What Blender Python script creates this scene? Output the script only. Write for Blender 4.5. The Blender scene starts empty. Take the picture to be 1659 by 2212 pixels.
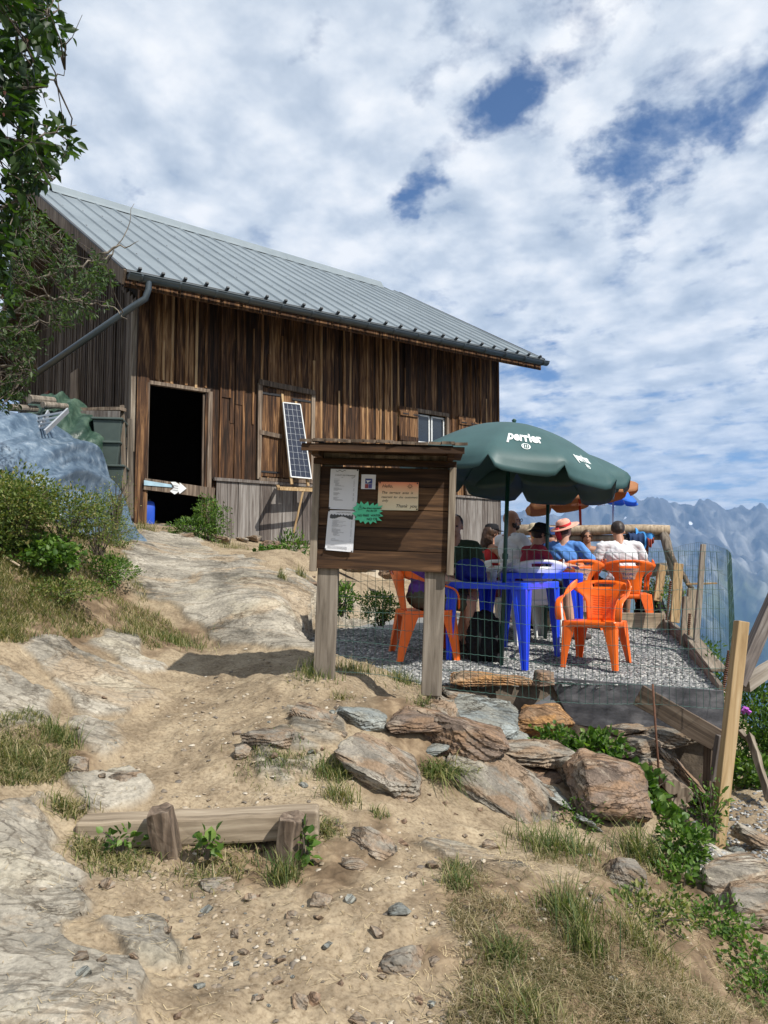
import bpy, bmesh, math, random
import numpy as np
from mathutils import Vector, Matrix, Euler
random.seed(7); np.random.seed(7)
sc = bpy.context.scene
R = math.radians
# ---------------------------------------------------------------- camera, sky, sun
F = 1640.0; PITCH = math.atan(114/F)      # photo measured at 1659 x 2212
cam_d = bpy.data.cameras.new('camera'); cam = bpy.data.objects.new('camera', cam_d)
sc.collection.objects.link(cam); sc.camera = cam
cam.location = (0,0,0); cam.rotation_euler = (R(90)+PITCH, 0, 0)
cam_d.sensor_fit = 'VERTICAL'; cam_d.sensor_height = 36; cam_d.sensor_width = 27
cam_d.lens = 36*F/2212; cam_d.clip_start = .05; cam_d.clip_end = 40000
SUN = Vector((.29,-.25,.42)).normalized()
w = bpy.data.worlds.new('World'); sc.world = w; w.use_nodes = True
nt = w.node_tree; nt.nodes.clear()
def N(nt, t, **k):
    n = nt.nodes.new(t)
    for a,b in k.items():
        if a == 'inp':
            for i,v in b.items(): n.inputs[i].default_value = v
        else: setattr(n,a,b)
    return n
def math_node(nt, op, a, b=None, clamp=False):
    n = nt.nodes.new('ShaderNodeMath'); n.operation = op; n.use_clamp = clamp
    for i,v in enumerate((a,b)):
        if v is None: continue
        if isinstance(v,(int,float)): n.inputs[i].default_value = v
        else: nt.links.new(v, n.inputs[i])
    return n.outputs[0]
def ramp(nt, fac, stops, interp='LINEAR'):
    n = nt.nodes.new('ShaderNodeValToRGB'); cr = n.color_ramp; cr.interpolation = interp
    while len(cr.elements) < len(stops): cr.elements.new(.5)
    for e,(p,c) in zip(cr.elements, stops):
        e.position = p; e.color = tuple(c)+(1,) if len(c)==3 else c
    nt.links.new(fac, n.inputs[0]); return n.outputs[0]
def mixc(nt, fac, a, b, blend='MIX'):
    n = nt.nodes.new('ShaderNodeMix'); n.data_type = 'RGBA'; n.blend_type = blend
    for i,v in ((0,fac),(6,a),(7,b)):
        if isinstance(v,(int,float)): n.inputs[i].default_value = v
        elif isinstance(v,tuple): n.inputs[i].default_value = v if len(v)==4 else v+(1,)
        else: nt.links.new(v, n.inputs[i])
    return n.outputs[2]
sky = N(nt,'ShaderNodeTexSky', sky_type='NISHITA', sun_disc=False)
sky.sun_elevation = math.asin(SUN.z); sky.sun_rotation = math.atan2(SUN.x, SUN.y); sky.altitude = 1800
tc = N(nt,'ShaderNodeTexCoord'); sep = N(nt,'ShaderNodeSeparateXYZ'); nt.links.new(tc.outputs['Generated'], sep.inputs[0])
zz = math_node(nt,'MAXIMUM', math_node(nt,'ADD', sep.outputs[2], .14), .02)
cx = math_node(nt,'DIVIDE', sep.outputs[0], zz); cy = math_node(nt,'DIVIDE', sep.outputs[1], zz)
comb = N(nt,'ShaderNodeCombineXYZ'); nt.links.new(cx,comb.inputs[0]); nt.links.new(cy,comb.inputs[1])
mp = N(nt,'ShaderNodeMapping'); mp.inputs['Location'].default_value = (3.1,1.7,0); mp.inputs['Rotation'].default_value=(0,0,R(35)); mp.inputs['Scale'].default_value=(1.15,1.05,1)
nt.links.new(comb.outputs[0], mp.inputs[0])
n1 = N(nt,'ShaderNodeTexNoise', inp={'Scale':4.0,'Detail':12,'Roughness':.60,'Distortion':.12}); nt.links.new(mp.outputs[0], n1.inputs['Vector'])
n2 = N(nt,'ShaderNodeTexNoise', inp={'Scale':5.5,'Detail':10,'Roughness':.52,'Distortion':.1}); nt.links.new(mp.outputs[0], n2.inputs['Vector'])
wn_=N(nt,'ShaderNodeTexNoise',inp={'Scale':5.0,'Detail':6,'Roughness':.6}); nt.links.new(tc.outputs['Generated'],wn_.inputs['Vector'])
wv=N(nt,'ShaderNodeVectorMath',operation='SUBTRACT'); nt.links.new(wn_.outputs['Color'],wv.inputs[0]); wv.inputs[1].default_value=(.5,.5,.5)
ws=N(nt,'ShaderNodeVectorMath',operation='SCALE'); ws.inputs['Scale'].default_value=.30; nt.links.new(wv.outputs[0],ws.inputs[0])
wa=N(nt,'ShaderNodeVectorMath',operation='ADD'); nt.links.new(tc.outputs['Generated'],wa.inputs[0]); nt.links.new(ws.outputs[0],wa.inputs[1]); wz=N(nt,'ShaderNodeVectorMath',operation='NORMALIZE'); nt.links.new(wa.outputs[0],wz.inputs[0])
# gaps of blue: bands across the right of the sky
def gap(px,py,wid,amp):
    v = (math.cos(PITCH)*0+ (px-829.5)/F, math.cos(PITCH)-math.sin(PITCH)*(1106-py)/F, math.sin(PITCH)+math.cos(PITCH)*(1106-py)/F)
    d = Vector(v).normalized(); g = N(nt,'ShaderNodeVectorMath', operation='DOT_PRODUCT'); nt.links.new(wz.outputs[0], g.inputs[0]); g.inputs[1].default_value = d
    a = math_node(nt,'SUBTRACT', 1.0, math_node(nt,'DIVIDE', math_node(nt,'SUBTRACT',1.0,g.outputs['Value']), wid), True)
    return math_node(nt,'MULTIPLY', a, amp)
tot = None
for g in [(1110,270,.0024,.075),(1040,340,.0020,.08),(1160,215,.0018,.07),(1200,150,.0016,.07),(1250,90,.0016,.06),(1300,20,.0016,.07),(1000,390,.0012,.07),(1470,330,.0022,.075),(1400,395,.0020,.08),(1520,285,.0016,.07),(1580,250,.0018,.07),(1650,215,.0022,.075),(975,455,.0009,.11),(930,60,.0024,.055),(1180,850,.004,.05),(1090,870,.003,.05),(690,770,.003,-.05),(600,200,.05,-.09),(1300,700,.03,-.08),(300,300,.04,-.08),(1180,500,.010,-.05),(1450,100,.006,-.08),(1290,300,.0016,-.05),(800,500,.02,-.04)]:
    o = gap(*g); tot = o if tot is None else math_node(nt,'ADD',tot,o)
cl = math_node(nt,'SUBTRACT', n1.outputs['Fac'], tot)
cmask = ramp(nt, cl, [(.32,(0,0,0)),(.38,(.22,.22,.22)),(.44,(.66,.66,.66)),(.52,(1,1,1))])
shade = math_node(nt,'ADD', math_node(nt,'MULTIPLY', n2.outputs['Fac'], .6), math_node(nt,'MULTIPLY', n1.outputs['Fac'], .4))
ccol = ramp(nt, shade, [(.36,(.50,.58,.69)),(.46,(.67,.74,.83)),(.53,(.85,.90,.96)),(.62,(1.06,1.07,1.08))])
sk = N(nt,'ShaderNodeVectorMath', operation='SCALE'); sk.inputs['Scale'].default_value = .095; nt.links.new(sky.outputs[0], sk.inputs[0])
sk2 = mixc(nt, 1.0, sk.outputs[0], (.80,1.02,1.30), 'MULTIPLY')
bgc = mixc(nt, cmask, sk2, ccol)
bgc = mixc(nt, ramp(nt, sep.outputs[2], [(0,(0,0,0)),(.012,(1,1,1))]), (.10,.115,.12), bgc)   # valley and slopes below the horizon
bg = N(nt,'ShaderNodeBackground'); nt.links.new(bgc,bg.inputs[0]); bg.inputs[1].default_value = .79
out = N(nt,'ShaderNodeOutputWorld'); nt.links.new(bg.outputs[0], out.inputs[0])
sl = bpy.data.lights.new('sun','SUN'); so = bpy.data.objects.new('sun',sl); sc.collection.objects.link(so)
sl.energy = 5.0; sl.angle = R(.55); sl.color = (1,.95,.87)
so.rotation_euler = SUN.to_track_quat('Z','Y').to_euler(); so.location = (3,-3,6)
sc.view_settings.view_transform = 'Standard'; sc.view_settings.look = 'None'; sc.view_settings.exposure = .32; sc.view_settings.gamma = 1
sc.cycles.volume_bounces = 0; sc.cycles.max_bounces = 8; sc.cycles.transparent_max_bounces = 12
# ---------------------------------------------------------------- helpers
def ray(px,py):
    v = (1106-py)/F
    return Vector(((px-829.5)/F, math.cos(PITCH)-math.sin(PITCH)*v, math.sin(PITCH)+math.cos(PITCH)*v))
def at(px,py,Y):
    d = ray(px,py); return d*(Y/d.y)
def thing(name, label, cat, loc=(0,0,0), rotz=0, group=None, rot=None):
    o = bpy.data.objects.new(name,None); sc.collection.objects.link(o); o.location = loc
    o.rotation_euler = rot if rot is not None else (0,0,rotz); o.empty_display_size=.1
    o['label']=label; o['category']=cat
    if group: o['group']=group
    return o
def tag(o,label,cat,group=None):
    o['label']=label; o['category']=cat
    if group: o['group']=group
    return o
def kind(o,k): o['kind']=k; return o
SPLIT={'verge_trim','strap_hinge','pin','corner_trim','corner_post','barge_board','gutter_end','back_rail','picture','rafter','trestle','header_board','shelf','door_frame','door_surround','stone_base','post','window','frame','roof_boards','snow_clip','inner_wall','roof_boarding'}
class MB:
    def __init__(s): s.v=[]; s.f=[]
    def add(s,vs,fs,M=None):
        b=len(s.v)
        if M is not None: vs=[tuple(M@Vector(v)) for v in vs]
        s.v+= [tuple(v) for v in vs]; s.f+=[tuple(i+b for i in f) for f in fs]
        return s
    def box(s,lo,hi,M=None,j=0):
        x0,y0,z0=lo; x1,y1,z1=hi
        vs=[(x,y,z) for z in (z0,z1) for x,y in ((x0,y0),(x1,y0),(x1,y1),(x0,y1))]
        if j: vs=[tuple(c+random.uniform(-j,j) for c in v) for v in vs]
        return s.add(vs,[(3,2,1,0),(4,5,6,7),(0,1,5,4),(1,2,6,5),(2,3,7,6),(3,0,4,7)],M)
    def tube(s,pts,rad,n=8,cap=True,rx=1.0):
        pts=[Vector(p) for p in pts]; m=len(pts)
        if not hasattr(rad,'__len__'): rad=[rad]*m
        b=len(s.v); up=None
        for i,p in enumerate(pts):
            t=(pts[min(i+1,m-1)]-pts[max(i-1,0)])
            if t.length<1e-9: t=Vector((0,0,1))
            t.normalize()
            if up is None:
                up = Vector((0,0,1)) if abs(t.z)<.9 else Vector((0,1,0))
            a=t.cross(up)
            if a.length<1e-6: a=t.cross(Vector((1,0,0)))
            a.normalize(); c=a.cross(t).normalized(); up=c
            for k in range(n):
                q=2*math.pi*k/n; s.v.append(tuple(p+a*math.cos(q)*rad[i]*rx+c*math.sin(q)*rad[i]))
        for i in range(m-1):
            for k in range(n):
                k2=(k+1)%n; s.f.append((b+i*n+k,b+i*n+k2,b+(i+1)*n+k2,b+(i+1)*n+k))
        if cap:
            s.f.append(tuple(b+k for k in range(n))[::-1]); s.f.append(tuple(b+(m-1)*n+k for k in range(n)))
        return s
    def beam(s,p,q,wd,th,up=(0,0,1),n=1,j=0,taper=1):
        """rectangular bar from p to q, wd across, th along up"""
        p=Vector(p);q=Vector(q);t=(q-p).normalized();u=Vector(up);a=t.cross(u).normalized();c=a.cross(t).normalized()
        b=len(s.v)
        for i in range(n+1):
            r=p.lerp(q,i/n); k=1+(taper-1)*i/n
            for sx,sz in ((-1,-1),(1,-1),(1,1),(-1,1)):
                o=r+a*sx*wd/2*k+c*sz*th/2*k
                if j: o+=Vector([random.uniform(-j,j) for _ in range(3)])
                s.v.append(tuple(o))
        for i in range(n):
            for k in range(4):
                k2=(k+1)%4; s.f.append((b+i*4+k,b+i*4+k2,b+i*4+4+k2,b+i*4+4+k))
        s.f.append((b+3,b+2,b+1,b)); s.f.append(tuple(b+n*4+k for k in range(4)))
        return s
    def grid(s,P,closed=False):
        """P[i][j] points"""
        b=len(s.v); m=len(P); n=len(P[0])
        for r in P: s.v+=[tuple(p) for p in r]
        for i in range(m-1):
            for k in range(n-(0 if closed else 1)):
                k2=(k+1)%n; s.f.append((b+i*n+k,b+i*n+k2,b+(i+1)*n+k2,b+(i+1)*n+k))
        return s
    def build(s,name,mat,parent=None,smooth=False,bevel=0,solid=0,sub=0,autosmooth=None):
        if name in SPLIT:
            par=list(range(len(s.v)))
            def fd(a):
                while par[a]!=a: par[a]=par[par[a]]; a=par[a]
                return a
            for f in s.f:
                r0=fd(f[0])
                for q in f[1:]: par[fd(q)]=r0
            grp={}
            for f in s.f: grp.setdefault(fd(f[0]),[]).append(f)
            if len(grp)>1:
                o=None
                for fs in grp.values():
                    m=MB(); ids=sorted({i for f in fs for i in f}); mp_={i:k for k,i in enumerate(ids)}; m.v=[s.v[i] for i in ids]; m.f=[tuple(mp_[i] for i in f) for f in fs]
                    me=bpy.data.meshes.new(name); me.from_pydata(m.v,[],m.f); me.update(); o=finish(me,name,mat,parent,smooth,bevel,solid,sub)
                return o
        me=bpy.data.meshes.new(name); me.from_pydata(s.v,[],s.f); me.update()
        return finish(me,name,mat,parent,smooth,bevel,solid,sub)
def finish(me,name,mat,parent=None,smooth=False,bevel=0,solid=0,sub=0):
    if isinstance(mat,(list,tuple)):
        for m in mat: me.materials.append(m)
    elif mat: me.materials.append(mat)
    o=bpy.data.objects.new(name,me); sc.collection.objects.link(o)
    if parent: o.parent=parent
    if smooth: me.polygons.foreach_set('use_smooth',[True]*len(me.polygons))
    if solid:
        m=o.modifiers.new('s','SOLIDIFY'); m.thickness=solid; m.offset=0
    if bevel:
        m=o.modifiers.new('b','BEVEL'); m.width=bevel; m.segments=2; m.limit_method='ANGLE'
    if sub:
        m=o.modifiers.new('ss','SUBSURF'); m.levels=sub; m.render_levels=sub
    return o
def np_mesh(name,V,Q,mat,parent=None,smooth=False,attrs=None):
    """V (n,3), Q (m,k) with equal k"""
    V=np.asarray(V,dtype=np.float32); Q=np.asarray(Q,dtype=np.int32); k=Q.shape[1]
    me=bpy.data.meshes.new(name); me.vertices.add(len(V)); me.vertices.foreach_set('co',V.ravel())
    me.loops.add(Q.size); me.loops.foreach_set('vertex_index',Q.ravel())
    me.polygons.add(len(Q)); me.polygons.foreach_set('loop_start',np.arange(0,Q.size,k,dtype=np.int32))
    me.polygons.foreach_set('loop_total',np.full(len(Q),k,dtype=np.int32))
    if attrs:
        for an,arr in attrs.items():
            a=me.attributes.new(an,'FLOAT','POINT'); a.data.foreach_set('value',np.asarray(arr,dtype=np.float32))
    me.update(calc_edges=True); me.validate()
    return finish(me,name,mat,parent,smooth)
# numpy noise
def _h(ix,iy,iz,s):
    n=(ix*374761393+iy*668265263+iz*2147483647+s*974634777)&0xffffffff
    n=((n^(n>>13))*1274126177)&0xffffffff; n=(n^(n>>16))&0xffffffff
    return n.astype(np.float64)/0xffffffff
def vnoise(x,y,z=0.0,s=0):
    x=np.asarray(x,dtype=np.float64); y=np.asarray(y,dtype=np.float64); z=np.asarray(z,dtype=np.float64)+0*x
    ix=np.floor(x).astype(np.int64);iy=np.floor(y).astype(np.int64);iz=np.floor(z).astype(np.int64)
    fx=x-ix;fy=y-iy;fz=z-iz; fx=fx*fx*(3-2*fx);fy=fy*fy*(3-2*fy);fz=fz*fz*(3-2*fz)
    def L(a,b,t): return a+(b-a)*t
    r=L(L(L(_h(ix,iy,iz,s),_h(ix+1,iy,iz,s),fx),L(_h(ix,iy+1,iz,s),_h(ix+1,iy+1,iz,s),fx),fy),
        L(L(_h(ix,iy,iz+1,s),_h(ix+1,iy,iz+1,s),fx),L(_h(ix,iy+1,iz+1,s),_h(ix+1,iy+1,iz+1,s),fx),fy),fz)
    return r*2-1
def fbm(x,y,z=0.0,o=4,s=0,g=.5):
    t=0;a=1;f=1.
    for i in range(o):
        t=t+a*vnoise(x*f,y*f,np.asarray(z)*f,s+i*7); a*=g; f*=2.03
    return t
# ---------------------------------------------------------------- materials
def base_mat(name,rough=.8,metal=0.0,spec=.5):
    m=bpy.data.materials.new(name); m.use_nodes=True; t=m.node_tree; b=t.nodes['Principled BSDF']
    b.inputs['Roughness'].default_value=rough; b.inputs['Metallic'].default_value=metal
    b.inputs['Specular IOR Level'].default_value=spec
    return m,t,b
def nmat(name,stops,scale=5,vs=(1,1,1),rough=.8,bump=.3,bdist=.01,bscale=None,detail=6,metal=0,spec=.4,island=0,dist=0,rot=(0,0,0),nrough=.6,trans=None,coat=0,alpha=None,rand_obj=0):
    m,t,b=base_mat(name,rough,metal,spec)
    c=N(t,'ShaderNodeTexCoord'); mpn=N(t,'ShaderNodeMapping'); mpn.inputs['Scale'].default_value=vs; mpn.inputs['Rotation'].default_value=rot
    t.links.new(c.outputs['Object'],mpn.inputs[0])
    geo=N(t,'ShaderNodeNewGeometry')
    vec=mpn.outputs[0]
    if island:
        mul=math_node(t,'MULTIPLY',geo.outputs['Random Per Island'],37.0)
        cb=N(t,'ShaderNodeCombineXYZ'); t.links.new(mul,cb.inputs[0]); t.links.new(mul,cb.inputs[2])
        ad=N(t,'ShaderNodeVectorMath',operation='ADD'); t.links.new(vec,ad.inputs[0]); t.links.new(cb.outputs[0],ad.inputs[1]); vec=ad.outputs[0]
    no=N(t,'ShaderNodeTexNoise',inp={'Scale':scale,'Detail':detail,'Roughness':nrough,'Distortion':dist}); t.links.new(vec,no.inputs['Vector'])
    fac=no.outputs['Fac']
    if island:
        fac=math_node(t,'ADD',fac,math_node(t,'MULTIPLY',math_node(t,'SUBTRACT',geo.outputs['Random Per Island'],.5),island),True)
    if rand_obj:
        oi=N(t,'ShaderNodeObjectInfo'); fac=math_node(t,'ADD',fac,math_node(t,'MULTIPLY',math_node(t,'SUBTRACT',oi.outputs['Random'],.5),rand_obj),True)
    col=ramp(t,fac,stops); t.links.new(col,b.inputs['Base Color'])
    if bump:
        n2=N(t,'ShaderNodeTexNoise',inp={'Scale':bscale or scale*3,'Detail':6,'Roughness':.65}); t.links.new(vec,n2.inputs['Vector'])
        bp=N(t,'ShaderNodeBump',inp={'Strength':bump,'Distance':bdist}); t.links.new(n2.outputs['Fac'],bp.inputs['Height']); t.links.new(bp.outputs[0],b.inputs['Normal'])
    if coat: b.inputs['Coat Weight'].default_value=coat
    if trans:
        tr=N(t,'ShaderNodeBsdfTranslucent'); 
        t.links.new(mixc(t,1.0,col,trans,'MULTIPLY'),tr.inputs[0])
        mx=N(t,'ShaderNodeMixShader'); mx.inputs[0].default_value=.35
        o=t.nodes['Material Output']; t.links.new(b.outputs[0],mx.inputs[1]); t.links.new(tr.outputs[0],mx.inputs[2]); t.links.new(mx.outputs[0],o.inputs[0])
    return m
def flat(name,c,rough=.5,metal=0,spec=.5,var=.12,scale=8,bump=.1,bdist=.003,**k):
    c=tuple(c); lo=tuple(x*(1-var) for x in c); hi=tuple(min(1,x*(1+var)) for x in c)
    return nmat(name,[(.3,lo),(.7,hi)],scale=scale,rough=rough,metal=metal,spec=spec,bump=bump,bdist=bdist,**k)
M={}
def rock_nodes(t,base,rust,cream,amt_rust=.5,amt_cream=.4,k=1.0,rotz=0,coord='Object',dark=1.0):
    c=N(t,'ShaderNodeTexCoord'); L=t.links
    def no(sc_,d=8,vs=(1,1,1),ro=.6,di=0,off=0):
        q=N(t,'ShaderNodeMapping'); q.inputs['Scale'].default_value=vs; q.inputs['Rotation'].default_value=(0,0,rotz); q.inputs['Location'].default_value=(off,off*1.7,off*.6); L.new(c.outputs[coord],q.inputs[0])
        n=N(t,'ShaderNodeTexNoise',inp={'Scale':sc_,'Detail':d,'Roughness':ro,'Distortion':di}); L.new(q.outputs[0],n.inputs['Vector']); return n.outputs['Fac']
    an=(.8,1.2,1.7)
    col=ramp(t,no(3.4*k,9,an,.6,.5),[(.36,tuple(x*.42 for x in base)),(.45,tuple(x*.8 for x in base)),(.53,base),(.62,tuple(min(1,x*1.35) for x in base))])
    r1=ramp(t,no(2.2*k,9,an,.66,.8,3.3),[(.50,(0,0,0)),(.58,(1,1,1))]); col=mixc(t,math_node(t,'MULTIPLY',r1,amt_rust),col,rust)
    r2=ramp(t,no(3.1*k,10,an,.7,.5,7.7),[(.54,(0,0,0)),(.60,(1,1,1))]); col=mixc(t,math_node(t,'MULTIPLY',r2,amt_cream),col,cream)
    r3=no(4.2*k,8,(.4,1.5,3.2),.62,.9,1.1); ln=ramp(t,r3,[(.475,(1,1,1)),(.495,(.28,.24,.2)),(.505,(.28,.24,.2)),(.53,(1,1,1))]); col=mixc(t,.75*dark,col,ln,'MULTIPLY')
    r4=no(1.9*k,8,an,.6,1.4,9.1); ln2=ramp(t,r4,[(.488,(1,1,1)),(.497,(.22,.18,.15)),(.503,(.22,.18,.15)),(.512,(1,1,1))]); col=mixc(t,.8*dark,col,ln2,'MULTIPLY')
    gr=ramp(t,no(70*k,5,(1,1,1),.7),[(.32,(.55,.55,.55)),(.5,(1,1,1)),(.68,(1.4,1.4,1.4))]); col=mixc(t,.75,col,gr,'MULTIPLY')
    li=ramp(t,no(9*k,6,(1,1,1),.7,0,5.5),[(.60,(0,0,0)),(.64,(1,1,1))]); col=mixc(t,math_node(t,'MULTIPLY',li,.35),col,(.13,.13,.12))
    h=math_node(t,'ADD',math_node(t,'MULTIPLY',no(16*k,10,(1,1,2),.72),.8),math_node(t,'MULTIPLY',ln,.25)); return col,h
def rockmat(name,base,rust,cream,ar,ac,k=1.0):
    m,t,b=base_mat(name,.88,0,.25); col,h=rock_nodes(t,base,rust,cream,ar,ac,k)
    oi=N(t,'ShaderNodeObjectInfo'); br=ramp(t,oi.outputs['Random'],[(0,(.78,.78,.78)),(1,(1.15,1.13,1.1))]); col=mixc(t,1.0,col,br,'MULTIPLY')
    t.links.new(col,b.inputs['Base Color']); bp=N(t,'ShaderNodeBump',inp={'Strength':1.0,'Distance':.012}); t.links.new(h,bp.inputs['Height']); t.links.new(bp.outputs[0],b.inputs['Normal']); return m
def wood(name,cols,k=1.0,ax='z',**kw):
    return nmat(name,cols,scale=3*k,vs=(9,9,.55) if ax=='z' else (.55,9,9),bscale=9*k,detail=8,dist=.6,bump=kw.pop('bump',.5),bdist=.0008,rough=.78,spec=.25,**kw)
M['chalet']=wood('sunburnt_boards',[(.25,(.008,.005,.003)),(.40,(.030,.015,.008)),(.52,(.075,.036,.017)),(.63,(.19,.098,.043)),(.78,(.38,.23,.115))],island=.24)
M['batten']=wood('batten_wood',[(.25,(.03,.014,.007)),(.42,(.12,.055,.022)),(.55,(.28,.15,.065)),(.75,(.48,.32,.17))],island=.3)
M['gablewood']=wood('gable_boards',[(.25,(.015,.011,.009)),(.45,(.05,.034,.024)),(.6,(.10,.076,.058)),(.8,(.17,.15,.125))],island=.25)
M['greywood']=wood('grey_weathered_boards',[(.25,(.04,.033,.030)),(.42,(.105,.086,.075)),(.58,(.185,.165,.148)),(.8,(.30,.28,.26))],island=.3)
M['postwood']=wood('post_wood',[(.28,(.075,.06,.047)),(.42,(.15,.125,.098)),(.56,(.235,.20,.16)),(.74,(.33,.29,.24))],rand_obj=.2)
M['signwood']=wood('dark_sign_wood',ax='x',cols=[(.28,(.014,.008,.005)),(.45,(.038,.020,.011)),(.6,(.085,.045,.022)),(.8,(.20,.11,.055))],island=.2)
M['framewood']=wood('frame_wood',[(.3,(.10,.075,.055)),(.5,(.22,.18,.135)),(.7,(.36,.31,.245))],rand_obj=.2)
M['fresh']=wood('yellow_wood',[(.28,(.17,.105,.05)),(.45,(.33,.22,.11)),(.60,(.44,.31,.165)),(.75,(.54,.41,.25))],rand_obj=.15)
M['beamwood']=wood('dusty_beam_wood',[(.28,(.09,.066,.045)),(.42,(.21,.165,.115)),(.56,(.31,.25,.18)),(.72,(.42,.35,.26))],rand_obj=.1)
M['oldwood']=wood('old_dark_wood',[(.3,(.05,.038,.028)),(.5,(.15,.11,.08)),(.7,(.30,.24,.18))],rand_obj=.2)
M['logwood']=wood('pale_log_wood',[(.3,(.20,.15,.10)),(.5,(.38,.30,.21)),(.7,(.52,.43,.32))],rand_obj=.15)
M['panelwood']=nmat('grey_formwork_panel',[(.3,(.05,.052,.058)),(.5,(.12,.12,.13)),(.62,(.20,.20,.21)),(.8,(.34,.33,.33))],scale=5,vs=(1,1,2.2),rough=.7,detail=9,bump=.3)
M['rock']=rockmat('schist_rock',(.27,.245,.205),(.30,.185,.10),(.47,.43,.34),.55,.5)
M['rockrust']=rockmat('rusty_schist',(.19,.145,.115),(.30,.185,.105),(.42,.36,.28),.6,.45)
M['rockgrey']=rockmat('blue_grey_slate',(.24,.265,.26),(.33,.27,.17),(.40,.40,.36),.25,.35)
M['stonewall']=nmat('foundation_stone',[(.3,(.20,.16,.11)),(.5,(.42,.35,.25)),(.7,(.56,.49,.38))],scale=2.5,detail=8,bump=.8,bdist=.01,bscale=5,rough=.9)
M['zinc']=flat('zinc_gutter',(.11,.13,.14),rough=.42,metal=.75,scale=6,bump=.05)
M['roof']=nmat('galvanised_roof',[(.3,(.19,.225,.245)),(.7,(.255,.295,.315))],scale=1.3,vs=(1,1,1),rough=.46,metal=.35,bump=.05,spec=.5)
M['roofdark']=flat('dark_sheet_edge',(.045,.05,.055),rough=.6)
M['iron']=flat('black_iron',(.03,.03,.032),rough=.6,metal=.5)
M['rust']=flat('rusty_steel',(.13,.06,.035),rough=.85,metal=.2,scale=30,var=.4)
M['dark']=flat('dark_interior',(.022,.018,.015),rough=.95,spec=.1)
M['orange']=flat('orange_plastic',(.88,.145,.012),rough=.34,var=.05,bump=.02,trans=None)
M['blue']=flat('blue_plastic',(.012,.065,.80),rough=.3,var=.07,bump=.02)
M['white']=flat('white_plastic',(.74,.74,.70),rough=.4,var=.04,bump=.02)
M['green']=flat('dark_green_canvas',(.070,.152,.152),rough=.5,var=.12,scale=4,bump=.15,trans=(.5,.6,.55),spec=.6)
M['greenpole']=flat('dark_green_pole',(.008,.055,.04),rough=.35,var=.08)
M['wire']=flat('green_coated_wire',(.05,.115,.095),rough=.4)
M['wiresteel']=flat('galvanised_wire',(.22,.24,.23),rough=.45,metal=.5)
M['paper']=flat('white_paper',(.74,.75,.78),rough=.7,var=.03,bump=.05)
M['ink']=flat('black_ink',(.02,.02,.025),rough=.7,spec=.2)
M['whiteprint']=flat('white_print',(.75,.8,.78),rough=.6,var=.03)
M['starpaper']=flat('mint_green_paper',(.10,.62,.35),rough=.7,var=.04)
M['glass']=flat('window_glass',(.02,.026,.035),rough=.08,spec=.8,bump=0)
M['whitepaint']=flat('white_paint',(.68,.70,.70),rough=.6)
M['solar']=flat('solar_cells',(.016,.02,.036),rough=.2,spec=.7,bump=0)
M['alu']=flat('aluminium',(.5,.52,.54),rough=.4,metal=.6)
M['tarp']=nmat('blue_tarpaulin',[(.28,(.035,.06,.10)),(.46,(.085,.13,.185)),(.58,(.15,.205,.265)),(.70,(.32,.37,.42))],scale=6,vs=(1,1,1.4),detail=12,nrough=.7,rough=.34,bump=.35,bdist=.006,bscale=9,dist=.3,spec=.6)
M['tarpgreen']=nmat('green_tarpaulin',[(.3,(.010,.025,.018)),(.5,(.028,.060,.042)),(.7,(.09,.14,.10))],scale=5,detail=10,rough=.4,bump=.9,bdist=.01,bscale=14,dist=.3)
M['crate']=flat('grey_green_plastic',(.055,.078,.07),rough=.6)
M['leaf']=nmat('broad_leaf',[(.2,(.008,.020,.006)),(.5,(.022,.050,.012)),(.8,(.06,.105,.022))],scale=3,island=.5,rough=.5,bump=0,trans=(1.6,1.9,.5),spec=.4)
M['leafw']=nmat('willow_leaf',[(.2,(.018,.038,.012)),(.5,(.045,.08,.025)),(.8,(.10,.14,.05))],scale=3,island=.5,rough=.5,bump=0,trans=(1.3,1.6,.5),spec=.4)
M['leafg']=nmat('bright_green_leaf',[(.2,(.03,.07,.012)),(.5,(.085,.165,.03)),(.8,(.18,.27,.055))],scale=3,island=.6,rough=.5,bump=0,trans=(1.3,1.6,.5))
M['leafb']=nmat('mixed_bush_leaf',[(.15,(.045,.075,.018)),(.4,(.10,.155,.035)),(.65,(.19,.23,.06)),(.9,(.33,.27,.11))],scale=3,island=.7,rough=.6,bump=0,trans=(1.2,1.4,.5))
M['grass']=nmat('grass_blades',[(.12,(.045,.075,.018)),(.32,(.09,.125,.03)),(.5,(.19,.19,.065)),(.68,(.34,.28,.14)),(.9,(.50,.42,.26))],scale=2,island=.7,rough=.6,bump=0,trans=(1.2,1.4,.5))
M['grassg']=nmat('fresh_grass',[(.12,(.035,.065,.018)),(.36,(.075,.12,.03)),(.56,(.15,.18,.055)),(.74,(.30,.27,.12)),(.92,(.45,.37,.21))],scale=2,island=.6,rough=.6,bump=0,trans=(1.2,1.4,.5))
M['straw']=nmat('dry_straw',[(.2,(.25,.18,.09)),(.8,(.62,.50,.30))],scale=2,island=.7,rough=.8,bump=0)
M['bark']=nmat('branch_bark',[(.3,(.10,.085,.065)),(.7,(.30,.26,.21))],scale=14,vs=(1,1,1),rough=.85,bump=.5)
M['darkbark']=nmat('dark_twig_bark',[(.3,(.05,.04,.03)),(.7,(.16,.13,.10))],scale=14,rough=.85,bump=.3)
M['cone']=flat('red_brown_seed',(.13,.045,.03),rough=.8,var=.4,scale=20)
M['petal']=flat('mauve_petal',(.42,.10,.50),rough=.6)
M['yellow']=flat('yellow_petal',(.75,.58,.05),rough=.6)
def pebble_mat(name,cols):
    return nmat(name,cols,scale=6,island=1.0,rough=.85,bump=.3,bdist=.003,bscale=60)
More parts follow.
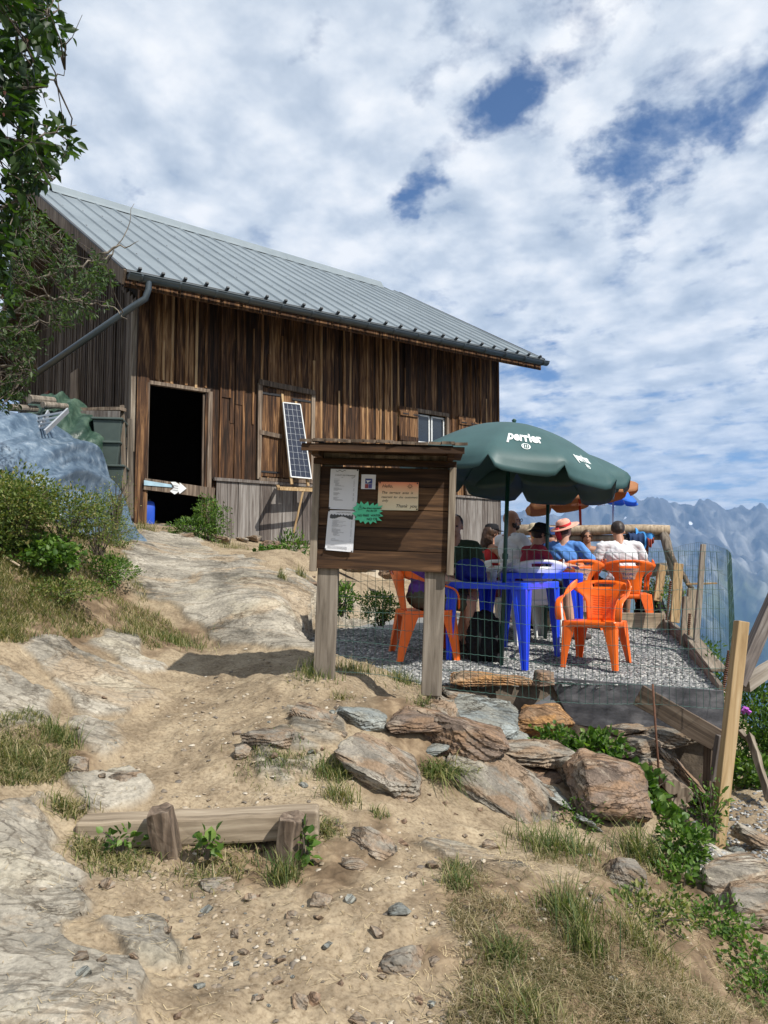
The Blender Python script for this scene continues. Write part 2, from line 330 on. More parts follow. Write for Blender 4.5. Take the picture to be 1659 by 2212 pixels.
M['pebble']=pebble_mat('path_pebbles',[(.1,(.14,.12,.10)),(.4,(.26,.205,.145)),(.75,(.36,.29,.205)),(.98,(.48,.43,.35))])
M['chips']=pebble_mat('slate_chips',[(.05,(.09,.095,.10)),(.45,(.22,.225,.225)),(.8,(.34,.34,.33)),(.98,(.52,.51,.47))])
# ---------------------------------------------------------------- ground
def gplane(Y): return -.95+.093*(Y-5.7)
ctrl=[]
def cp(px,py,Y): p=at(px,py,Y); ctrl.append((p.x,p.y,p.z))
for a in [(830,2212,2.45),(430,2100,2.65),(1150,2212,2.5),(640,1990,2.9),(430,1885,3.28),(680,1870,3.35),(430,1765,3.62),(250,1770,3.6),(640,1755,3.65),
 (430,1600,4.35),(300,1650,4.1),(500,1480,5.35),(560,1550,4.7),(690,1455,5.2),(640,1405,6.3),(750,1345,7.6),(520,1300,7.2),(640,1320,7.3),(430,1240,8.3),
 (330,1185,9.8),(480,1205,9.9),(650,1250,8.6),(700,1230,9.5),(500,1165,12.1),(600,1175,12.6),(380,1140,11.6),(290,1140,11.0),(330,1160,10.6),
 (60,1290,5.7),(180,1240,6.9),(0,1100,6.3),(100,1120,7.0),(250,1290,7.2),(0,1450,4.6),(120,1500,4.6),(60,1600,3.9),(230,1400,5.7),(330,1385,6.2),(430,1400,6.6),(300,1500,5.0),
 (30,1700,3.45),(150,1790,3.4),(50,2000,2.7),(230,2150,2.35),(120,1900,2.95),(0,2212,2.2),
 (830,1950,3.05),(1200,1900,3.4),(1000,1960,3.1),(700,1690,4.05),(850,1780,3.8),(1000,1850,3.6),(1300,1870,3.85),(1480,1930,4.1),(1650,2000,3.9),(1650,2200,3.2),
 (1300,2200,2.65),(1450,2100,3.0),(1600,1760,5.3),(1650,1700,6.0),(1645,1850,4.8),
 (900,1550,5.3),(960,1510,5.6),(1100,1620,5.1),(1300,1690,5.0),(1250,1760,4.55),(1450,1760,4.95),(1000,1680,4.6),(800,1500,5.1),(930,1512,4.95),(750,1600,4.4),(620,1600,4.3),(850,1440,6.3),(780,1440,6.1),
 (1520,1850,5.0),(380,1880,3.27),(610,1890,3.30),(250,1862,3.25),(500,1880,3.30)]: cp(*a)
for x,y in [(-.6,7.4),(0,7.0),(.8,7.0),(1.5,8.2),(0,8.4),(-.4,9.3)]: ctrl.append((x,y,gplane(y)-.06))
ctrl += [(.4,6.15,-1.0),(.6,5.85,-1.12),(1.4,6.3,-1.35),(1.4,5.9,-1.42),(2.4,6.1,-1.72),(2.3,5.6,-1.66),(2.9,7.2,-1.7),(3.4,8.4,-1.5),(2.0,7.4,-1.1)]
for x,y in [(2,9.6),(3.2,9.6),(.5,10.2),(2,11.0),(3.8,10.4),(.8,12.5)]: ctrl.append((x,y,-.82))
ctrl += [(-8,4,1.0),(-8,9,1.6),(-10,14,2.4),(-6,2,-.4),(-4,1,-1.1),(0,.5,-1.85),(3,1,-2.4),(6,3,-4.2),(7,6,-4.6),(8,10,-5.2),(6,14,-5.6),(4.4,12.5,-3.0),(5.2,9,-3.2),(3.2,13.5,-2.8),
 (2.3,15.6,-.8),(3.9,16.5,-3.6),(2,22,-1.2),(6,22,-7.5),(-6,16,1.0),(-8,22,2.0),(-15,30,3.),(-3,14,.5),(0,15,-.1),(4.6,6.5,-2.6),(4.2,4.5,-2.7),(-5,11,.9),(-5.4,9,1.0),(-14,2,1),(-16,12,3),(12,5,-8.5),(14,14,-11),(12,24,-13),(-10,40,3),(6,40,-14)]
C=np.array(ctrl)
def _tps_fit(C,lam=.002):
    n=len(C); d=np.hypot(C[:,None,0]-C[None,:,0],C[:,None,1]-C[None,:,1])
    K=np.where(d>0,d*d*np.log(np.maximum(d,1e-9)),0)+lam*np.eye(n)
    P=np.c_[np.ones(n),C[:,:2]]; A=np.zeros((n+3,n+3)); A[:n,:n]=K; A[:n,n:]=P; A[n:,:n]=P.T
    return np.linalg.solve(A,np.r_[C[:,2],0,0,0])
TW=_tps_fit(C)
def tps(x,y):
    sh=x.shape; x=x.ravel(); y=y.ravel(); out=np.empty(len(x)); n=len(C)
    for a in range(0,len(x),60000):
        xs=x[a:a+60000];ys=y[a:a+60000]
        d2=(xs[:,None]-C[None,:,0])**2+(ys[:,None]-C[None,:,1])**2
        out[a:a+60000]=(.5*d2*np.log(np.maximum(d2,1e-12)))@TW[:n]+TW[n]+TW[n+1]*xs+TW[n+2]*ys
    return out.reshape(sh)
def inpoly(x,y,P):
    c=np.zeros(x.shape,bool); n=len(P)
    for i in range(n):
        x0,y0=P[i];x1,y1=P[(i+1)%n]
        if y0==y1: continue
        k=((y0>y)!=(y1>y))&(x<(x1-x0)*(y-y0)/(y1-y0)+x0); c^=k
    return c
def polyd(x,y,P):
    """signed distance-like (positive inside)"""
    d=np.full(x.shape,1e9); n=len(P)
    for i in range(n):
        ax,ay=P[i];bx,by=P[(i+1)%n]; vx,vy=bx-ax,by-ay; t=np.clip(((x-ax)*vx+(y-ay)*vy)/(vx*vx+vy*vy+1e-12),0,1)
        d=np.minimum(d,np.hypot(x-ax-t*vx,y-ay-t*vy))
    return np.where(inpoly(x,y,P),d,-d)
def smooth(a,b,x): t=np.clip((x-a)/(b-a),0,1); return t*t*(3-2*t)
_x0=None
def z_base(x,y):
    x=np.asarray(x,float); y=np.asarray(y,float)
    r=np.hypot(np.maximum(np.abs(x+1)-15,0),np.maximum(y-38,0))   # outside the fitted area
    xc=np.clip(x,-16,14); yc=np.clip(y,0.2,38)
    z=tps(xc,yc)
    far=np.clip((y-38)/3000,0,1)
    z=z-.75*np.maximum(x-14,0)-.0*r
    z=z+.35*np.maximum(-x-16,0)*np.clip(1-(y-38)/800,0,1)
    z=z-.62*np.maximum(y-38,0)
    return np.maximum(z,-1180+0*z)
# rock areas: outlines in plan, found by casting photo points onto the fitted ground
def cast(pxy,fn=None,Y0=1.6,Y1=40,n=420):
    fn=fn or z_base
    pxy=np.asarray(pxy,float); v=(1106-pxy[:,1])/F
    dx=(pxy[:,0]-829.5)/F; dy=math.cos(PITCH)-math.sin(PITCH)*v; dz=math.sin(PITCH)+math.cos(PITCH)*v
    dx=dx/dy; dz=dz/dy; Ys=np.geomspace(Y0,Y1,n)
    X=dx[:,None]*Ys[None]; Z=dz[:,None]*Ys[None]; G=fn(X,np.broadcast_to(Ys,X.shape))
    below=Z<G; idx=np.argmax(below,1); ok=below.any(1)&(idx>0); idx=np.maximum(idx,1)
    r=np.arange(len(pxy)); d1=Z[r,idx]-G[r,idx]; d0=Z[r,idx-1]-G[r,idx-1]; t=d0/(d0-d1+1e-12)
    Y=Ys[idx-1]+(Ys[idx]-Ys[idx-1])*t
    return np.c_[dx*Y,Y,dz*Y],ok
rockpolys=[]
for P in [ [(270,1190),(300,1150),(420,1160),(520,1200),(600,1235),(690,1265),(760,1300),(850,1330),(860,1375),(760,1395),(700,1420),(620,1410),(520,1400),(440,1385),(400,1330),(330,1300),(270,1260)],
           [(20,1390),(110,1390),(200,1410),(290,1450),(345,1500),(350,1520),(270,1545),(200,1540),(130,1480),(60,1420)],
           [(150,1540),(260,1560),(255,1600),(200,1620),(150,1590)],
           [(-60,1440),(20,1440),(120,1500),(110,1560),(0,1560),(-60,1540)],
           [(170,1385),(240,1350),(300,1395),(350,1450),(330,1470),(240,1420)],
           [(870,1820),(980,1810),(1090,1850),(1120,1890),(1060,1900),(960,1870)],
           [(1450,1850),(1560,1830),(1659,1900),(1659,1980),(1560,1950),(1470,1900)],
           [(540,1590),(640,1600),(670,1620),(560,1640)],[(620,1540),(720,1550),(740,1590),(660,1590)],
           [(150,1690),(260,1680),(320,1720),(200,1760)],[(-120,1715),(95,1720),(135,1850),(172,1900),(165,1975),(110,2000),(-120,1985)],[(-120,2000),(60,1992),(150,2045),(245,2120),(238,2190),(180,2290),(-120,2290)],
           [(230,2010),(330,2000),(360,2050),(290,2080)],[(560,1640),(690,1640),(700,1700),(600,1710)]]:
    w3,ok=cast(P); rockpolys.append([(a,b) for a,b,_ in w3])
def rockmask(x,y):
    m=np.zeros(x.shape)
    for P in rockpolys:
        xs=[p[0] for p in P];ys=[p[1] for p in P]
        bb=(x>min(xs)-.3)&(x<max(xs)+.3)&(y>min(ys)-.3)&(y<max(ys)+.3)
        if not bb.any(): continue
        d=polyd(x[bb],y[bb],P)+.10*fbm(x[bb]*3,y[bb]*3,0,3,s=5)
        m[bb]=np.maximum(m[bb],smooth(-.015,.03,d))
    return m
TERR=[(.30,5.98),(.60,5.93),(1.0,6.02),(1.33,6.10),(2.50,5.72),(3.22,8.60),(3.9,10.6),(3.6,11.3),(.9,12.0),(-.2,9.6),(-.75,8.2),(-.75,7.0),(-.35,6.45)]
def z_ground(x,y,mask=None,fine=True):
    x=np.asarray(x,float);y=np.asarray(y,float)
    z=z_base(x,y); near=np.clip(1.6-np.hypot(x,y)/16,0,1)
    if mask is None: mask=rockmask(x,y)
    z=z+near*(.030*fbm(x*1.6,y*1.6,0,3,s=1)+.012*fbm(x*7,y*7,0,3,s=2)*(1-.5*mask))
    # bedded rock: steps along tilted strata
    u=(x*.35+y*.94)+.12*fbm(x*1.2,y*1.2,0,3,s=9); k=u*5.5+.7*fbm(x*.9,y*2.2,0,3,s=11); fr=k-np.floor(k)
    rid=smooth(0,.85,fr)-fr
    k2=(x*.2+y*.98)*17+1.6*fbm(x*1.7,y*3.5,0,3,s=13); fr2=k2-np.floor(k2)
    ck=fbm(x*.8+y*.25,y*1.9,0,4,s=61); ck2=fbm(x*1.7+y*.5,y*5,0,3,s=62)
    z=z+mask*(.035+rid*.014+.006*(smooth(0,.8,fr2)-fr2)+.005*fbm(x*9,y*26,0,3,s=3)-.045*np.exp(-(ck/.016)**2)-.012*np.exp(-(ck2/.03)**2))
    if fine: z=z+near*(1-mask)*(.0065*fbm(x*26,y*26,0,3,s=4)+.010*np.maximum(fbm(x*11,y*11,0,2,s=6)-.35,0))
    # sunk under the terrace so the gravel bed lies clear of it
    bb=(x>-1.2)&(x<4.2)&(y>5.6)&(y<12.4)
    if bb.any():
        d=polyd(x[bb],y[bb],TERR); zz=z[bb]; zz=np.where(d>.0,np.minimum(zz,gterr(x[bb],y[bb])-.05-smooth(0,.3,d)*.05),zz); z[bb]=zz
    return z
def gterr(x,y): 
    y=np.asarray(y,float); return np.where(y<8.4,gplane(y),-.74+0*y)
def gz(x,y):
    xa=np.array([float(x)]);ya=np.array([float(y)])
    if polyd(xa,ya,TERR)[0]>0: return float(gterr(xa,ya)[0])
    return float(z_ground(xa,ya)[0])
def castg(pxy): 
    return cast(pxy,lambda X,Y:z_ground(X,np.array(Y),fine=False),n=260,Y1=16)
def hit(px,py):
    p,ok=cast([(px,py)]); q=p[0]; 
    if polyd(np.array([q[0]]),np.array([q[1]]),TERR)[0]>0: return Vector(q)
    return Vector((q[0],q[1],gz(q[0],q[1])))
U=np.linspace(-1.25,1.25,760); Yg=np.r_[np.geomspace(.55,1.6,40)[:-1],np.geomspace(1.6,14,900)[:-1],np.geomspace(14,4200,110)]
UU,YY=np.meshgrid(U,Yg); XX=UU*(YY+2*0+.8)
mk=rockmask(XX,YY); ZZ=z_ground(XX,YY,mk)
# dirt / humus mask (dark soil on the banks)
soilP=[]
for P in [ [(-60,1030),(140,1060),(270,1160),(300,1290),(400,1330),(440,1390),(330,1400),(220,1350),(100,1400),(-60,1400)],
           [(-60,1560),(60,1540),(150,1560),(180,1640),(120,1700),(-60,1680)],
           [(180,1820),(420,1830),(640,1850),(700,1780),(760,1830),(700,1900),(600,1910),(430,1900),(240,1880)],
           [(1120,1880),(1280,1830),(1500,1850),(1560,1950),(1700,2050),(1700,2260),(1100,2260),(960,2080),(1000,1950)],
           [(890,1500),(1130,1560),(1450,1620),(1530,1840),(1250,1790),(1000,1700),(860,1640)],[(680,1640),(800,1690),(900,1700),(860,1780),(740,1760)],[(1200,1650),(1500,1700),(1520,1840),(1280,1800)],
           [(100,1730),(230,1700),(260,1850),(180,1900)]]:
    w3,ok=cast(P); soilP.append([(a,b) for a,b,_ in w3])
def soilmask(x,y):
    m=np.zeros(x.shape)
    for P in soilP: m=np.maximum(m,smooth(-.12,.15,polyd(x,y,P)+.25*fbm(x*2.5,y*2.5,0,3,s=21)))
    return m
sl_=soilmask(XX.ravel(),YY.ravel()).reshape(XX.shape)
ZZ=ZZ+sl_*(1-mk)*np.clip(1.4-np.hypot(XX,YY)/10,0,1)*(.016*fbm(XX*9,YY*9,0,4,s=71)+.010*np.abs(fbm(XX*22,YY*22,0,3,s=72)))
nr,ncol=XX.shape; idx=np.arange(nr*ncol).reshape(nr,ncol)
Q=np.c_[idx[:-1,:-1].ravel(),idx[:-1,1:].ravel(),idx[1:,1:].ravel(),idx[1:,:-1].ravel()]
# ground material
def ground_material():
    m,t,b=base_mat('hillside_ground',.95,0,.15)
    c=N(t,'ShaderNodeTexCoord'); L=t.links
    def noise(sc_,d=6,vs=(1,1,1),ro=.6,di=0,rot=(0,0,0)):
        q=N(t,'ShaderNodeMapping'); q.inputs['Scale'].default_value=vs; q.inputs['Rotation'].default_value=rot; L.new(c.outputs['Object'],q.inputs[0])
        n=N(t,'ShaderNodeTexNoise',inp={'Scale':sc_,'Detail':d,'Roughness':ro,'Distortion':di}); L.new(q.outputs[0],n.inputs['Vector']); return n.outputs['Fac']
    sand=ramp(t,noise(3.2,12,(1,1,1),.72,.4),[(.28,(.13,.098,.064)),(.42,(.215,.166,.110)),(.54,(.305,.242,.162)),(.68,(.375,.305,.21)),(.8,(.44,.375,.275))])
    grit=ramp(t,noise(55,4),[(.3,(.55,.5,.45)),(.5,(1,1,1)),(.7,(1.25,1.25,1.25))]); sand=mixc(t,.8,sand,grit,'MULTIPLY'); vo=N(t,'ShaderNodeTexVoronoi',inp={'Scale':38.0,'Randomness':1.0}); L.new(c.outputs['Object'],vo.inputs['Vector']); vm=ramp(t,vo.outputs['Distance'],[(.10,(1.22,1.2,1.15)),(.20,(1,1,1))]); gate=ramp(t,noise(6,5),[(.48,(0,0,0)),(.56,(1,1,1))]); sand=mixc(t,math_node(t,'MULTIPLY',gate,.8),sand,mixc(t,1.0,sand,vm,'MULTIPLY'))
    soil=ramp(t,noise(9,8),[(.3,(.075,.052,.032)),(.5,(.17,.12,.075)),(.7,(.33,.25,.16))])
    rk,rh_=rock_nodes(t,(.30,.272,.222),(.35,.255,.155),(.40,.36,.275),.55,.55,.6,R(-20),dark=.6)
    a1=N(t,'ShaderNodeAttribute',attribute_name='rock'); a2=N(t,'ShaderNodeAttribute',attribute_name='soil')
    a3=N(t,'ShaderNodeAttribute',attribute_name='far')
    col=mixc(t,a2.outputs['Fac'],sand,soil); col=mixc(t,a1.outputs['Fac'],col,rk)
    fr=ramp(t,noise(.01,8),[(.35,(.03,.05,.02)),(.6,(.09,.10,.05))]); col=mixc(t,a3.outputs['Fac'],col,fr)
    L.new(col,b.inputs['Base Color'])
    h=math_node(t,'ADD',math_node(t,'MULTIPLY',noise(28,8),.5),math_node(t,'MULTIPLY',noise(120,4),.25)); h=math_node(t,'ADD',h,math_node(t,'MULTIPLY',math_node(t,'MULTIPLY',rh_,a1.outputs['Fac']),1.2))
    bp=N(t,'ShaderNodeBump',inp={'Strength':1.0,'Distance':.010}); L.new(h,bp.inputs['Height']); L.new(bp.outputs[0],b.inputs['Normal'])
    return m
far=smooth(14,26,np.hypot(XX,YY))*1.0
g=np_mesh('ground',np.c_[XX.ravel(),YY.ravel(),ZZ.ravel()],Q,ground_material(),smooth=True,attrs={'rock':mk.ravel(),'soil':sl_.ravel(),'far':far.ravel()})
kind(g,'structure')
xb=np.linspace(-1,1,60)*90; yb=np.r_[np.linspace(.55,-80,50)]; XB,YB=np.meshgrid(np.sign(xb)*np.abs(xb/90)**1.8*90,yb)
ZB=-1.8-.35*(XB-0)*(.25+.75*smooth(0,6,np.abs(XB)))*.55+.06*(.55-YB)+.5*fbm(XB*.15,YB*.15,0,3,s=50)*smooth(0,6,.55-YB)
ZB=np.where(YB>.5,z_ground(XB,np.full(XB.shape,.55))-.0,ZB); idb=np.arange(XB.size).reshape(XB.shape)
Qb=np.c_[idb[:-1,:-1].ravel(),idb[1:,:-1].ravel(),idb[1:,1:].ravel(),idb[:-1,1:].ravel()]
g2=np_mesh('hillside',np.c_[XB.ravel(),YB.ravel(),ZB.ravel()],Qb,bpy.data.materials['hillside_ground'],smooth=True,attrs={'rock':np.zeros(XB.size),'soil':np.ones(XB.size),'far':smooth(3,12,np.hypot(XB,YB)).ravel()}); kind(g2,'structure')
# ---------------------------------------------------------------- mountains across the valley
ridge=[(-900,1180),(-300,1160),(0,1130),(500,1120),(900,1135),(1000,1112),(1060,1118),(1112,1106),(1131,1099),(1150,1104),(1170,1120),(1215,1110),(1245,1104),(1275,1100),(1310,1092),(1335,1086),(1359,1068),(1370,1070),(1382,1077),(1401,1069),(1420,1078),(1436,1076),(1466,1089),(1489,1086),(1501,1093),(1514,1082),(1548,1084),(1565,1092),(1583,1100),(1606,1096),(1623,1103),(1646,1089),(1659,1097),(1700,1090),(1780,1110),(1850,1085),(2000,1105),(2300,1090),(2800,1130),(3400,1110)]
ra=np.array(ridge,float); ru=(ra[:,0]-829.5)/F; rz=np.array([ray(829.5,y).z/ray(829.5,y).y for y in ra[:,1]])
mu=np.linspace(-1.0,1.6,1000); ms=np.r_[np.linspace(0,1,300),np.linspace(1.01,1.4,30)]
MU,MS=np.meshgrid(mu,ms); MY=3200+3800*MS; MX=MU*MY
rh=np.interp(MU,ru,rz)*7000
xk=MX/1000; yk=MY/1000
prof=np.where(MS<.35,MS*.75,np.where(MS<.78,.2625+(MS-.35)*1.0,.6925+(MS-.78)*1.4)); prof=np.clip(prof,0,1)
top=rh; z0=-1200
MZ=z0+(top-z0)*prof
rn=1-np.abs(fbm(xk*1.5+.25*fbm(xk,yk,0,2,s=31),yk*.75,0,5,s=30,g=.55))
amp=230*np.clip(MS*2.2,0,1)*np.clip((1.0-MS)*6,0.0,1)
MZ=MZ+amp*(rn-.75)+ 38*np.clip((1.02-MS)*20,0,1)*fbm(xk*9,yk*9,0,4,s=33)*np.clip(MS*3,0.2,1)
MZ=np.where(MS>1,top-(MS-1)*6000,MZ)+ np.where((MS>.9)&(MS<=1),30*fbm(xk*16,yk*3,0,4,s=35),0)
nr,ncol=MX.shape; idx=np.arange(nr*ncol).reshape(nr,ncol)
Qm=np.c_[idx[:-1,:-1].ravel(),idx[:-1,1:].ravel(),idx[1:,1:].ravel(),idx[1:,:-1].ravel()]
def mountain_material():
    m,t,b=base_mat('alpine_slopes',.95,0,.1); L=t.links
    c=N(t,'ShaderNodeTexCoord')
    def noise(sc_,d=8,vs=(1,1,1),ro=.6,di=0):
        q=N(t,'ShaderNodeMapping'); q.inputs['Scale'].default_value=vs; L.new(c.outputs['Object'],q.inputs[0])
        n=N(t,'ShaderNodeTexNoise',inp={'Scale':sc_,'Detail':d,'Roughness':ro,'Distortion':di}); L.new(q.outputs[0],n.inputs['Vector']); return n.outputs['Fac']
    sx=N(t,'ShaderNodeSeparateXYZ'); L.new(c.outputs['Object'],sx.inputs[0])
    big=noise(.0012,6); hz=math_node(t,'ADD',sx.outputs[2],math_node(t,'MULTIPLY',math_node(t,'SUBTRACT',big,.5),1100.0))
    hn=math_node(t,'DIVIDE',math_node(t,'ADD',hz,1200.0),2000.0)
    lay=ramp(t,hn,[(.0,(.02,.035,.018)),(.40,(.025,.042,.02)),(.47,(.14,.16,.075)),(.58,(.20,.20,.12)),(.68,(.13,.13,.115)),(.80,(.11,.11,.115)),(1,(.09,.095,.11))])
    rk=ramp(t,noise(.0045,9,(1,.6,.22),.60,.8),[(.36,(.02,.024,.03)),(.50,(.09,.09,.09)),(.60,(.26,.26,.25)),(.74,(.45,.44,.42))])
    rm=ramp(t,noise(.0021,9,(1,1,.7),.65,.6),[(.44,(0,0,0)),(.52,(1,1,1))])
    hm=ramp(t,hn,[(.36,(0,0,0)),(.50,(.8,.8,.8)),(.72,(1,1,1))])
    col=mixc(t,math_node(t,'MULTIPLY',math_node(t,'MULTIPLY',rm,hm),.85),lay,rk)
    sn=ramp(t,noise(.0042,5,(1,1,1.6),.5),[(.72,(0,0,0)),(.735,(1,1,1))])
    col=mixc(t,math_node(t,'MULTIPLY',sn,ramp(t,hn,[(.66,(0,0,0)),(.70,(1,1,1))])),col,(.8,.83,.86))
    L.new(col,b.inputs['Base Color'])
    bp=N(t,'ShaderNodeBump',inp={'Strength':.7,'Distance':22}); L.new(noise(.009,8),bp.inputs['Height']); L.new(bp.outputs[0],b.inputs['Normal'])
    return m
mo=np_mesh('mountains',np.c_[MX.ravel(),MY.ravel(),MZ.ravel()],Qm,mountain_material(),smooth=True); kind(mo,'structure')
hb=MB().box((-9000,-600,-1240),(13500,8900,1100)); hm_=bpy.data.materials.new('pale_air'); hm_.use_nodes=True; ht=hm_.node_tree; ht.nodes.clear()
pv=N(ht,'ShaderNodeVolumePrincipled'); pv.inputs['Color'].default_value=(.32,.57,1,1); pv.inputs['Density'].default_value=1.0e-4; pv.inputs['Anisotropy'].default_value=.0
ho=N(ht,'ShaderNodeOutputMaterial'); ht.links.new(pv.outputs[0],ho.inputs['Volume'])
hz_=kind(hb.build('haze',hm_),'stuff')
# ---------------------------------------------------------------- chalet
HA=math.atan2(.603,.798); HO=Vector((-3.74,11.38,0)); HM=Matrix.Translation(HO)@Matrix.Rotation(HA,4,'Z'); HI=HM.inverted()
def Hp(px,py,off=0):
    d=(HI.to_3x3()@ray(px,py)); o=HI@Vector((0,0,0)); t=(off-o.y)/d.y; p=o+d*t; return p
def Gp(px,py,off=0):   # on the gable plane x=off
    d=(HI.to_3x3()@ray(px,py)); o=HI@Vector((0,0,0)); t=(off-o.x)/d.x; return o+d*t
house=thing('chalet','sunburnt brown timber chalet with grey sheet metal roof','chalet',HO,HA)
LW=7.72; TOPZ=4.42
dl=Hp(318,980); dr=Hp(446,980); dtop=Hp(380,836).z; dbot=Hp(380,1133).z
wl=Hp(900,930); wr=Hp(962,930); wt=Hp(930,896).z; wb=Hp(930,961).z
lowX=Hp(463,1100).x; lowZ=Hp(600,1047).z; botZ=.40
b=MB(); bt=MB(); x=0.0
rs=random.Random(3)
def wall_seg(mb,x0,x1,z0,z1,y,th=.022):
    if z1-z0<.05: return
    mb.box((x0,y-th,z0),(x1,y,z1),j=.004)
while x<LW-.05:
    wd=rs.uniform(.085,.17); x1=min(x+wd,LW); mid=(x+x1)/2; yo=rs.uniform(-.010,.008); g=.004
    segs=[]; zb=(lowZ if mid>lowX else .45)
    if dl.x<mid<dr.x: segs=[(dtop,TOPZ)]
    elif wl.x<mid<wr.x: segs=[(zb,wb),(wt,TOPZ)]
    else: segs=[(zb+rs.uniform(-.05,.05)*(mid<lowX),TOPZ)]
    for s0,s1 in segs:
        if rs.random()<.35 and s1-s0>2.2:
            k=s0+(s1-s0)*rs.uniform(.25,.5); wall_seg(b,x+g,x1-g,s0,k,yo); wall_seg(b,x+g+.004,x1-g-.004,k-.04,s1,yo-.012)
        else: wall_seg(b,x+g,x1-g,s0,s1,yo)
    if rs.random()<.75 and not(dl.x-.05<x1<dr.x+.05) and not(wl.x-.05<x1<wr.x+.06):
        w_=rs.uniform(.028,.05); z0=(lowZ if mid>lowX else .5)+(rs.uniform(0,1.6) if rs.random()<.5 else 0); z1=TOPZ-(rs.uniform(.4,1.9) if rs.random()<.3 else 0)
        if z1-z0>.3: bt.box((x1-w_/2,-.045,z0),(x1+w_/2,-.028,z1),j=.006)
    elif dl.x-.05<x1<dr.x: bt.box((x1-.02,-.045,dtop+rs.uniform(0,.1)),(x1+.02,-.028,TOPZ),j=.005)
    x=x1
b.build('wall_boards',M['chalet'],house); bt.build('cover_strip',M['batten'],house)
# backing shell behind the boards (keeps daylight out), with the door and window openings
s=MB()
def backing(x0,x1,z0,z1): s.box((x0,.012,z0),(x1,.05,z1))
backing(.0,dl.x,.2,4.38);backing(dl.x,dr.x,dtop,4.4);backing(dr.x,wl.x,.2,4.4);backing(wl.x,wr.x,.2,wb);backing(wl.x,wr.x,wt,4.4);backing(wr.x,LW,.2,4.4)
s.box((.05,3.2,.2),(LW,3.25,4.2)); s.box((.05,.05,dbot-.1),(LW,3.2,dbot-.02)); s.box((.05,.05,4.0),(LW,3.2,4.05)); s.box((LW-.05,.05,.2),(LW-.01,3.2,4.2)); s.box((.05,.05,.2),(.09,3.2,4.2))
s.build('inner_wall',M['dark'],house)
# grey lower boards with a drip rail
b=MB(); x=lowX
while x<LW:
    x1=min(x+rs.uniform(.15,.22),LW+.01); b.box((x+.004,-.07,botZ+rs.uniform(-.03,.02)),(x1-.004,-.045+rs.uniform(-.004,.004),lowZ),j=.004); x=x1
b.build('lower_boards',M['greywood'],house)
b=MB(); b.beam((lowX-.05,-.07,lowZ+.01),(LW+.02,-.07,lowZ+.02),.07,.045,j=.004,n=6); b.build('drip_rail',M['greywood'],house)
# stone base
b=MB(); b.box((lowX-.3,-.02,-1.6),(LW-.04,.3,botZ-.01)); b.box((LW-.34,.3,-1.6),(LW-.04,6,botZ+.05)); b.build('stone_base',M['stonewall'],house)
b=MB(); b.box((-.05,.06,-.6),(lowX,.4,.5)); b.build('stone_base',M['rock'],house)
# corner posts
b=MB(); b.box((-.02,-.06,.42),(.13,.06,TOPZ),j=.01); b.box((.14,-.05,.45),(dl.x-.005,-.024,TOPZ),j=.006); b.build('corner_post',M['chalet'],house)
b=MB(); b.box((-.12,-.05,1.7),(-.05,.03,4.0),j=.006); b.box((-.16,-.06,.5),(-.10,.0,1.9),j=.008); b.build('corner_trim',M['framewood'],house)
# right (far) gable
b=MB(); b.box((LW-.03,.05,.4),(LW+.0,8.2,4.3)); b.add([(LW-.02,0,4.25),(LW-.02,8.2,4.25),(LW-.02,4.1,6.9),(LW,0,4.25),(LW,8.2,4.25),(LW,4.1,6.9)],[(0,1,2),(5,4,3)]); b.build('gable_wall',M['chalet'],house)
# left gable boards
b=MB(); y=.02
def roofz(y): return 4.0+.66*(y+.0)*.97 if y<4.1 else 4.0+.66*4.1-.66*(y-4.1)
while y<8.2:
    y1=min(y+rs.uniform(.09,.17),8.2); m_=(y+y1)/2
    b.box((-.024+rs.uniform(-.006,.006),y+.003,.3),(0,y1-.003,roofz(m_)),j=.004)
    if rs.random()<.5: b.box((-.045,y1-.02,.4),(-.026,y1+.02,roofz(m_)-.05),j=.005)
    y=y1
b.build('gable_boards',M['gablewood'],house)
s=MB(); s.add([(.02,.05,.2),(.02,8.2,.2),(.02,8.2,4.2),(.02,4.1,6.8),(.02,.05,4.2)],[(0,1,2,3,4)]); s.build('inner_wall',M['dark'],house)
# roof: four corners of the front slope measured from the photo
E0=HI@at(273,586,10.42); E1=HI@at(1174,779,15.56); R0=HI@at(62,401,14.4); R1=HI@at(862,636,19.5)
E0=Hp(273,586,-.93); E1=Hp(1174,779,-.93); R0=Hp(58,399,4.1); R1=Hp(862,634,4.1)
def rp(u,v,h=0):  # u along, v up the slope
    p=E0.lerp(E1,u).lerp(R0.lerp(R1,u),v); n=Vector((0,-(R0.z-E0.z),5.03)).normalized(); return p+n*h
def rq(u,v,h=0):  # back slope
    p=rp(u,1-v,h); p.y=8.2-p.y; return p
b=MB(); nrib=26; secs=[]
for i in range(nrib):
    c=(i+.5)/nrib; e=.022/8.4*1
    for du,h in ((-.0032,0),(-.0014,.026),(.0014,.026),(.0032,0)): secs.append((c+du,h))
secs=[(0,0)]+secs+[(1,0)]
rows=[0,.25,.5,.75,1]
b.grid([[rp(u,v,h+.03+.004*math.sin(v*9+u*40)) for u,h in secs] for v in rows]); roof=b.build('roof_sheet',M['roof'],house)
b=MB(); b.grid([[rq(u,v,h+.03) for u,h in secs] for v in (0,1)]); b.build('roof_sheet',M['roof'],house)
b=MB() 
for u0,u1 in ((.045,.33),(.328,.62),(.618,.93)):
    P=[]
    for u in (u0,u1):
        P.append([rp(u,.965,.045),rp(u,.975,.075),rp(u,1,.11)+Vector((0,0,.05)),rq(u,.03,.075)])
    b.grid(P)
b.build('ridge_cap',M['roof'],house,solid=.006)
b=MB()
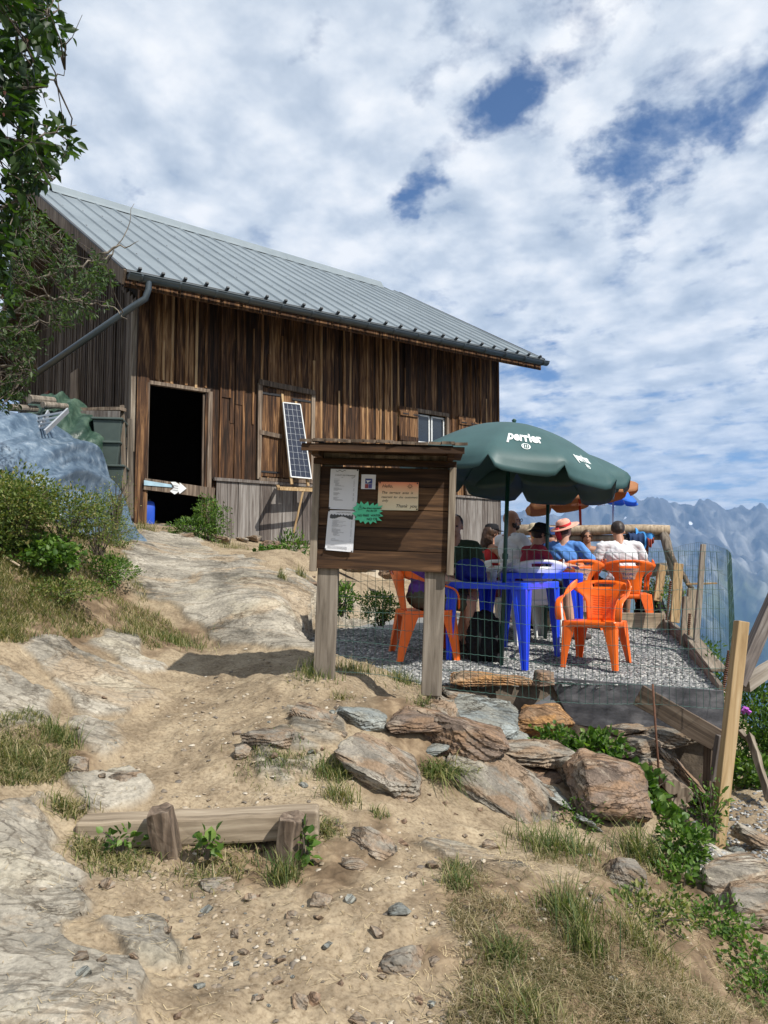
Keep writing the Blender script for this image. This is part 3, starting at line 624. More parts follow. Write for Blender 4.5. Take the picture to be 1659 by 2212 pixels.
for i in range(nrib):
    c=(i+.5)/nrib; b.beam(rp(c,.0,.03),rp(c,-.004,.085)+Vector((0,-.02,0)),.045,.03)
    for v in (.2,.45,.7,.93): b.beam(rp(c+.003,v,.04),rp(c+.003,v+.003,.055),.02,.012)
b.beam(rp(.0,0,.01),rp(1,0,.01),.03,.04); b.build('snow_clip',M['roofdark'],house)
# soffit, rafters, fascia
b=MB(); b.grid([[rp(0,0,-.0),rp(1,0,-.0)],[rp(0,1,-.0),rp(1,1,-.0)]]); b.grid([[rq(0,0,0),rq(1,0,0)],[rq(0,1,0),rq(1,1,0)]])
b.build('roof_boarding',M['gablewood'],house,solid=.03)
b=MB()
for i in range(12):
    u=.03+i*.085; b.beam(rp(u,0.005,-.07),rp(u,.24,-.07),.08,.10,up=(0,-.5,.85))
b.build('rafter',M['gablewood'],house)
b=MB(); b.beam(rp(0.0,.0,-.12)+Vector((0,.02,-.01)),rp(1,0,-.12)+Vector((0,.02,-.01)),.03,.15,n=8,j=.002); b.build('fascia_board',M['chalet'],house)
b=MB(); b.beam(rp(-.004,-.01,-.075),rp(-.004,.5,-.075),.035,.20,up=(0,-.55,.83)); b.beam(rp(-.004,.5,-.075),rp(-.004,1.0,-.075),.035,.20,up=(0,-.55,.83)); b.beam(rq(-.004,-.01,-.075),rq(-.004,1.0,-.075),.035,.20,up=(0,.55,.83)); b.build('barge_board',M['oldwood'],house)
b=MB(); b.beam(rp(-.004,0,.03),rp(-.004,1,.03),.05,.02,up=(0,-.55,.83)); b.beam(rp(1.001,0,.03),rp(1.001,1,.03),.05,.03,up=(0,-.55,.83)); b.build('verge_trim',M['roofdark'],house)
# gutter: half round trough with straps
def gut(u,r,a):
    p=rp(u,0,0)+Vector((0,-.085,-.055)); return p+Vector((0,r*math.cos(a),r*math.sin(a)))
b=MB(); A=[math.pi+math.pi*i/10 for i in range(11)]
b.grid([[gut(u,.075,a) for a in A] for u in (.0,.25,.5,.75,1.0)]); b.build('gutter',M['zinc'],house,smooth=True,solid=.006)
b=MB(); P=[[gut(0.0,.001,a) for a in A],[gut(0.0,.075,a) for a in A]]; b.grid(P); P=[[gut(1.0,.001,a) for a in A],[gut(1.0,.075,a) for a in A]]; b.grid(P)
b.tube([gut(0,.078,math.pi),gut(1,.078,math.pi)],.01,6); b.build('gutter_end',M['zinc'],house)
for i in range(16):
    u=.02+.962*i/15; g_=MB(); P=[[gut(u-.0018,.083,a) for a in A],[gut(u+.0018,.083,a) for a in A]]; g_.grid(P)
    g_.beam(gut(u,.083,math.pi),gut(u,.083,math.pi)+Vector((0,-.0,.035)),.03,.01); g_.build('gutter_strap',M['zinc'],house,solid=.008)
# downpipe
o=gut(.033,.05,1.5*math.pi); g0=HI@at(62,818,10.9); e1=o+Vector((0,0,-.12)); 
b=MB(); b.tube([gut(.033,.0,0),o,e1,e1+Vector((-.03,.03,-.13)),e1+Vector((-.16,.1,-.24)),g0],[.06,.05,.047,.047,.047,.047],12); b.build('downpipe',M['zinc'],house,smooth=True)
# door opening frame and the plank across it
b=MB(); b.box((dl.x-.0,-.04,dtop-.02),(dr.x+.03,.05,dtop+.035)); b.box((dr.x-.0,-.05,dbot),(dr.x+.07,.05,dtop),j=.004); b.box((dl.x-.05,-.05,dbot),(dl.x-.0,.05,dtop),j=.004); b.box((dr.x-.07,.0,dbot),(dr.x-.005,.04,dtop-.05),j=.006)
door=b.build('door_frame',M['oldwood'],house)
b=MB(); b.box((dl.x,-.1,dbot-.12),(dr.x,.05,dbot-.01)); b.build('door_step',M['greywood'],house)
b=MB(); q0=Hp(311,1045,-.08); q1=Hp(463,1066,-.08); b.beam(q0,q1,.03,.17,n=5,j=.003); ck=b.build('cross_plank',M['oldwood'],house)
b=MB(); b.add([tuple(Hp(px,py,-.105)) for px,py in ((311,1037),(311,1048),(372,1053),(372,1047))],[(0,1,2,3)]); b.build('blue_stripe',flat('pale_blue_paint',(.32,.47,.56),var=.2),house,solid=.004)
# arrow sign on plank (a thing of its own: screwed on)
arr=[(369,1041),(379,1041),(388,1047),(388,1042),(403,1055),(388,1067),(386,1062),(381,1066),(377,1068),(367,1061),(377,1053)]
b=MB(); P=[tuple(Hp(px,py,-.125)) for px,py in arr]; P2=[tuple(Hp(px,py,-.11)) for px,py in arr]; n=len(arr)
b.add(P+P2,[tuple(range(n))]+[(i,(i+1)%n,n+(i+1)%n,n+i) for i in range(n)]); b.build('arrow_board',M['whitepaint'],house)
b=MB(); 
for r_ in range(3):
    for k in range(5): 
        c=Hp(374+k*2.5,1048+r_*5+k*.5,-.13); b.box((c.x-.007,c.y,c.z-.006),(c.x+.007,c.y+.003,c.z+.006))
b.build('faded_lettering',flat('faded_ink',(.3,.3,.32)),house)
# big closed shutter doors, left
a0=Hp(556,940); a1=Hp(672,940); zt=Hp(610,838).z; zb=Hp(610,1040).z
b=MB(); x=a0.x+.05
while x<a1.x-.05:
    x1=min(x+rs.uniform(.11,.17),a1.x-.04); b.box((x+.002,-.055,zb+.06),(x1-.002,-.03,zt-.05),j=.003); x=x1
sh=b.build('hayloft_door',M['chalet'],house)
b=MB(); b.beam((a0.x-.02,-.07,zt+.02),(a1.x+.02,-.07,zt-.02),.06,.09,n=4,j=.006); b.beam((a0.x,-.07,zb),(a1.x+.1,-.07,zb+.02),.06,.06,n=4,j=.006); b.box((a0.x-.03,-.08,zb),(a0.x+.04,-.04,zt),j=.006); b.box((a1.x-.04,-.08,zb),(a1.x+.03,-.04,zt),j=.006); b.beam((a0.x,-.07,(zt+zb)/2-.02),(a0.x+.42,-.07,(zt+zb)/2-.05),.04,.07,j=.004); b.build('door_surround',M['oldwood'],house)
b=MB(); 
for xx,dz in ((a0.x+.02,-.17),(a1.x-.42,-.2)): b.box((xx,-.066,zt+dz),(xx+.42,-.058,zt+dz+.035))
b.box((a0.x+.02,-.066,zb+.12),(a0.x+.4,-.058,zb+.15)); b.build('strap_hinge',M['iron'],house)
# window with two panes and open shutters
win=MB(); win.box((wl.x-.06,-.055,wt),(wr.x+.06,-.0,wt+.07),j=.003); win.box((wl.x-.06,-.055,wb-.06),(wr.x+.06,.0,wb),j=.003); win.box((wl.x-.06,-.05,wb),(wl.x,.0,wt),j=.003); win.box((wr.x,-.05,wb),(wr.x+.06,.0,wt),j=.003)
wn=win.build('window',M['oldwood'],house)
mid=(wl.x+wr.x)/2
for p0,p1 in ((wl.x+.01,mid-.02),(mid+.02,wr.x-.01)):
    b=MB(); b.box((p0,.02,wb+.02),(p0+.03,.05,wt-.02)); b.box((p1-.03,.02,wb+.02),(p1,.05,wt-.02)); b.box((p0,.02,wb+.02),(p1,.05,wb+.05)); b.box((p0,.02,wt-.05),(p1,.05,wt-.02)); b.build('casement',M['whitepaint'],wn)
    b=MB(); b.box((p0+.03,.034,wb+.05),(p1-.03,.038,wt-.05)); b.build('pane',M['glass'],wn)
for X0,X1 in ((Hp(857,930).x,Hp(897,930).x),(Hp(985,930).x,Hp(1021,930).x)):
    b=MB(); x=X0
    while x<X1-.02:
        x1=min(x+.13,X1); b.box((x+.002,-.085,wb-.12),(x1-.002,-.06,wt+.06),j=.002); x=x1
    for z in (wb+.0,wt-.12): b.box((X0+.01,-.11,z),(X1-.01,-.087,z+.09),j=.003)
    b.build('shutter',M['chalet'],house); b=MB(); b.box((X0+.06,-.118,wt-.09),(X0+.2,-.112,wt-.07)); b.box((X1-.14,-.118,wt-.09),(X1+.02,-.112,wt-.07)); b.build('strap_hinge',M['iron'],house)
# lower shutter under the parasol
b=MB(); xa=Hp(1000,1060).x; zc=Hp(1015,1035).z; b.box((xa,-.09,lowZ+.02),(xa+.5,-.06,zc),j=.003); b.box((xa,-.115,lowZ+.06),(xa+.5,-.092,lowZ+.13),j=.003); b.build('shutter',M['oldwood'],house)
# gable shutter and red panel seen through the branches
ga=Gp(75,780); b=MB(); b.box((-.09,3.0,2.6),(-.05,3.5,3.6),j=.004); b.box((-.11,3.05,2.9),(-.09,3.45,3.0)); b.build('shutter',M['oldwood'],house)
b=MB(); b.box((-.08,5.2,2.0),(-.05,6.2,3.6),j=.004); b.build('shutter',flat('faded_red_paint',(.14,.045,.03),rough=.8),house)
# ---------------------------------------------------------------- solar panel on its stand
sp=thing('solar_panel','narrow solar panel leaning upright on a wooden stand against the chalet wall','solar panel')
def Hw(px,py,off): return HM@Hp(px,py,off)
tl=Hw(611,870,-.12); tr=Hw(648,874,-.12); bl_=Hw(628,1030,-.42); br=Hw(672,1034,-.42)
nrm=(tr-tl).cross(bl_-tl).normalized()*-1
if nrm.y>0: nrm=-nrm
def quad(a,b_,c,d,th,nn): return [a,b_,c,d]+[p-nn*th for p in (a,b_,c,d)]
QF=[(0,1,2,3),(7,6,5,4),(0,4,5,1),(1,5,6,2),(2,6,7,3),(3,7,4,0)]
b=MB(); 
for (p,q) in ((tl,bl_),(tr,br),(tl,tr),(bl_,br)): b.beam(p,q,.018,.03,up=nrm)
b.build('frame',M['whitepaint'],sp)
b=MB(); b.add(quad(tl,tr,br,bl_,.02,nrm),QF); b.build('cell_panel',M['solar'],sp)
b=MB()
for i in range(1,4):
    f=i/4; b.beam(tl.lerp(tr,f)+nrm*.003,bl_.lerp(br,f)+nrm*.003,.003,.002,up=nrm)
for i in range(1,12):
    f=i/12; b.beam(tl.lerp(bl_,f)+nrm*.003,tr.lerp(br,f)+nrm*.003,.0025,.002,up=nrm)
b.build('cell_lines',M['alu'],sp)
b=MB(); 
for p,q,k in ((tl,bl_,(.02,0,0)),(tr,br,(-.05,0,0))):
    k=Vector(k); d=(p-q).normalized(); b.beam(p+d*.18-nrm*.035+k,q-d*.12-nrm*.035+k,.045,.03,up=nrm)
for _ in (0,): b.build('back_rail',M['fresh'],sp)
b=MB(); s0=Hw(600,1050,-.12); s1=Hw(603,1056,-.62); s2=Hw(681,1060,-.55); s3=Hw(678,1052,-.12)
b.beam(s0,s1,.05,.04); b.beam(s3,s2,.05,.04); b.beam(s1,s2,.05,.04); b.beam(s0.lerp(s1,.5),s3.lerp(s2,.5),.12,.02); b.build('shelf',M['fresh'],sp)
b=MB(); b.beam(s1.lerp(s2,.66),Hw(632,1162,-.5),.045,.03); b.build('prop',M['fresh'],sp)
# ---------------------------------------------------------------- text helper
def text_geo(txt,size,shear=0,extr=0,font=None,off=0,align='LEFT',res=3):
    cu=bpy.data.curves.new('t','FONT'); cu.body=txt; cu.size=size; cu.shear=shear; cu.extrude=extr; cu.offset=off; cu.align_x=align; cu.resolution_u=res
    ob=bpy.data.objects.new('t',cu); sc.collection.objects.link(ob); dg=bpy.context.evaluated_depsgraph_get(); me=bpy.data.meshes.new_from_object(ob.evaluated_get(dg))
    v=[tuple(p.co) for p in me.vertices]; f=[tuple(p.vertices) for p in me.polygons]
    bpy.data.objects.remove(ob); bpy.data.meshes.remove(me); bpy.data.curves.remove(cu); return v,f
# ---------------------------------------------------------------- notice board
SM=Matrix.Translation((0,5.05,0))@Matrix.Rotation(R(-3),4,'Z')@Matrix.Rotation(R(2.0),4,'Y'); SI=SM.inverted()
def Sp(px,py,off=0):
    d=SI.to_3x3()@ray(px,py); o=SI@Vector((0,0,0)); t=(off-o.y)/d.y; return o+d*t
e=SM.to_euler()
sign=thing('notice_board','dark brown wooden notice board with small roof on two square posts beside the path','notice board',(0,5.05,0),rot=(e.x,e.y,e.z))
L_=Sp(688,1120).x; Rr=Sp(968,1120).x; T_=Sp(830,1010).z; B_=Sp(830,1233).z
b=MB(); n=5; z=B_
for i in range(n):
    z1=B_+(T_-B_)*(i+1)/n+(.01 if i%2 else -.006)*(i<n-1); b.box((L_-.02,0,z+.003),(Rr+.02,.022,z1-.001),j=.0015); z=z1
b.build('board_planks',M['signwood'],sign)
b=MB(); b.box((L_-.015,.0235,B_+.01),(Rr+.015,.034,T_)); b.build('back_panel',M['dark'],sign)
fr=[]
b=MB(); b.box((L_-.045,-.03,B_-.02),(L_,.035,T_+.01)); b.build('side_frame',M['framewood'],sign,bevel=.003)
b=MB(); b.box((Rr,-.03,B_-.015),(Rr+.045,.035,T_+.01)); b.build('side_frame',M['framewood'],sign,bevel=.003)
b=MB(); b.box((L_-.045,-.032,T_+.012),(Rr+.045,.035,T_+.05)); b.build('top_frame',M['signwood'],sign,bevel=.003)
b=MB(); b.box((L_+.2,-.05,T_+.056),(Rr-.2,-.035,T_+.075)); b.box((L_-.02,0,T_+.05),(Rr+.02,.02,T_+.16)); b.build('header_board',M['postwood'],sign)
pl=Sp(706,1330,.09).x; pr=Sp(937,1330,.09).x
pbl=SI@Vector((*hit(695,1455).xy,hit(695,1455).z)); 
b=MB(); b.box((pl-.068,.026,pbl.z-.25),(pl+.068,.12,T_+.08),j=.003); b.build('post',M['postwood'],sign,bevel=.005)
b=MB(); b.box((pr-.068,.026,Sp(930,1502,.05).z),(pr+.068,.12,T_+.08),j=.003); b.box((pr-.03,.13,Sp(930,1502,.05).z-.3),(pr+.05,.2,T_-.4)); b.build('post',M['postwood'],sign,bevel=.005)
b=MB()
def rf(x,y): return T_+.150-(.0-y)*-.0+ (y+.36)*.16
for i in range(13):
    x0=L_-.09+i*(Rr-L_+.19)/13; x1=x0+(Rr-L_+.19)/13-.003; dz=rs.uniform(0,.01)
    b.add([(x0,-.34+rs.uniform(-.02,.01),rf(0,-.34)+dz-.04),(x1,-.34+rs.uniform(-.02,.01),rf(0,-.34)+dz-.04),(x1,.22,rf(0,.22)+dz-.04),(x0,.22,rf(0,.22)+dz-.04)],[(0,1,2,3)])
b.build('shingle_roof',M['oldwood'],sign,solid=.018)
b=MB(); b.box((L_-.08,-.32,rf(0,-.32)-.068),(Rr+.08,.2,rf(0,-.32)-.055)); b.beam((L_-.08,-.325,rf(0,-.32)-.085),(Rr+.08,-.325,rf(0,-.32)-.080),.02,.035); b.build('roof_boards',M['signwood'],sign)
for x in (L_-.0,Rr-.0):
    b=MB(); b.add([(x-.02,-.3,rf(0,-.3)-.075),(x+.02,-.3,rf(0,-.3)-.075),(x+.02,0,rf(0,-.3)-.075),(x-.02,0,rf(0,-.3)-.075),(x-.02,-.27,rf(0,-.3)-.12),(x+.02,-.27,rf(0,-.3)-.12),(x+.02,0,T_+.05),(x-.02,0,T_+.05)],[(3,2,1,0),(4,5,6,7),(0,1,5,4),(1,2,6,5),(2,3,7,6),(3,0,4,7)]); b.build('roof_bracket',M['signwood'],sign)
# papers on the board: each its own thing, mapped by its four photo corners
def z2(px,py): return (950+px/2.405)*.6636,(1380+py/2.405)*.6636
def z4(px,py): return (1000+px/3.456)*.6636,(1480+py/3.456)*.6636
def paper(name,label,cat,cor,matl,off=-.012,jag=None,grad=None):
    P=[Sp(*z4(*c),off) for c in cor]; P=[Vector((p.x,off,p.z)) for p in P]
    c=sum(P,Vector())/4; t=thing(name,label,cat); t.matrix_world=SM@Matrix.Translation(c)
    def mp_(u,v,h=0): # u right, v down 0..1
        p=P[0].lerp(P[1],u).lerp(P[3].lerp(P[2],u),v)-c; return Vector((p.x,-h-.004*math.sin(u*4+v*5)-.001,p.z))
    b=MB()
    if jag: 
        V=[mp_(u,v,0) for u,v in jag]; n=len(V); b.add([mp_(.5,.5,0)]+V,[(0,1+i,1+(i+1)%n) for i in range(n)])
        b.build('sheet',matl,t,solid=.0015)
    else:
        b.grid([[mp_(i/8,j/10,0) for i in range(9)] for j in range(11)]); b.build('sheet',matl,t,solid=.001)
    return t,mp_,P,c
def write(t,mp_,lines,wd,ht,name='writing',matl=None,thick=.0):
    b=MB()
    for (u,v,txt,sz,*rest) in lines:
        shear=rest[0] if rest else 0; vs,fs=text_geo(txt,sz,shear,off=thick)
        b.add([mp_(u+x/wd,v-y/ht,.0025) for x,y,_ in vs],fs)
    return b.build(name,matl or M['ink'],t)
def bars(b,mp_,u,v,l,h=.006): b.add([mp_(u,v,.0022),mp_(u+l,v,.0022),mp_(u+l,v+h,.0022),mp_(u,v+h,.0022)],[(3,2,1,0)])
def pins(t,mp_,L): 
    b=MB()
    for u,v in L:
        p=mp_(u,v,.004); b.tube([p,p+Vector((0,-.006,0))],.005,8)
    b.build('pin',M['iron'],t)
menu1,mf,P,c=paper('menu_sheet','upper long white menu sheet headed CHALET DES PYRAMIDES, leaves drawn at the top','paper',[(266,160),(580,168),(556,622),(242,610)],M['paper'])
write(menu1,mf,[(.17,.17,'CHALET DES PYRAMIDES',.0118),(.40,.215,'2023',.006)],.18,.26)
b=MB(); r2=random.Random(4)
for blk,(v0,nl) in enumerate(((.25,1),(.285,8),(.47,4),(.59,4),(.70,5))):
    for i in range(nl): bars(b,mf,.14+.05*(i>3),v0+i*.019,(.2 if i==0 else r2.uniform(.1,.35)))
    for i in range(nl): bars(b,mf,.84,v0+i*.019+.005,.04)
b.build('menu_lines',flat('grey_print',(.22,.22,.24)),menu1)
b=MB()
for k in range(16):
    u=.18+.03*k if k<12 else .75+.03*(k-12); v=.05+.04*math.sin(k*1.1)*(.4)+(.15 if k>=12 else 0); p=[mf(u,v,.0022),mf(u+.02,v-.012,.0022),mf(u+.045,v,.0022),mf(u+.02,v+.008,.0022)]; b.add(p,[(3,2,1,0)])
b.build('leaf_drawing',flat('grey_print_b',(.25,.26,.27)),menu1); pins(menu1,mf,[(.96,.02),(.02,.98)])
menu2,mf,P,c=paper('menu_sheet','lower long white menu sheet with a dark mountain drawing under its heading','paper',[(240,626),(545,630),(515,1098),(198,1070)],M['paper'],off=-.016)
write(menu2,mf,[(.30,.065,'CHALET DES PYRAMIDES',.0085)],.18,.26)
b=MB(); r2=random.Random(8)
for v0,nl in ((.21,1),(.245,9),(.44,1),(.465,9),(.70,1),(.73,2),(.86,1),(.89,4)):
    for i in range(nl):
        bars(b,mf,.18+(.06 if v0==.465 and i>4 else 0)-(.1 if v0>.88 else 0),v0+i*.019,(.16 if nl==1 else (.7 if v0>.88 else r2.uniform(.15,.5))),.005)
    if v0<.85:
        for i in range(nl): bars(b,mf,.86,v0+i*.019+.006,.04,.005)
b.build('menu_lines',flat('grey_print_c',(.2,.2,.22)),menu2)
b=MB(); n=44; top=[];bot=[]
for i in range(n+1):
    u=.08+.84*i/n; h=.035+.045*abs(math.sin(i*.55))*(.6+.4*r2.random()); top.append(mf(u,.155+.025*u-h,.0024)); bot.append(mf(u,.165+.03*math.sin(u*9)+.02*u+.012*r2.random(),.0024))
b.grid([top,bot]); b.build('mountain_drawing',flat('charcoal_print',(.06,.065,.07)),menu2); pins(menu2,mf,[(.03,.01),(.02,.98),(.96,.98)])
card,mf,P,c=paper('notice_card','small white card with a blue and red square picture, top middle of the board','card',[(612,222),(774,226),(766,390),(605,386)],M['paper'])
b=MB()
def rect(b,u0,v0,u1,v1,h=.0022): b.add([mf(u0,v0,h),mf(u1,v0,h),mf(u1,v1,h),mf(u0,v1,h)],[(3,2,1,0)])
rect(b,.28,.28,.76,.62); b.build('picture',flat('navy_print',(.05,.07,.24)),card); b=MB(); rect(b,.27,.65,.5,.95); b.build('picture',flat('dull_red_print',(.3,.05,.05)),card); b=MB(); rect(b,.52,.65,.76,.95); b.build('picture',flat('violet_print',(.1,.09,.28)),card)
b=MB(); b.add([mf(.34,.4,.003),mf(.7,.4,.003),mf(.6,.58,.003),mf(.44,.58,.003)],[(3,2,1,0)]); rect(b,.3,.63,.75,.645,.003); b.build('picture_white',M['whiteprint'],card)
note,mf,P,c=paper('handwritten_note','orange-to-cream handwritten sheet reading Hello, the terrace area is reserved for the customers only','note',[(803,306),(1254,312),(1247,630),(790,622)],None)
m_,t_,b_=base_mat('orange_fading_paper',.75); tc_=N(t_,'ShaderNodeTexCoord'); sx=N(t_,'ShaderNodeSeparateXYZ'); t_.links.new(tc_.outputs['Generated'],sx.inputs[0])
t_.links.new(ramp(t_,sx.outputs[2],[(0,(.80,.72,.50)),(.55,(.82,.62,.40)),(.82,(.85,.45,.26)),(1,(.85,.27,.14))]),b_.inputs['Base Color'])
for ch in note.children: ch.data.materials.clear(); ch.data.materials.append(m_)
wd=(P[1]-P[0]).length; ht=(P[3]-P[0]).length
write(note,mf,[(.09,.20,'Hello,',.03,.3),(.08,.42,'The  terrace  area  is',.0245,.3),(.08,.57,'reserved  for  the  customers',.0200,.3),(.10,.70,'only',.0235,.3),(.44,.90,'Thank  you !',.031,.3)],wd,ht)
b=MB(); q=[mf(.79+.035*math.cos(a),.15+.05*math.sin(a),.003) for a in [2*math.pi*i/14 for i in range(15)]]; b.tube(q,.0009,4)
for i in range(10):
    a=2*math.pi*i/10; b.tube([mf(.79+.045*math.cos(a),.15+.066*math.sin(a),.003),mf(.79+.07*math.cos(a),.15+.1*math.sin(a),.003)],.0009,4)
b.tube([mf(.775+.03*i/4,.165+.018*math.sin(math.pi*i/4),.003) for i in range(5)],.0008,4); b.build('sun_doodle',M['ink'],note); pins(note,mf,[(.04,.03),(.97,.04),(.97,.96)])
star=[(512,600),(560,570),(553,536),(590,560),(606,522),(640,562),(684,527),(700,575),(745,540),(752,572),(798,545),(797,582),(852,570),(815,615),(850,640),(808,655),(858,692),(800,705),(842,747),(775,738),(780,773),(740,752),(712,785),(690,752),(652,780),(630,745),(598,768),(585,735),(530,735),(555,700),(502,658),(550,640)]
xs=[p[0] for p in star];ys=[p[1] for p in star]; bb=(min(xs),min(ys),max(xs),max(ys))
jag=[((x-bb[0])/(bb[2]-bb[0]),(y-bb[1])/(bb[3]-bb[1])) for x,y in star]
st,mf,P,c=paper('star_notice','mint green spiky star notice reading NO FREE WATER NO CB','notice',[(bb[0],bb[1]),(bb[2],bb[1]),(bb[2],bb[3]),(bb[0],bb[3])],M['starpaper'],off=-.024,jag=jag)
wd=(P[1]-P[0]).length; ht=(P[3]-P[0]).length
def mf2(u,v,h=0,_m=mf): return _m(u,v,h+.002)
write(st,mf2,[(.34,.34,"Pas d'eau courante",.0165,.2),(.46,.45,'Pas de CB',.0165,.2),(.18,.66,'NO FREE  WATER',.0195),(.47,.82,'NO CB',.0225)],wd,ht,thick=.0003)
b=MB(); b.tube([mf2(.21,.37,.003),mf2(.275,.16,.003),mf2(.32,.37,.003),mf2(.21,.37,.003)],.0011,4); b.tube([mf2(.27,.23,.003),mf2(.27,.31,.003)],.001,4); b.build('warning_triangle',M['ink'],st)
# ---------------------------------------------------------------- gravel terrace
def arr2(mb): return mb
tx0,tx1,ty0,ty1=-.8,4.0,5.6,12.1
gx=np.arange(tx0,tx1,.035); gy=np.arange(ty0,ty1,.035); GX,GY=np.meshgrid(gx,gy)
D=polyd(GX,GY,TERR); ins=D>-.02
GZ=gterr(GX,GY)+.012*fbm(GX*3,GY*3,0,3,s=41)-smooth(.04,-.03,D)*.03
ids=-np.ones(GX.shape,int); V=[];k=0
jj,ii=np.nonzero(ins); ids[jj,ii]=np.arange(len(jj)); V=np.c_[GX[jj,ii],GY[jj,ii],GZ[jj,ii]]
q=np.stack([ids[:-1,:-1],ids[:-1,1:],ids[1:,1:],ids[1:,:-1]],-1).reshape(-1,4); q=q[(q>=0).all(1)]
M['gravelbed']=nmat('grey_gravel_bed',[(.3,(.10,.105,.105)),(.5,(.20,.205,.20)),(.62,(.29,.285,.275)),(.8,(.42,.41,.385))],scale=55,detail=5,rough=.95,bump=.9,bdist=.01,bscale=70)
gb=np_mesh('gravel_terrace',V,q,M['gravelbed'],smooth=True); kind(gb,'structure')
def chips(name,P,size,mat,flatz=.45,seed=1):
    r=np.random.RandomState(seed); n=len(P)
    base=np.array([(1,0,0),(0,1,0),(-1,0,0),(0,-1,0),(.55,.55,.8),(-.55,.5,.8),(-.5,-.55,.8),(.5,-.5,.8)],float)
    faces=np.array([(0,1,4,4),(1,5,4,4),(1,2,5,5),(2,6,5,5),(2,3,6,6),(3,7,6,6),(3,0,7,7),(0,4,7,7),(4,5,6,7)],int)
    tri=np.array([(0,1,4),(1,5,4),(1,2,5),(2,6,5),(2,3,6),(3,7,6),(3,0,7),(0,4,7),(4,5,6),(4,6,7)],int)
    V=base[None]*(1+.45*(r.rand(n,8,3)-.5)); V[:,:,2]*=flatz; V[:,:,0]*=(.7+.8*r.rand(n))[:,None]; V*=np.asarray(size).reshape(-1,1,1)
    a=r.rand(n)*6.283; tx=(r.rand(n)-.5)*.9; c,s_=np.cos(a),np.sin(a)
    x,y,z=V[:,:,0],V[:,:,1],V[:,:,2]; ct,st_=np.cos(tx)[:,None],np.sin(tx)[:,None]; y,z=y*ct-z*st_,y*st_+z*ct
    X=x*c[:,None]-y*s_[:,None]; Y=x*s_[:,None]+y*c[:,None]
    W=np.stack([X,Y,z],-1)+P[:,None,:]
    T=(tri[None]+8*np.arange(n)[:,None,None]).reshape(-1,3)
    return np_mesh(name,W.reshape(-1,3),T,mat)
r=np.random.RandomState(5); n=52000; px=r.uniform(-.8,3.6,n); py=5.6+(r.rand(n)**1.5)*3.1; d=polyd(px,py,TERR); k=(d>.0)&~((px<.2)&(r.rand(n)>.25+.35*smooth(-.6,.4,px))); px,py=px[k],py[k]
P=np.c_[px,py,gterr(px,py)+.012*fbm(px*3,py*3,0,3,s=41)+.002]; gc=chips('gravel',P,r.uniform(.006,.019,len(P)),M['chips'],seed=6)
gc['label']='grey crushed slate gravel on the terrace'; kind(gc,'stuff')
b=MB(); n=len(TERR); tp=[];bt_=[]
for i in range(n):
    a=Vector(TERR[i]);c=Vector(TERR[(i+1)%n])
    for k in range(10):
        p=a.lerp(c,k/10); zt_=float(gterr(p.x,np.array(p.y)))-.02; cen=Vector((1.3,8.5)); q=p+(cen-p)*.02
        tp.append((q.x,q.y,zt_)); bt_.append((p.x,p.y,min(zt_-.1,float(z_base(np.array([p.x]),np.array([p.y]))[0])-.25)))
b.grid([tp,bt_],closed=True); kind(b.build('terrace_earth',nmat('dark_earth_fill',[(.3,(.05,.04,.03)),(.7,(.18,.14,.10))],scale=9,bump=.8,bdist=.01)),'structure')
# ---------------------------------------------------------------- timber round the terrace
def plank(name,label,cat,p,q_,wd,th,mat,up=(0,0,1),n=3,j=.003,group=None,bev=.004,taper=1):
    p=Vector(p);q_=Vector(q_); L=(q_-p).length; t=(q_-p).normalized(); u=Vector(up); a=t.cross(u).normalized(); c=a.cross(t).normalized()
    Mx=Matrix((a,c,t)).transposed().to_4x4(); Mx.translation=p
    b=MB(); b.beam((0,0,0),(0,0,L),wd,th,up=(0,1,0),n=n,j=j,taper=taper); o=b.build(name,mat,bevel=bev); o.matrix_world=Mx
    if label: tag(o,label,cat,group)
    return o
# plank built so that width wd lies along a and th along up
pa=at(1186,1463,6.14); pb=at(1563,1492,5.70); cz=Vector((0,0,1))
L=(pb-pa).length; t_=(pb-pa).normalized()
panel=MB(); A=[pa,pb,at(1566,1592,5.70),at(1330,1578,5.98),at(1236,1562,6.1)]
nn=Vector((t_.y,-t_.x,0)).normalized()*.02
P0=[Vector(p)+nn for p in A]+[Vector(p)-nn for p in A]; n=5
panel.add(P0,[tuple(range(n))[::-1],tuple(range(n,2*n))]+[(i,(i+1)%n,n+(i+1)%n,n+i) for i in range(n)])
tag(panel.build('formwork_panel',M['panelwood']),'grey scuffed formwork panel holding the front edge of the gravel terrace','panel')
panel=MB(); A=[at(1110,1500,6.12),at(1186,1498,6.16),at(1240,1560,6.1),at(1120,1560,6.06)]
P0=[Vector(p)+nn for p in A]+[Vector(p)-nn for p in A]; n=4
panel.add(P0,[tuple(range(n))[::-1],tuple(range(n,2*n))]+[(i,(i+1)%n,n+(i+1)%n,n+i) for i in range(n)])
tag(panel.build('formwork_panel',M['panelwood']),'small dark board half hidden behind the rusty rock, left of the long grey panel','panel')
def kerb(p,q_,label): return plank('kerb_board',label,'board',p,q_,.035,.17,M['postwood'],n=4)
kerb(at(1557,1486,5.75)+Vector((0,0,-.06)),at(1490,1395,7.05)+Vector((0,0,-.06)),'pale kerb board along the right of the gravel, nearest the front corner')
kerb(at(1498,1392,6.95)+Vector((.03,0,-.06)),at(1440,1345,8.2)+Vector((.03,0,-.06)),'middle kerb board along the right of the gravel')
kerb(at(1441,1348,8.1)+Vector((0,0,-.07)),at(1425,1310,9.4)+Vector((0,0,-.04)),'short far kerb board beside the fence stakes')
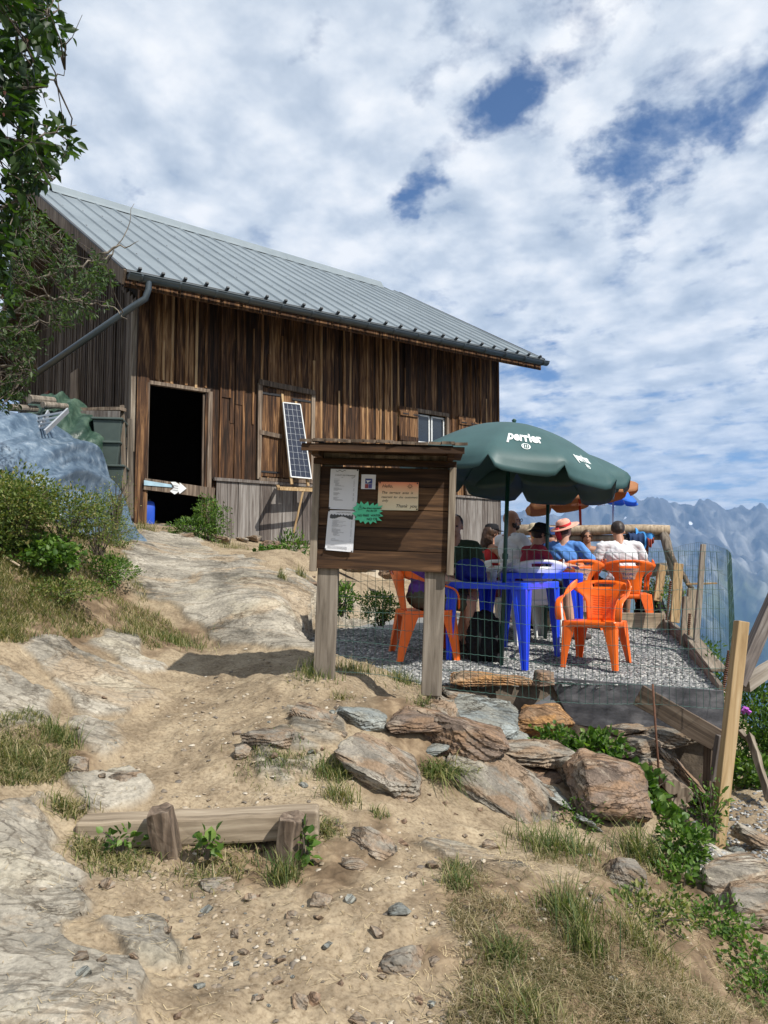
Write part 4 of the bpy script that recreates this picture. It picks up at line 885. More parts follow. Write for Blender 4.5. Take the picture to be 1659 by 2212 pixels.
plank('top_plank','thin pale plank lying on the kerb at the right of the gravel','plank',at(1545,1448,6.05)+Vector((.03,0,.0)),at(1492,1390,7.1)+Vector((.03,0,.03)),.12,.03,M['framewood'])
plank('step_beam','grey squared beam lying across the back of the gravel','beam',at(1150,1337,8.42),at(1432,1341,8.42),.12,.165,M['logwood'],n=4,j=.004)
plank('brace_board','brown brace board sloping down in front of the grey panel','brace',at(1378,1500,5.62),at(1556,1603,5.38),.035,.16,M['oldwood'],n=3)
plank('yellow_post','new yellow square post leaning right at the terrace corner','post',at(1546,1856,5.0),at(1602,1342,5.06),.075,.075,M['fresh'],up=(0,-1,0),n=6,j=.002)
plank('corner_board','upright grey board under the terrace corner, upper piece','board',at(1563,1590,5.3),at(1549,1690,5.3),.09,.06,M['greywood'],up=(0,-1,0))
plank('corner_board','upright grey board under the terrace corner, lower piece with dark top','board',at(1556,1690,5.27),at(1546,1775,5.25),.09,.06,M['oldwood'],up=(0,-1,0))
plank('dark_board','dark upright board in the shade behind the yellow post','board',at(1538,1600,5.5),at(1528,1800,5.45),.06,.12,M['oldwood'],up=(0,-1,0))
b=MB(); b.tube([at(1410,1478,5.3),at(1418,1600,5.28),at(1433,1800,5.2)],.008,8); tag(b.build('steel_rod',M['rust'],smooth=True),'thin rusty steel rod standing in front of the grey panel','rod')
# right: leaning grey beams and stakes
plank('leaning_beam','thick grey cracked beam leaning up to the right beyond the yellow post','beam',at(1592,1480,6.0),at(1700,1230,6.6),.10,.10,M['greywood'],up=(0,-1,0),n=5,j=.004)
plank('leaning_beam','grey round beam rising gently at the right edge above the bushes','beam',at(1606,1482,6.2),at(1720,1405,6.8),.10,.09,M['postwood'],up=(0,0,1),n=5,j=.004)
plank('driftwood','bleached forked dead branch on the bank at the right edge','branch',at(1620,1590,6.1),at(1665,1730,5.4),.05,.05,M['framewood'],up=(0,-1,0),n=6,j=.008)
plank('driftwood','short bleached branch lying under the right hand bushes','branch',at(1600,1580,6.2),at(1632,1612,6.0),.035,.035,M['framewood'],up=(0,-1,0),n=3,j=.008)
plank('fence_stake','tall thin grey stake in the wire fence','stake',at(1500,1440,7.0),at(1519,1176,7.2),.05,.04,M['postwood'],up=(0,-1,0))
plank('fence_stake','broad split yellow stake beside the tall grey one','stake',at(1457,1345,8.0),at(1466,1218,8.1),.10,.03,M['fresh'],up=(0,-1,0),n=3,j=.006)
plank('fence_stake','yellow split stake farthest left in the wire fence','stake',at(1420,1300,8.8),at(1432,1222,8.9),.09,.03,M['fresh'],up=(0,-1,0),n=3,j=.006)
plank('fence_stake','rough yellow and brown stake left of the tall grey one','stake',at(1488,1400,7.5),at(1496,1272,7.6),.09,.05,M['beamwood'],up=(0,-1,0),n=3,j=.006)
plank('fence_stake','short brown stake foot behind the kerb','stake',at(1474,1410,7.4),at(1482,1290,7.5),.06,.05,M['oldwood'],up=(0,-1,0),n=3,j=.006)
plank('cross_lath','thin pale lath lying across behind the fence','lath',at(1482,1262,8.2),at(1548,1260,8.2),.04,.02,M['fresh'],up=(0,0,1))
for (x0,y0,x1,y1,Y,lb) in ((1440,1340,1449,1255,8.0,'threaded rebar standing by the far fence stakes'),(1484,1408,1490,1325,7.3,'threaded rebar standing behind the middle kerb board'),(1562,1492,1575,1405,5.9,'threaded rebar standing just behind the front corner of the gravel')):
    b=MB(); p=at(x0,y0,Y); q_=at(x1,y1,Y); pts=[];rr=[]
    for i in range(41): pts.append(p.lerp(q_,i/40)); rr.append(.017 if i%2 else .010)
    b.tube(pts,rr,8); tag(b.build('threaded_rod',M['rust']),lb,'rod')
# rear log rail
rail=thing('log_railing','rustic log railing along the far side of the terrace','railing',(3.9,10.3,-.74))
def loc(o,p): return p-Vector(o.location)
def logpart(name,p,q_,r0,r1,mat,par,n=6,w=.01):
    b=MB(); pts=[];rr=[]
    for i in range(n+1):
        f=i/n; pts.append(loc(par,Vector(p).lerp(Vector(q_),f))+Vector((0,rs.uniform(-w,w),rs.uniform(-w,w)))); rr.append((r0+(r1-r0)*f)*rs.uniform(.94,1.06))
    b.tube(pts,rr,12); return b.build(name,mat,par,smooth=True)
logpart('top_rail',at(1108,1146,10.6),at(1446,1144,10.2),.075,.062,M['logwood'],rail)
logpart('lower_rail',at(1100,1168,10.6),at(1440,1158,10.3),.05,.045,M['postwood'],rail)
logpart('bottom_rail',at(1380,1235,10.3),at(1445,1228,10.3),.09,.085,M['postwood'],rail)
logpart('rail_post',at(1434,1152,10.2),at(1470,1290,9.9),.062,.055,M['postwood'],rail,w=.02)
logpart('diagonal_strut',at(1443,1190,10.0),at(1496,1275,9.4),.035,.03,M['oldwood'],rail,w=.02)
logpart('rail_post',at(1112,1140,10.6),at(1110,1230,10.6),.06,.06,M['postwood'],rail)
# ---------------------------------------------------------------- wire fence
wf=thing('wire_fence','green wire mesh fence stretched in front of the terrace tables','fence',tuple(at(900,1480,5.25)))
def mesh_panel(path,top,bot,par,name,cell=.05,row=.1,rad=.0019,wob=.004,n_=3,seed=2):
    """path: plan points; top/bot: heights at each"""
    rr=random.Random(seed); S=[0]
    for a,b_ in zip(path[:-1],path[1:]): S.append(S[-1]+math.hypot(b_[0]-a[0],b_[1]-a[1]))
    def P(s,f):
        x=np.interp(s,S,[p[0] for p in path]); y=np.interp(s,S,[p[1] for p in path]); zt=np.interp(s,S,top); zb=np.interp(s,S,bot)
        k=.012*math.sin(s*4.1+f*3)+.008*math.sin(s*9+f*7)
        return loc(par,Vector((x,y+k,zb+(zt-zb)*f+.006*math.sin(s*6.3+f*5))))
    b=MB(); nc=int(S[-1]/cell)
    for i in range(nc+1):
        s=i*cell; b.tube([P(s+rr.uniform(-wob,wob),f/7) for f in range(8)],rad,n_,cap=False)
    b.build('upright_wires',M['wire'],par)
    b=MB(); nr=int(abs(top[0]-bot[0])/row)+1
    for j in range(nr):
        f=j/(nr-1); b.tube([P(s,f)+Vector((0,0,.0035*(k%2))) for k,s in enumerate(np.linspace(0,S[-1],nc*2))],rad*.95,n_,cap=False)
    b.build('line_wires',M['wire'],par)
fp=[at(x,1300,Y) for x,Y in ((716,5.22),(835,5.2),(930,5.18),(990,5.2),(1190,5.25),(1400,5.33),(1566,5.42))]
zt=[at(716,1190,5.2).z,at(835,1185,5.2).z,at(930,1182,5.2).z,at(990,1180,5.2).z,at(1190,1192,5.25).z,at(1400,1193,5.3).z,at(1566,1192,5.4).z]
zb=[at(716,1452,5.2).z,at(835,1462,5.2).z,at(930,1478,5.2).z,at(990,1490,5.2).z,at(1190,1516,5.25).z,at(1400,1526,5.3).z,at(1566,1530,5.4).z]
mesh_panel([(p.x,p.y) for p in fp],zt,zb,wf,'front')
wf2=thing('wire_fence','bulging green wire mesh fence running back along the right of the terrace','fence',tuple(at(1580,1400,6)))
pp=[at(x,1300,Y) for x,Y in ((1574,5.42),(1580,5.75),(1583,6.2),(1574,6.8),(1548,7.3),(1515,7.7),(1478,8.1),(1452,8.6),(1425,9.2),(1390,9.6))]
pt=[.00,.04,.10,.13,.19,.22,.21,.18,.2,.22]; pbm=[-.95,-.95,-.95,-.95,-.9,-.85,-.8,-.78,-.75,-.74]
mesh_panel([(p.x,p.y) for p in pp],pt,pbm,wf2,'side',cell=.048,rad=.0012,wob=.012,seed=5)
pp=[(p.x+.10+.03*math.sin(i*2),p.y+.12) for i,p in enumerate(pp)]
# ---------------------------------------------------------------- plastic furniture
def rcol(path,wds,th,bend=None):
    """ribbon: path of (point, side vector) with widths -> MB with thickness"""
    b=MB(); P=[]
    for (p,sv),wd in zip(path,wds):
        p=Vector(p); sv=Vector(sv).normalized(); P.append([p-sv*wd/2,p-sv*wd/4+Vector((0,0,.003)),p+sv*wd/4+Vector((0,0,.003)),p+sv*wd/2])
    b.grid(P); return b
def chair(label,px,py,Y,yaw,mat,group,zfloor=None,logo=False,pos=None,tilt=(0,0),k=1.0):
    """monobloc armchair, local front = -y"""
    if pos is None: p=at(px,py,Y); pos=(p.x,p.y)
    z=gz(*pos) if zfloor is None else zfloor
    t=thing('plastic_armchair',label,'chair',(pos[0],pos[1],z-.004),0,group,rot=(tilt[0],tilt[1],yaw)); t.scale=(k,k,k)
    S=.44
    # seat with turned-down rim
    b=MB(); P=[]
    def seatz(u,v): return S-.018*(1-(2*u-1)**2)*(1-(2*v-1)**2)-.012*(v)
    rows=[(-.0,-.045),(0,0)]+[(i/8,None) for i in range(9)]
    for v,drop in [(0,-.055),(0.0,-.012)]+[(i/8,0) for i in range(9)]+[(1,-.012),(1,-.05)]:
        row=[]
        for k,(u,dz) in enumerate([(0,-.055),(0.0,-.012)]+[(i/8,0) for i in range(9)]+[(1,-.012),(1,-.055)]):
            wd=.255-.02*v; x=(2*u-1)*wd; y=-.235+.44*v-.012*(1-(2*u-1)**2)*(1-v)
            if dz!=0 and dz<-.03: x*=1.03
            if drop<-.03: y+=-.008 if v<.5 else .008
            row.append((x,y,seatz(u,v)+min(dz,drop)))
        P.append(row)
    b.grid(P); b.build('seat',mat,t,smooth=True,solid=.006)
    # backrest: tapered shell with hand hole
    b=MB(); P=[]; nv=12; nu=16
    def bk(u,v):
        w=(.135+.03*v+.13*smooth(.45,.95,np.float64(v))); x=(2*u-1)*w; y=.20+.085*v+.035*v*v-.075*(2*u-1)**2*(.25+.75*v); zt=.40*v-(.055*abs(2*u-1)**3)*smooth(.6,1,np.float64(v)); return (x,y,S-.02+zt)
    fs=[]; vs=[bk(i/nu,j/nv) for j in range(nv+1) for i in range(nu+1)]
    for j in range(nv):
        for i in range(nu):
            if j in (10,) and 5<=i<=10: continue
            a=j*(nu+1)+i; fs.append((a,a+1,a+nu+2,a+nu+1))
    b.add(vs,fs); bo=b.build('backrest',mat,t,smooth=True,solid=.007)
    b=MB()
    for j in range(9):
        v=.18+.055*j; q0=bk(.22,v);q1=bk(.5,v);q2=bk(.78,v); b.tube([(q[0],q[1]-.006,q[2]) for q in (q0,q1,q2)],.0022,4)
    b.build('back_ribs',mat,bo)
    if logo:
        lg=MB(); 
        def bmap(x,z): # from behind: text readable from +y side
            u=.5+x/.33; v=(z-(S-.02))/.40; q=bk(u,v); return (q[0],q[1]+.008,q[2])
        for txt,size,zc,xo in (('TROPICO',.016,.725,.035),('TROPIC',.036,.665,.067),('Iced-Tea',.034,.625,.070)):
            vs_,fs_=text_geo(txt,size,off=.0006); lg.add([bmap(xo-x,zc+y-.02) for x,y,_ in vs_],fs_)
        lg.build('printed_words',M['logoblue'],bo)
        lg=MB(); 
        for q in range(7):
            z0=.60+.018*q; P=[bmap(-.075+.15*i/6,z0) for i in range(7)]; P2=[bmap(-.075+.15*i/6,z0+.0165) for i in range(7)]
            lg.grid([[(p[0],p[1]-.0015,p[2]) for p in P],[(p[0],p[1]-.0015,p[2]) for p in P2]])
        lg.build('print_panel',M['logowhite'],bo)
    # arms sweeping forward from the back and turning into the front legs
    for s in (-1,1):
        path=[((s*.245,.265,.80),(0,.25,1)),((s*.285,.20,.765),(s*.35,.1,1)),((s*.30,.08,.71),(s*.9,0,.45)),((s*.305,-.06,.665),(1,0,.1)),((s*.30,-.17,.645),(1,0,0)),((s*.295,-.235,.62),(1,0,0)),((s*.29,-.262,.55),(1,0,0)),((s*.28,-.258,.44),(1,0,0))]
        b=rcol(path,[.085,.075,.06,.055,.058,.06,.062,.07],.01); b.build('armrest',mat,t,smooth=True,solid=.016,sub=1)
    # legs: angled, tapering, with a folded section
    for sx in (-1,1):
        for sy in (-1,1):
            top=Vector((sx*.245,sy*.215-.015,.43)); foot=Vector((sx*.262,(-.262 if sy<0 else .275),0)); b=MB(); P=[]
            for i in range(7):
                f=i/6; c=top.lerp(foot,f); w=.085*(1-f)**1.3+.042; d=w
                P.append([c+Vector((-sx*w,sy*.006,0)),c+Vector((-sx*w*.45,sy*.012,0)),c+Vector((0,sy*.012,0)),c+Vector((sx*.006,0,0)),c+Vector((sx*.008,-sy*d*.45,0)),c+Vector((0,-sy*d,0))])
            b.grid(P); b.build('leg',mat,t,solid=.007,bevel=.001)
    return t
M['logoblue']=flat('navy_print_chair',(.03,.07,.32)); M['logowhite']=flat('pale_print_panel',(.72,.42,.30),var=.2,scale=40)
CH='orange plastic armchairs on the terrace'
fx=1.72;fy=6.62
chair('empty orange plastic armchair at the right, turned towards the path',0,0,0,R(-31),M['orange'],CH,pos=(1.83,6.62),tilt=(0,0),k=.89)
chair('orange armchair with printed back under the man in the white T-shirt',0,0,0,R(172),M['orange'],CH,zfloor=-.76,logo=True,pos=(2.80,8.85))
chair('orange armchair with printed back under the woman in the pink straw hat',0,0,0,R(200),M['orange'],CH,zfloor=-.76,logo=True,pos=(2.05,8.45))
chair('orange armchair under the person in the purple T-shirt, behind the notice board',0,0,0,R(98),M['orange'],CH,pos=(.36,6.95))
chair('orange armchair farther back, seen between the hat and the white T-shirt',0,0,0,R(35),M['orange'],CH,zfloor=-.76,pos=(2.70,10.0))
chair('orange armchair far back behind the boy in the black hat',0,0,0,R(60),M['orange'],CH,zfloor=-.76,pos=(1.85,9.9))
chair('white plastic armchair behind the near blue table, its back to the path',0,0,0,R(195),M['white'],'white plastic chairs on the terrace',pos=(1.45,7.65))
chair('white plastic armchair under the bald man in the white T-shirt',0,0,0,R(150),M['white'],'white plastic chairs on the terrace',zfloor=-.76,pos=(1.42,8.55))
def table(label,near,ang,side,mat,zf,h=.72):
    x,y=near; c,s_=math.cos(ang),math.sin(ang)
    cx=x+(-c*side/2+s_*side/2); cy=y+(s_*side/2+c*side/2)
    t=thing('plastic_table',label,'table',(cx,cy,zf),-ang,'blue plastic tables on the terrace')
    T=side/2+.045; b=MB(); P=[]
    def ringp(r,z,rad=.05):
        q=[]
        for sx,sy in ((1,1),(-1,1),(-1,-1),(1,-1)):
            a0={(1,1):0,(-1,1):90,(-1,-1):180,(1,-1):270}[(sx,sy)]
            for k in range(5): a=R(a0+k*22.5); q.append(((r-rad)*sx+rad*math.cos(a),(r-rad)*sy+rad*math.sin(a),z))
        return q
    b.grid([ringp(T,h-.055),ringp(T,h-.006),ringp(T-.006,h),ringp(T-.05,h-.0005),ringp(T-.055,h-.004)],closed=True); b.f.append(tuple(range(len(b.v)-20,len(b.v))))
    b.build('table_top',mat,t,bevel=0)
    for sx in (-1,1):
        for sy in (-1,1):
            b=MB(); P=[]
            for i in range(7):
                f=i/6; w=.085*(1-f)**1.2+.045; o=Vector((sx*(side/2+.035-.005*f),sy*(side/2+.035-.005*f),(h-.05)*(1-f)))
                if i==6: o.z=0
                pts=[(-w,0),(-w*.7,.0),(-w*.62,-.012),(-w*.38,-.012),(-w*.3,0),(0,0)]; q=[o+Vector((sx*a,sy*c_,0)) for a,c_ in pts]+[o+Vector((sx*c_,sy*a,0)) for a,c_ in pts[::-1][1:]]
                P.append(q)
            b.grid(P); b.build('leg',mat,t,solid=.006)
    return t
zf=gz(1.1,6.8)
t1=table('near blue plastic table pierced by the front parasol pole',(1.165,6.38),R(34),.69,M['blue'],gplane(6.55))
t2=table('second blue plastic table behind, at the boy with the black hat',(1.85,7.25),R(8),.69,M['blue'],gplane(7.45),h=.71)
# white round table behind
wt_=thing('round_table','white round plastic table top behind the near blue table','table',(1.30,8.0,gplane(8)),0)
b=MB(); ring=lambda r,z:[(r*math.cos(2*math.pi*i/36),r*math.sin(2*math.pi*i/36),z) for i in range(36)]
b.grid([ring(.40,.66),ring(.42,.67),ring(.42,.70),ring(.41,.705),ring(.001,.705)],closed=True); b.build('table_top',M['white'],wt_,smooth=False)
for a in range(4):
    b=MB(); c_,s_=math.cos(a*1.57+.8),math.sin(a*1.57+.8); b.beam((c_*.26,s_*.26,.67),(c_*.34,s_*.34,0),.06,.03,up=(c_,s_,0),taper=.6); b.build('leg',M['white'],wt_)
tb3=thing('picnic_table','pale wooden table at the back of the terrace in front of the man in white','table',(2.45,9.75,-.76),R(8))
b=MB(); b.box((-.75,-.35,.70),(.75,.35,.735)); b.build('table_top',M['framewood'],tb3)
for sx in (-.6,.6):
    b=MB(); b.beam((sx,-.25,0),(sx,.0,.70),.05,.04); b.beam((sx,.25,0),(sx,0,.70),.05,.04); b.build('trestle',M['framewood'],tb3)
# ---------------------------------------------------------------- parasols
def parasol(label,foot,top,Rr_,H,val,mat,polemat,nr=8,rot0=0,tilt=(0,0),name='parasol',logos=None,group=None,scal=.5,finial=True):
    foot=Vector(foot);top=Vector(top); ax=(top-foot).normalized(); Lp=(top-foot).length
    qm=Vector((0,0,1)).rotation_difference(ax).to_euler(); t=thing(name,label,'parasol',tuple(foot),group=group,rot=(qm.x,qm.y,qm.z)); Minv=t.matrix_basis.inverted()
    TT=Matrix.Translation((0,0,Lp-H))@Matrix.Rotation(tilt[0],4,'X')@Matrix.Rotation(tilt[1],4,'Y')
    def cp_(th,f,off=0):
        g=th*nr/(2*math.pi); g=g-math.floor(g)  # 0..1 within a gore
        sag=math.sin(math.pi*g); r_=Rr_*f; chord=math.cos(math.pi/nr)/math.cos((g-.5)*2*math.pi/nr)
        r_*= 1-(1-chord)*(f**2)*.9
        z=H*(1-f**1.85)-.014*sag*f*f
        n=Vector((math.cos(th)*f*.9,math.sin(th)*f*.9,1)).normalized()
        return TT@(Vector((r_*math.cos(th),r_*math.sin(th),z))+n*off)
    b=MB(); nf=12; na=nr*10
    P=[[cp_(rot0*0+2*math.pi*i/na,max(.001,j/nf)) for i in range(na)] for j in range(nf+1)]
    RM=Matrix.Rotation(rot0,4,'Z')
    def rr_(p): return TT@(RM@(TT.inverted()@Vector(p)))
    P=[[rr_(p) for p in row] for row in P]
    # valance: scalloped flap hanging from the rim
    for k in (.33,.66,1.0):
        row=[]
        for i in range(na):
            th=2*math.pi*i/na; g=th*nr/(2*math.pi); g-=math.floor(g); sc_=min(1,(math.sin(math.pi*g)*2.6))**.8 if 0<g<1 else 0
            e=TT.inverted()@Vector(cp_(th,1.0)); dd=val*k*(.28+.72*sc_); out_=.02*math.sin(3*th*2+1)*k
            q=Vector((e.x*(1+.03*k+out_),e.y*(1+.03*k+out_),e.z-dd)); row.append(TT@(RM@q))
        P.append(row)
    b.grid(P,closed=True); can=b.build('canopy',mat,t,smooth=True,solid=.002)
    for k in range(nr):
        th=2*math.pi*k/nr; b=MB(); b.tube([rr_(cp_(th,f,-.008)) for f in (.02,.25,.5,.75,1.0)],.004,5); b.build('rib',polemat,t)
    b=MB(); b.tube([(0,0,-.02),(0,0,Lp)],.0185,14); b.build('pole',polemat,t,smooth=True)
    b=MB(); b.tube([(0,0,Lp-H*2-.35),(0,0,Lp-H*2-.3)],.026,12); b.build('slider',polemat,t)
    if finial: b=MB(); b.tube([TT@Vector((0,0,H-.01)),TT@Vector((0,0,H+.02)),TT@Vector((0,0,H+.035)),TT@Vector((0,0,H+.05))],[.02,.014,.022,.012],12); b.build('finial',polemat,t,smooth=True)
    if logos:
        for (gi,fc,lines) in logos:
            b=MB()
            th0=2*math.pi*(gi+.5)/nr
            for txt,size,du,dv,sh in lines:
                if txt=='(oval)':
                    vs=[];n=20
                    for rr2,_ in ((1,0),(.82,0)): vs+=[(size*1.7*rr2*math.cos(2*math.pi*i/n),size*rr2*math.sin(2*math.pi*i/n),0) for i in range(n)]
                    fs=[(i,(i+1)%n,n+(i+1)%n,n+i) for i in range(n)]
                    for q in range(4):
                        a=-size*1.1+q*size*.72; o_=len(vs); vs+=[(a-.002,-size*.5,0),(a+.003,-size*.5,0),(a+size*.35,size*.5,0),(a+size*.35-.005,size*.5,0)]; fs.append((o_,o_+1,o_+2,o_+3))
                else: vs,fs=text_geo(txt,size,sh,off=size*.035,align='CENTER')
                vv=[]
                for x,y,_ in vs:
                    f=fc-(y*1.9+dv*1.9)/Rr_; th=th0+(x+du)/(Rr_*fc)
                    vv.append(rr_(cp_(th,f,.006)))
                b.add(vv,fs)
            b.build('brand_lettering',M['whiteprint'],can)
    return t
PG='green parasols with white lettering'
LOGO=lambda s:[('perrier',.155*s,0,0,0),('(oval)',.030*s,0,-.055*s,0)]
foot1=at(1083,1432,6.62); foot1.z=gz(foot1.x,foot1.y); top1=at(1101,916,6.62)
parasol('nearer dark green parasol standing through the near blue table',foot1,top1,.93,.42,.14,M['green'],M['greenpole'],nr=10,rot0=R(-108),tilt=(R(-1),R(5)),group=PG,logos=[(0,.80,LOGO(.66)),(1,.93,LOGO(.42)),(2,.95,LOGO(.40))])
foot2=at(1178,1390,7.75); foot2.z=gz(foot2.x,foot2.y); top2=at(1186,968,7.75)
parasol('farther dark green parasol, mostly hidden under the nearer one',foot2,top2,.80,.28,.16,M['green'],M['greenpole'],rot0=R(12),tilt=(R(2),R(-1)),group=PG)
M['tan']=flat('faded_orange_canvas',(.46,.21,.09),rough=.7,var=.08,trans=(1.1,.9,.7)); M['redpole']=flat('red_pole',(.45,.06,.03),rough=.4); M['whitepole']=flat('pale_pole',(.55,.56,.58),rough=.4)
foot3=at(1262,1290,11.0); foot3.z=-.76; top3=at(1250,1034,11.0)
p3=parasol('faded orange parasol on a red pole behind the green ones',foot3,top3,.80,.24,.13,M['tan'],M['redpole'],rot0=R(18),tilt=(R(-4),R(-9)))
# mirrored brand words seen through the back of the valance
M['tanprint']=flat('brown_print',(.16,.06,.035))
lg=MB(); Mi=(Matrix.Translation(foot3)@p3.rotation_euler.to_matrix().to_4x4()).inverted()
for txt,x0,x1,yy,sz in (('TROPICO',1222,1158,1092,.085),('TROPICO iced tea',1308,1234,1092,.065)):
    vs,fs=text_geo(txt,1.0); wdt=max(v[0] for v in vs)
    for_=[]
    for x,y,_ in vs: for_.append(Mi@at(x0+(x1-x0)*x/wdt,yy-y*sz*130,10.10))
    lg.add(for_,fs)
lg.build('brand_lettering',M['tanprint'],p3)
foot4=at(1287,1290,14.0); foot4.z=-2.4; top4=at(1325,1052,14.0)
M['bluecanvas']=flat('bright_blue_canvas',(.03,.20,.75),rough=.6,trans=(1.2,1.2,1.2))
parasol('small bright blue parasol far behind at the right of the orange one',(top4.x-.1,14,-1.6),top4,.45,.22,.05,M['bluecanvas'],M['whitepole'],rot0=0,tilt=(0,R(8)))
# ---------------------------------------------------------------- people
def blob(name,caps,ells,mat,parent,vox=.008,smooth_it=3,wrinkle=0,seed=0,zscale=1.0,flatten=None):
    b=MB()
    def capsule(p0,r0,p1,r1,n=14):
        p0=Vector(p0);p1=Vector(p1); d=(p1-p0); L=max(d.length,1e-4); d.normalize(); pts=[];rr=[]
        for a in (80,55,30,0): pts.append(p0-d*r0*math.sin(R(a))); rr.append(max(r0*math.cos(R(a)),.0008))
        for a in (0,30,55,80): pts.append(p1+d*r1*math.sin(R(a))); rr.append(max(r1*math.cos(R(a)),.0008))
        b.tube(pts,rr,n)
    for c in caps: capsule(*c)
    for e in ells:
        c,rad=e[0],e[1]; Rm=e[2] if len(e)>2 else Matrix.Identity(3); n=16;m=10; c=Vector(c); P=[]
        for i in range(m+1):
            a=math.pi*i/m; P.append([c+Rm@Vector((rad[0]*max(math.sin(a),.01)*math.cos(2*math.pi*k/n),rad[1]*max(math.sin(a),.01)*math.sin(2*math.pi*k/n),rad[2]*math.cos(a))) for k in range(n)])
        b.grid(P,closed=True); st=len(b.v)-(m+1)*n; b.f.append(tuple(range(st,st+n))[::-1]); b.f.append(tuple(range(st+m*n,st+m*n+n)))
    me=bpy.data.meshes.new('tmp'); me.from_pydata(b.v,[],b.f); bm=bmesh.new(); bm.from_mesh(me); bmesh.ops.recalc_face_normals(bm,faces=bm.faces); bm.to_mesh(me); bm.free()
    o=bpy.data.objects.new('tmp',me); sc.collection.objects.link(o)
    m=o.modifiers.new('r','REMESH'); m.mode='VOXEL'; m.voxel_size=vox
    if smooth_it: s_=o.modifiers.new('s','SMOOTH'); s_.factor=.5; s_.iterations=smooth_it
    dg=bpy.context.evaluated_depsgraph_get(); me2=bpy.data.meshes.new_from_object(o.evaluated_get(dg)); bpy.data.objects.remove(o); bpy.data.meshes.remove(me)
    if wrinkle:
        n=len(me2.vertices); co=np.empty(n*3,np.float32); me2.vertices.foreach_get('co',co); co=co.reshape(-1,3).astype(float); no=np.empty(n*3,np.float32); me2.vertices.foreach_get('normal',no); no=no.reshape(-1,3)
        k=wrinkle*(fbm(co[:,0]*11+co[:,2]*9,co[:,1]*11-co[:,2]*5,co[:,2]*7,3,s=seed)); k=np.abs(k)*1.4-wrinkle*.3; co+=no*k[:,None]; me2.vertices.foreach_set('co',co.astype(np.float32).ravel()); me2.update()
    me2.name=name
    return finish(me2,name,mat,parent,smooth=True)
SKIN=lambda n,c: nmat(n,[(.3,tuple(x*.85 for x in c)),(.7,c)],scale=12,rough=.5,bump=.05,bdist=.002,spec=.35)
M['skin']=SKIN('fair_skin',(.55,.31,.22)); M['skint']=SKIN('tanned_skin',(.42,.21,.13))
def cloth(n,c,v=.12): return nmat(n,[(.3,tuple(x*(1-v) for x in c)),(.7,tuple(min(1,x*(1+v)) for x in c))],scale=9,rough=.85,bump=.3,bdist=.004,bscale=22,spec=.2)
M['hairdark']=nmat('dark_hair',[(.3,(.008,.006,.005)),(.7,(.045,.028,.02))],scale=20,vs=(3,3,.4),rough=.5,bump=.4,bdist=.002)
M['hairbrown']=nmat('brown_hair',[(.3,(.02,.011,.007)),(.7,(.09,.045,.025))],scale=20,vs=(3,3,.4),rough=.5,bump=.4,bdist=.002)
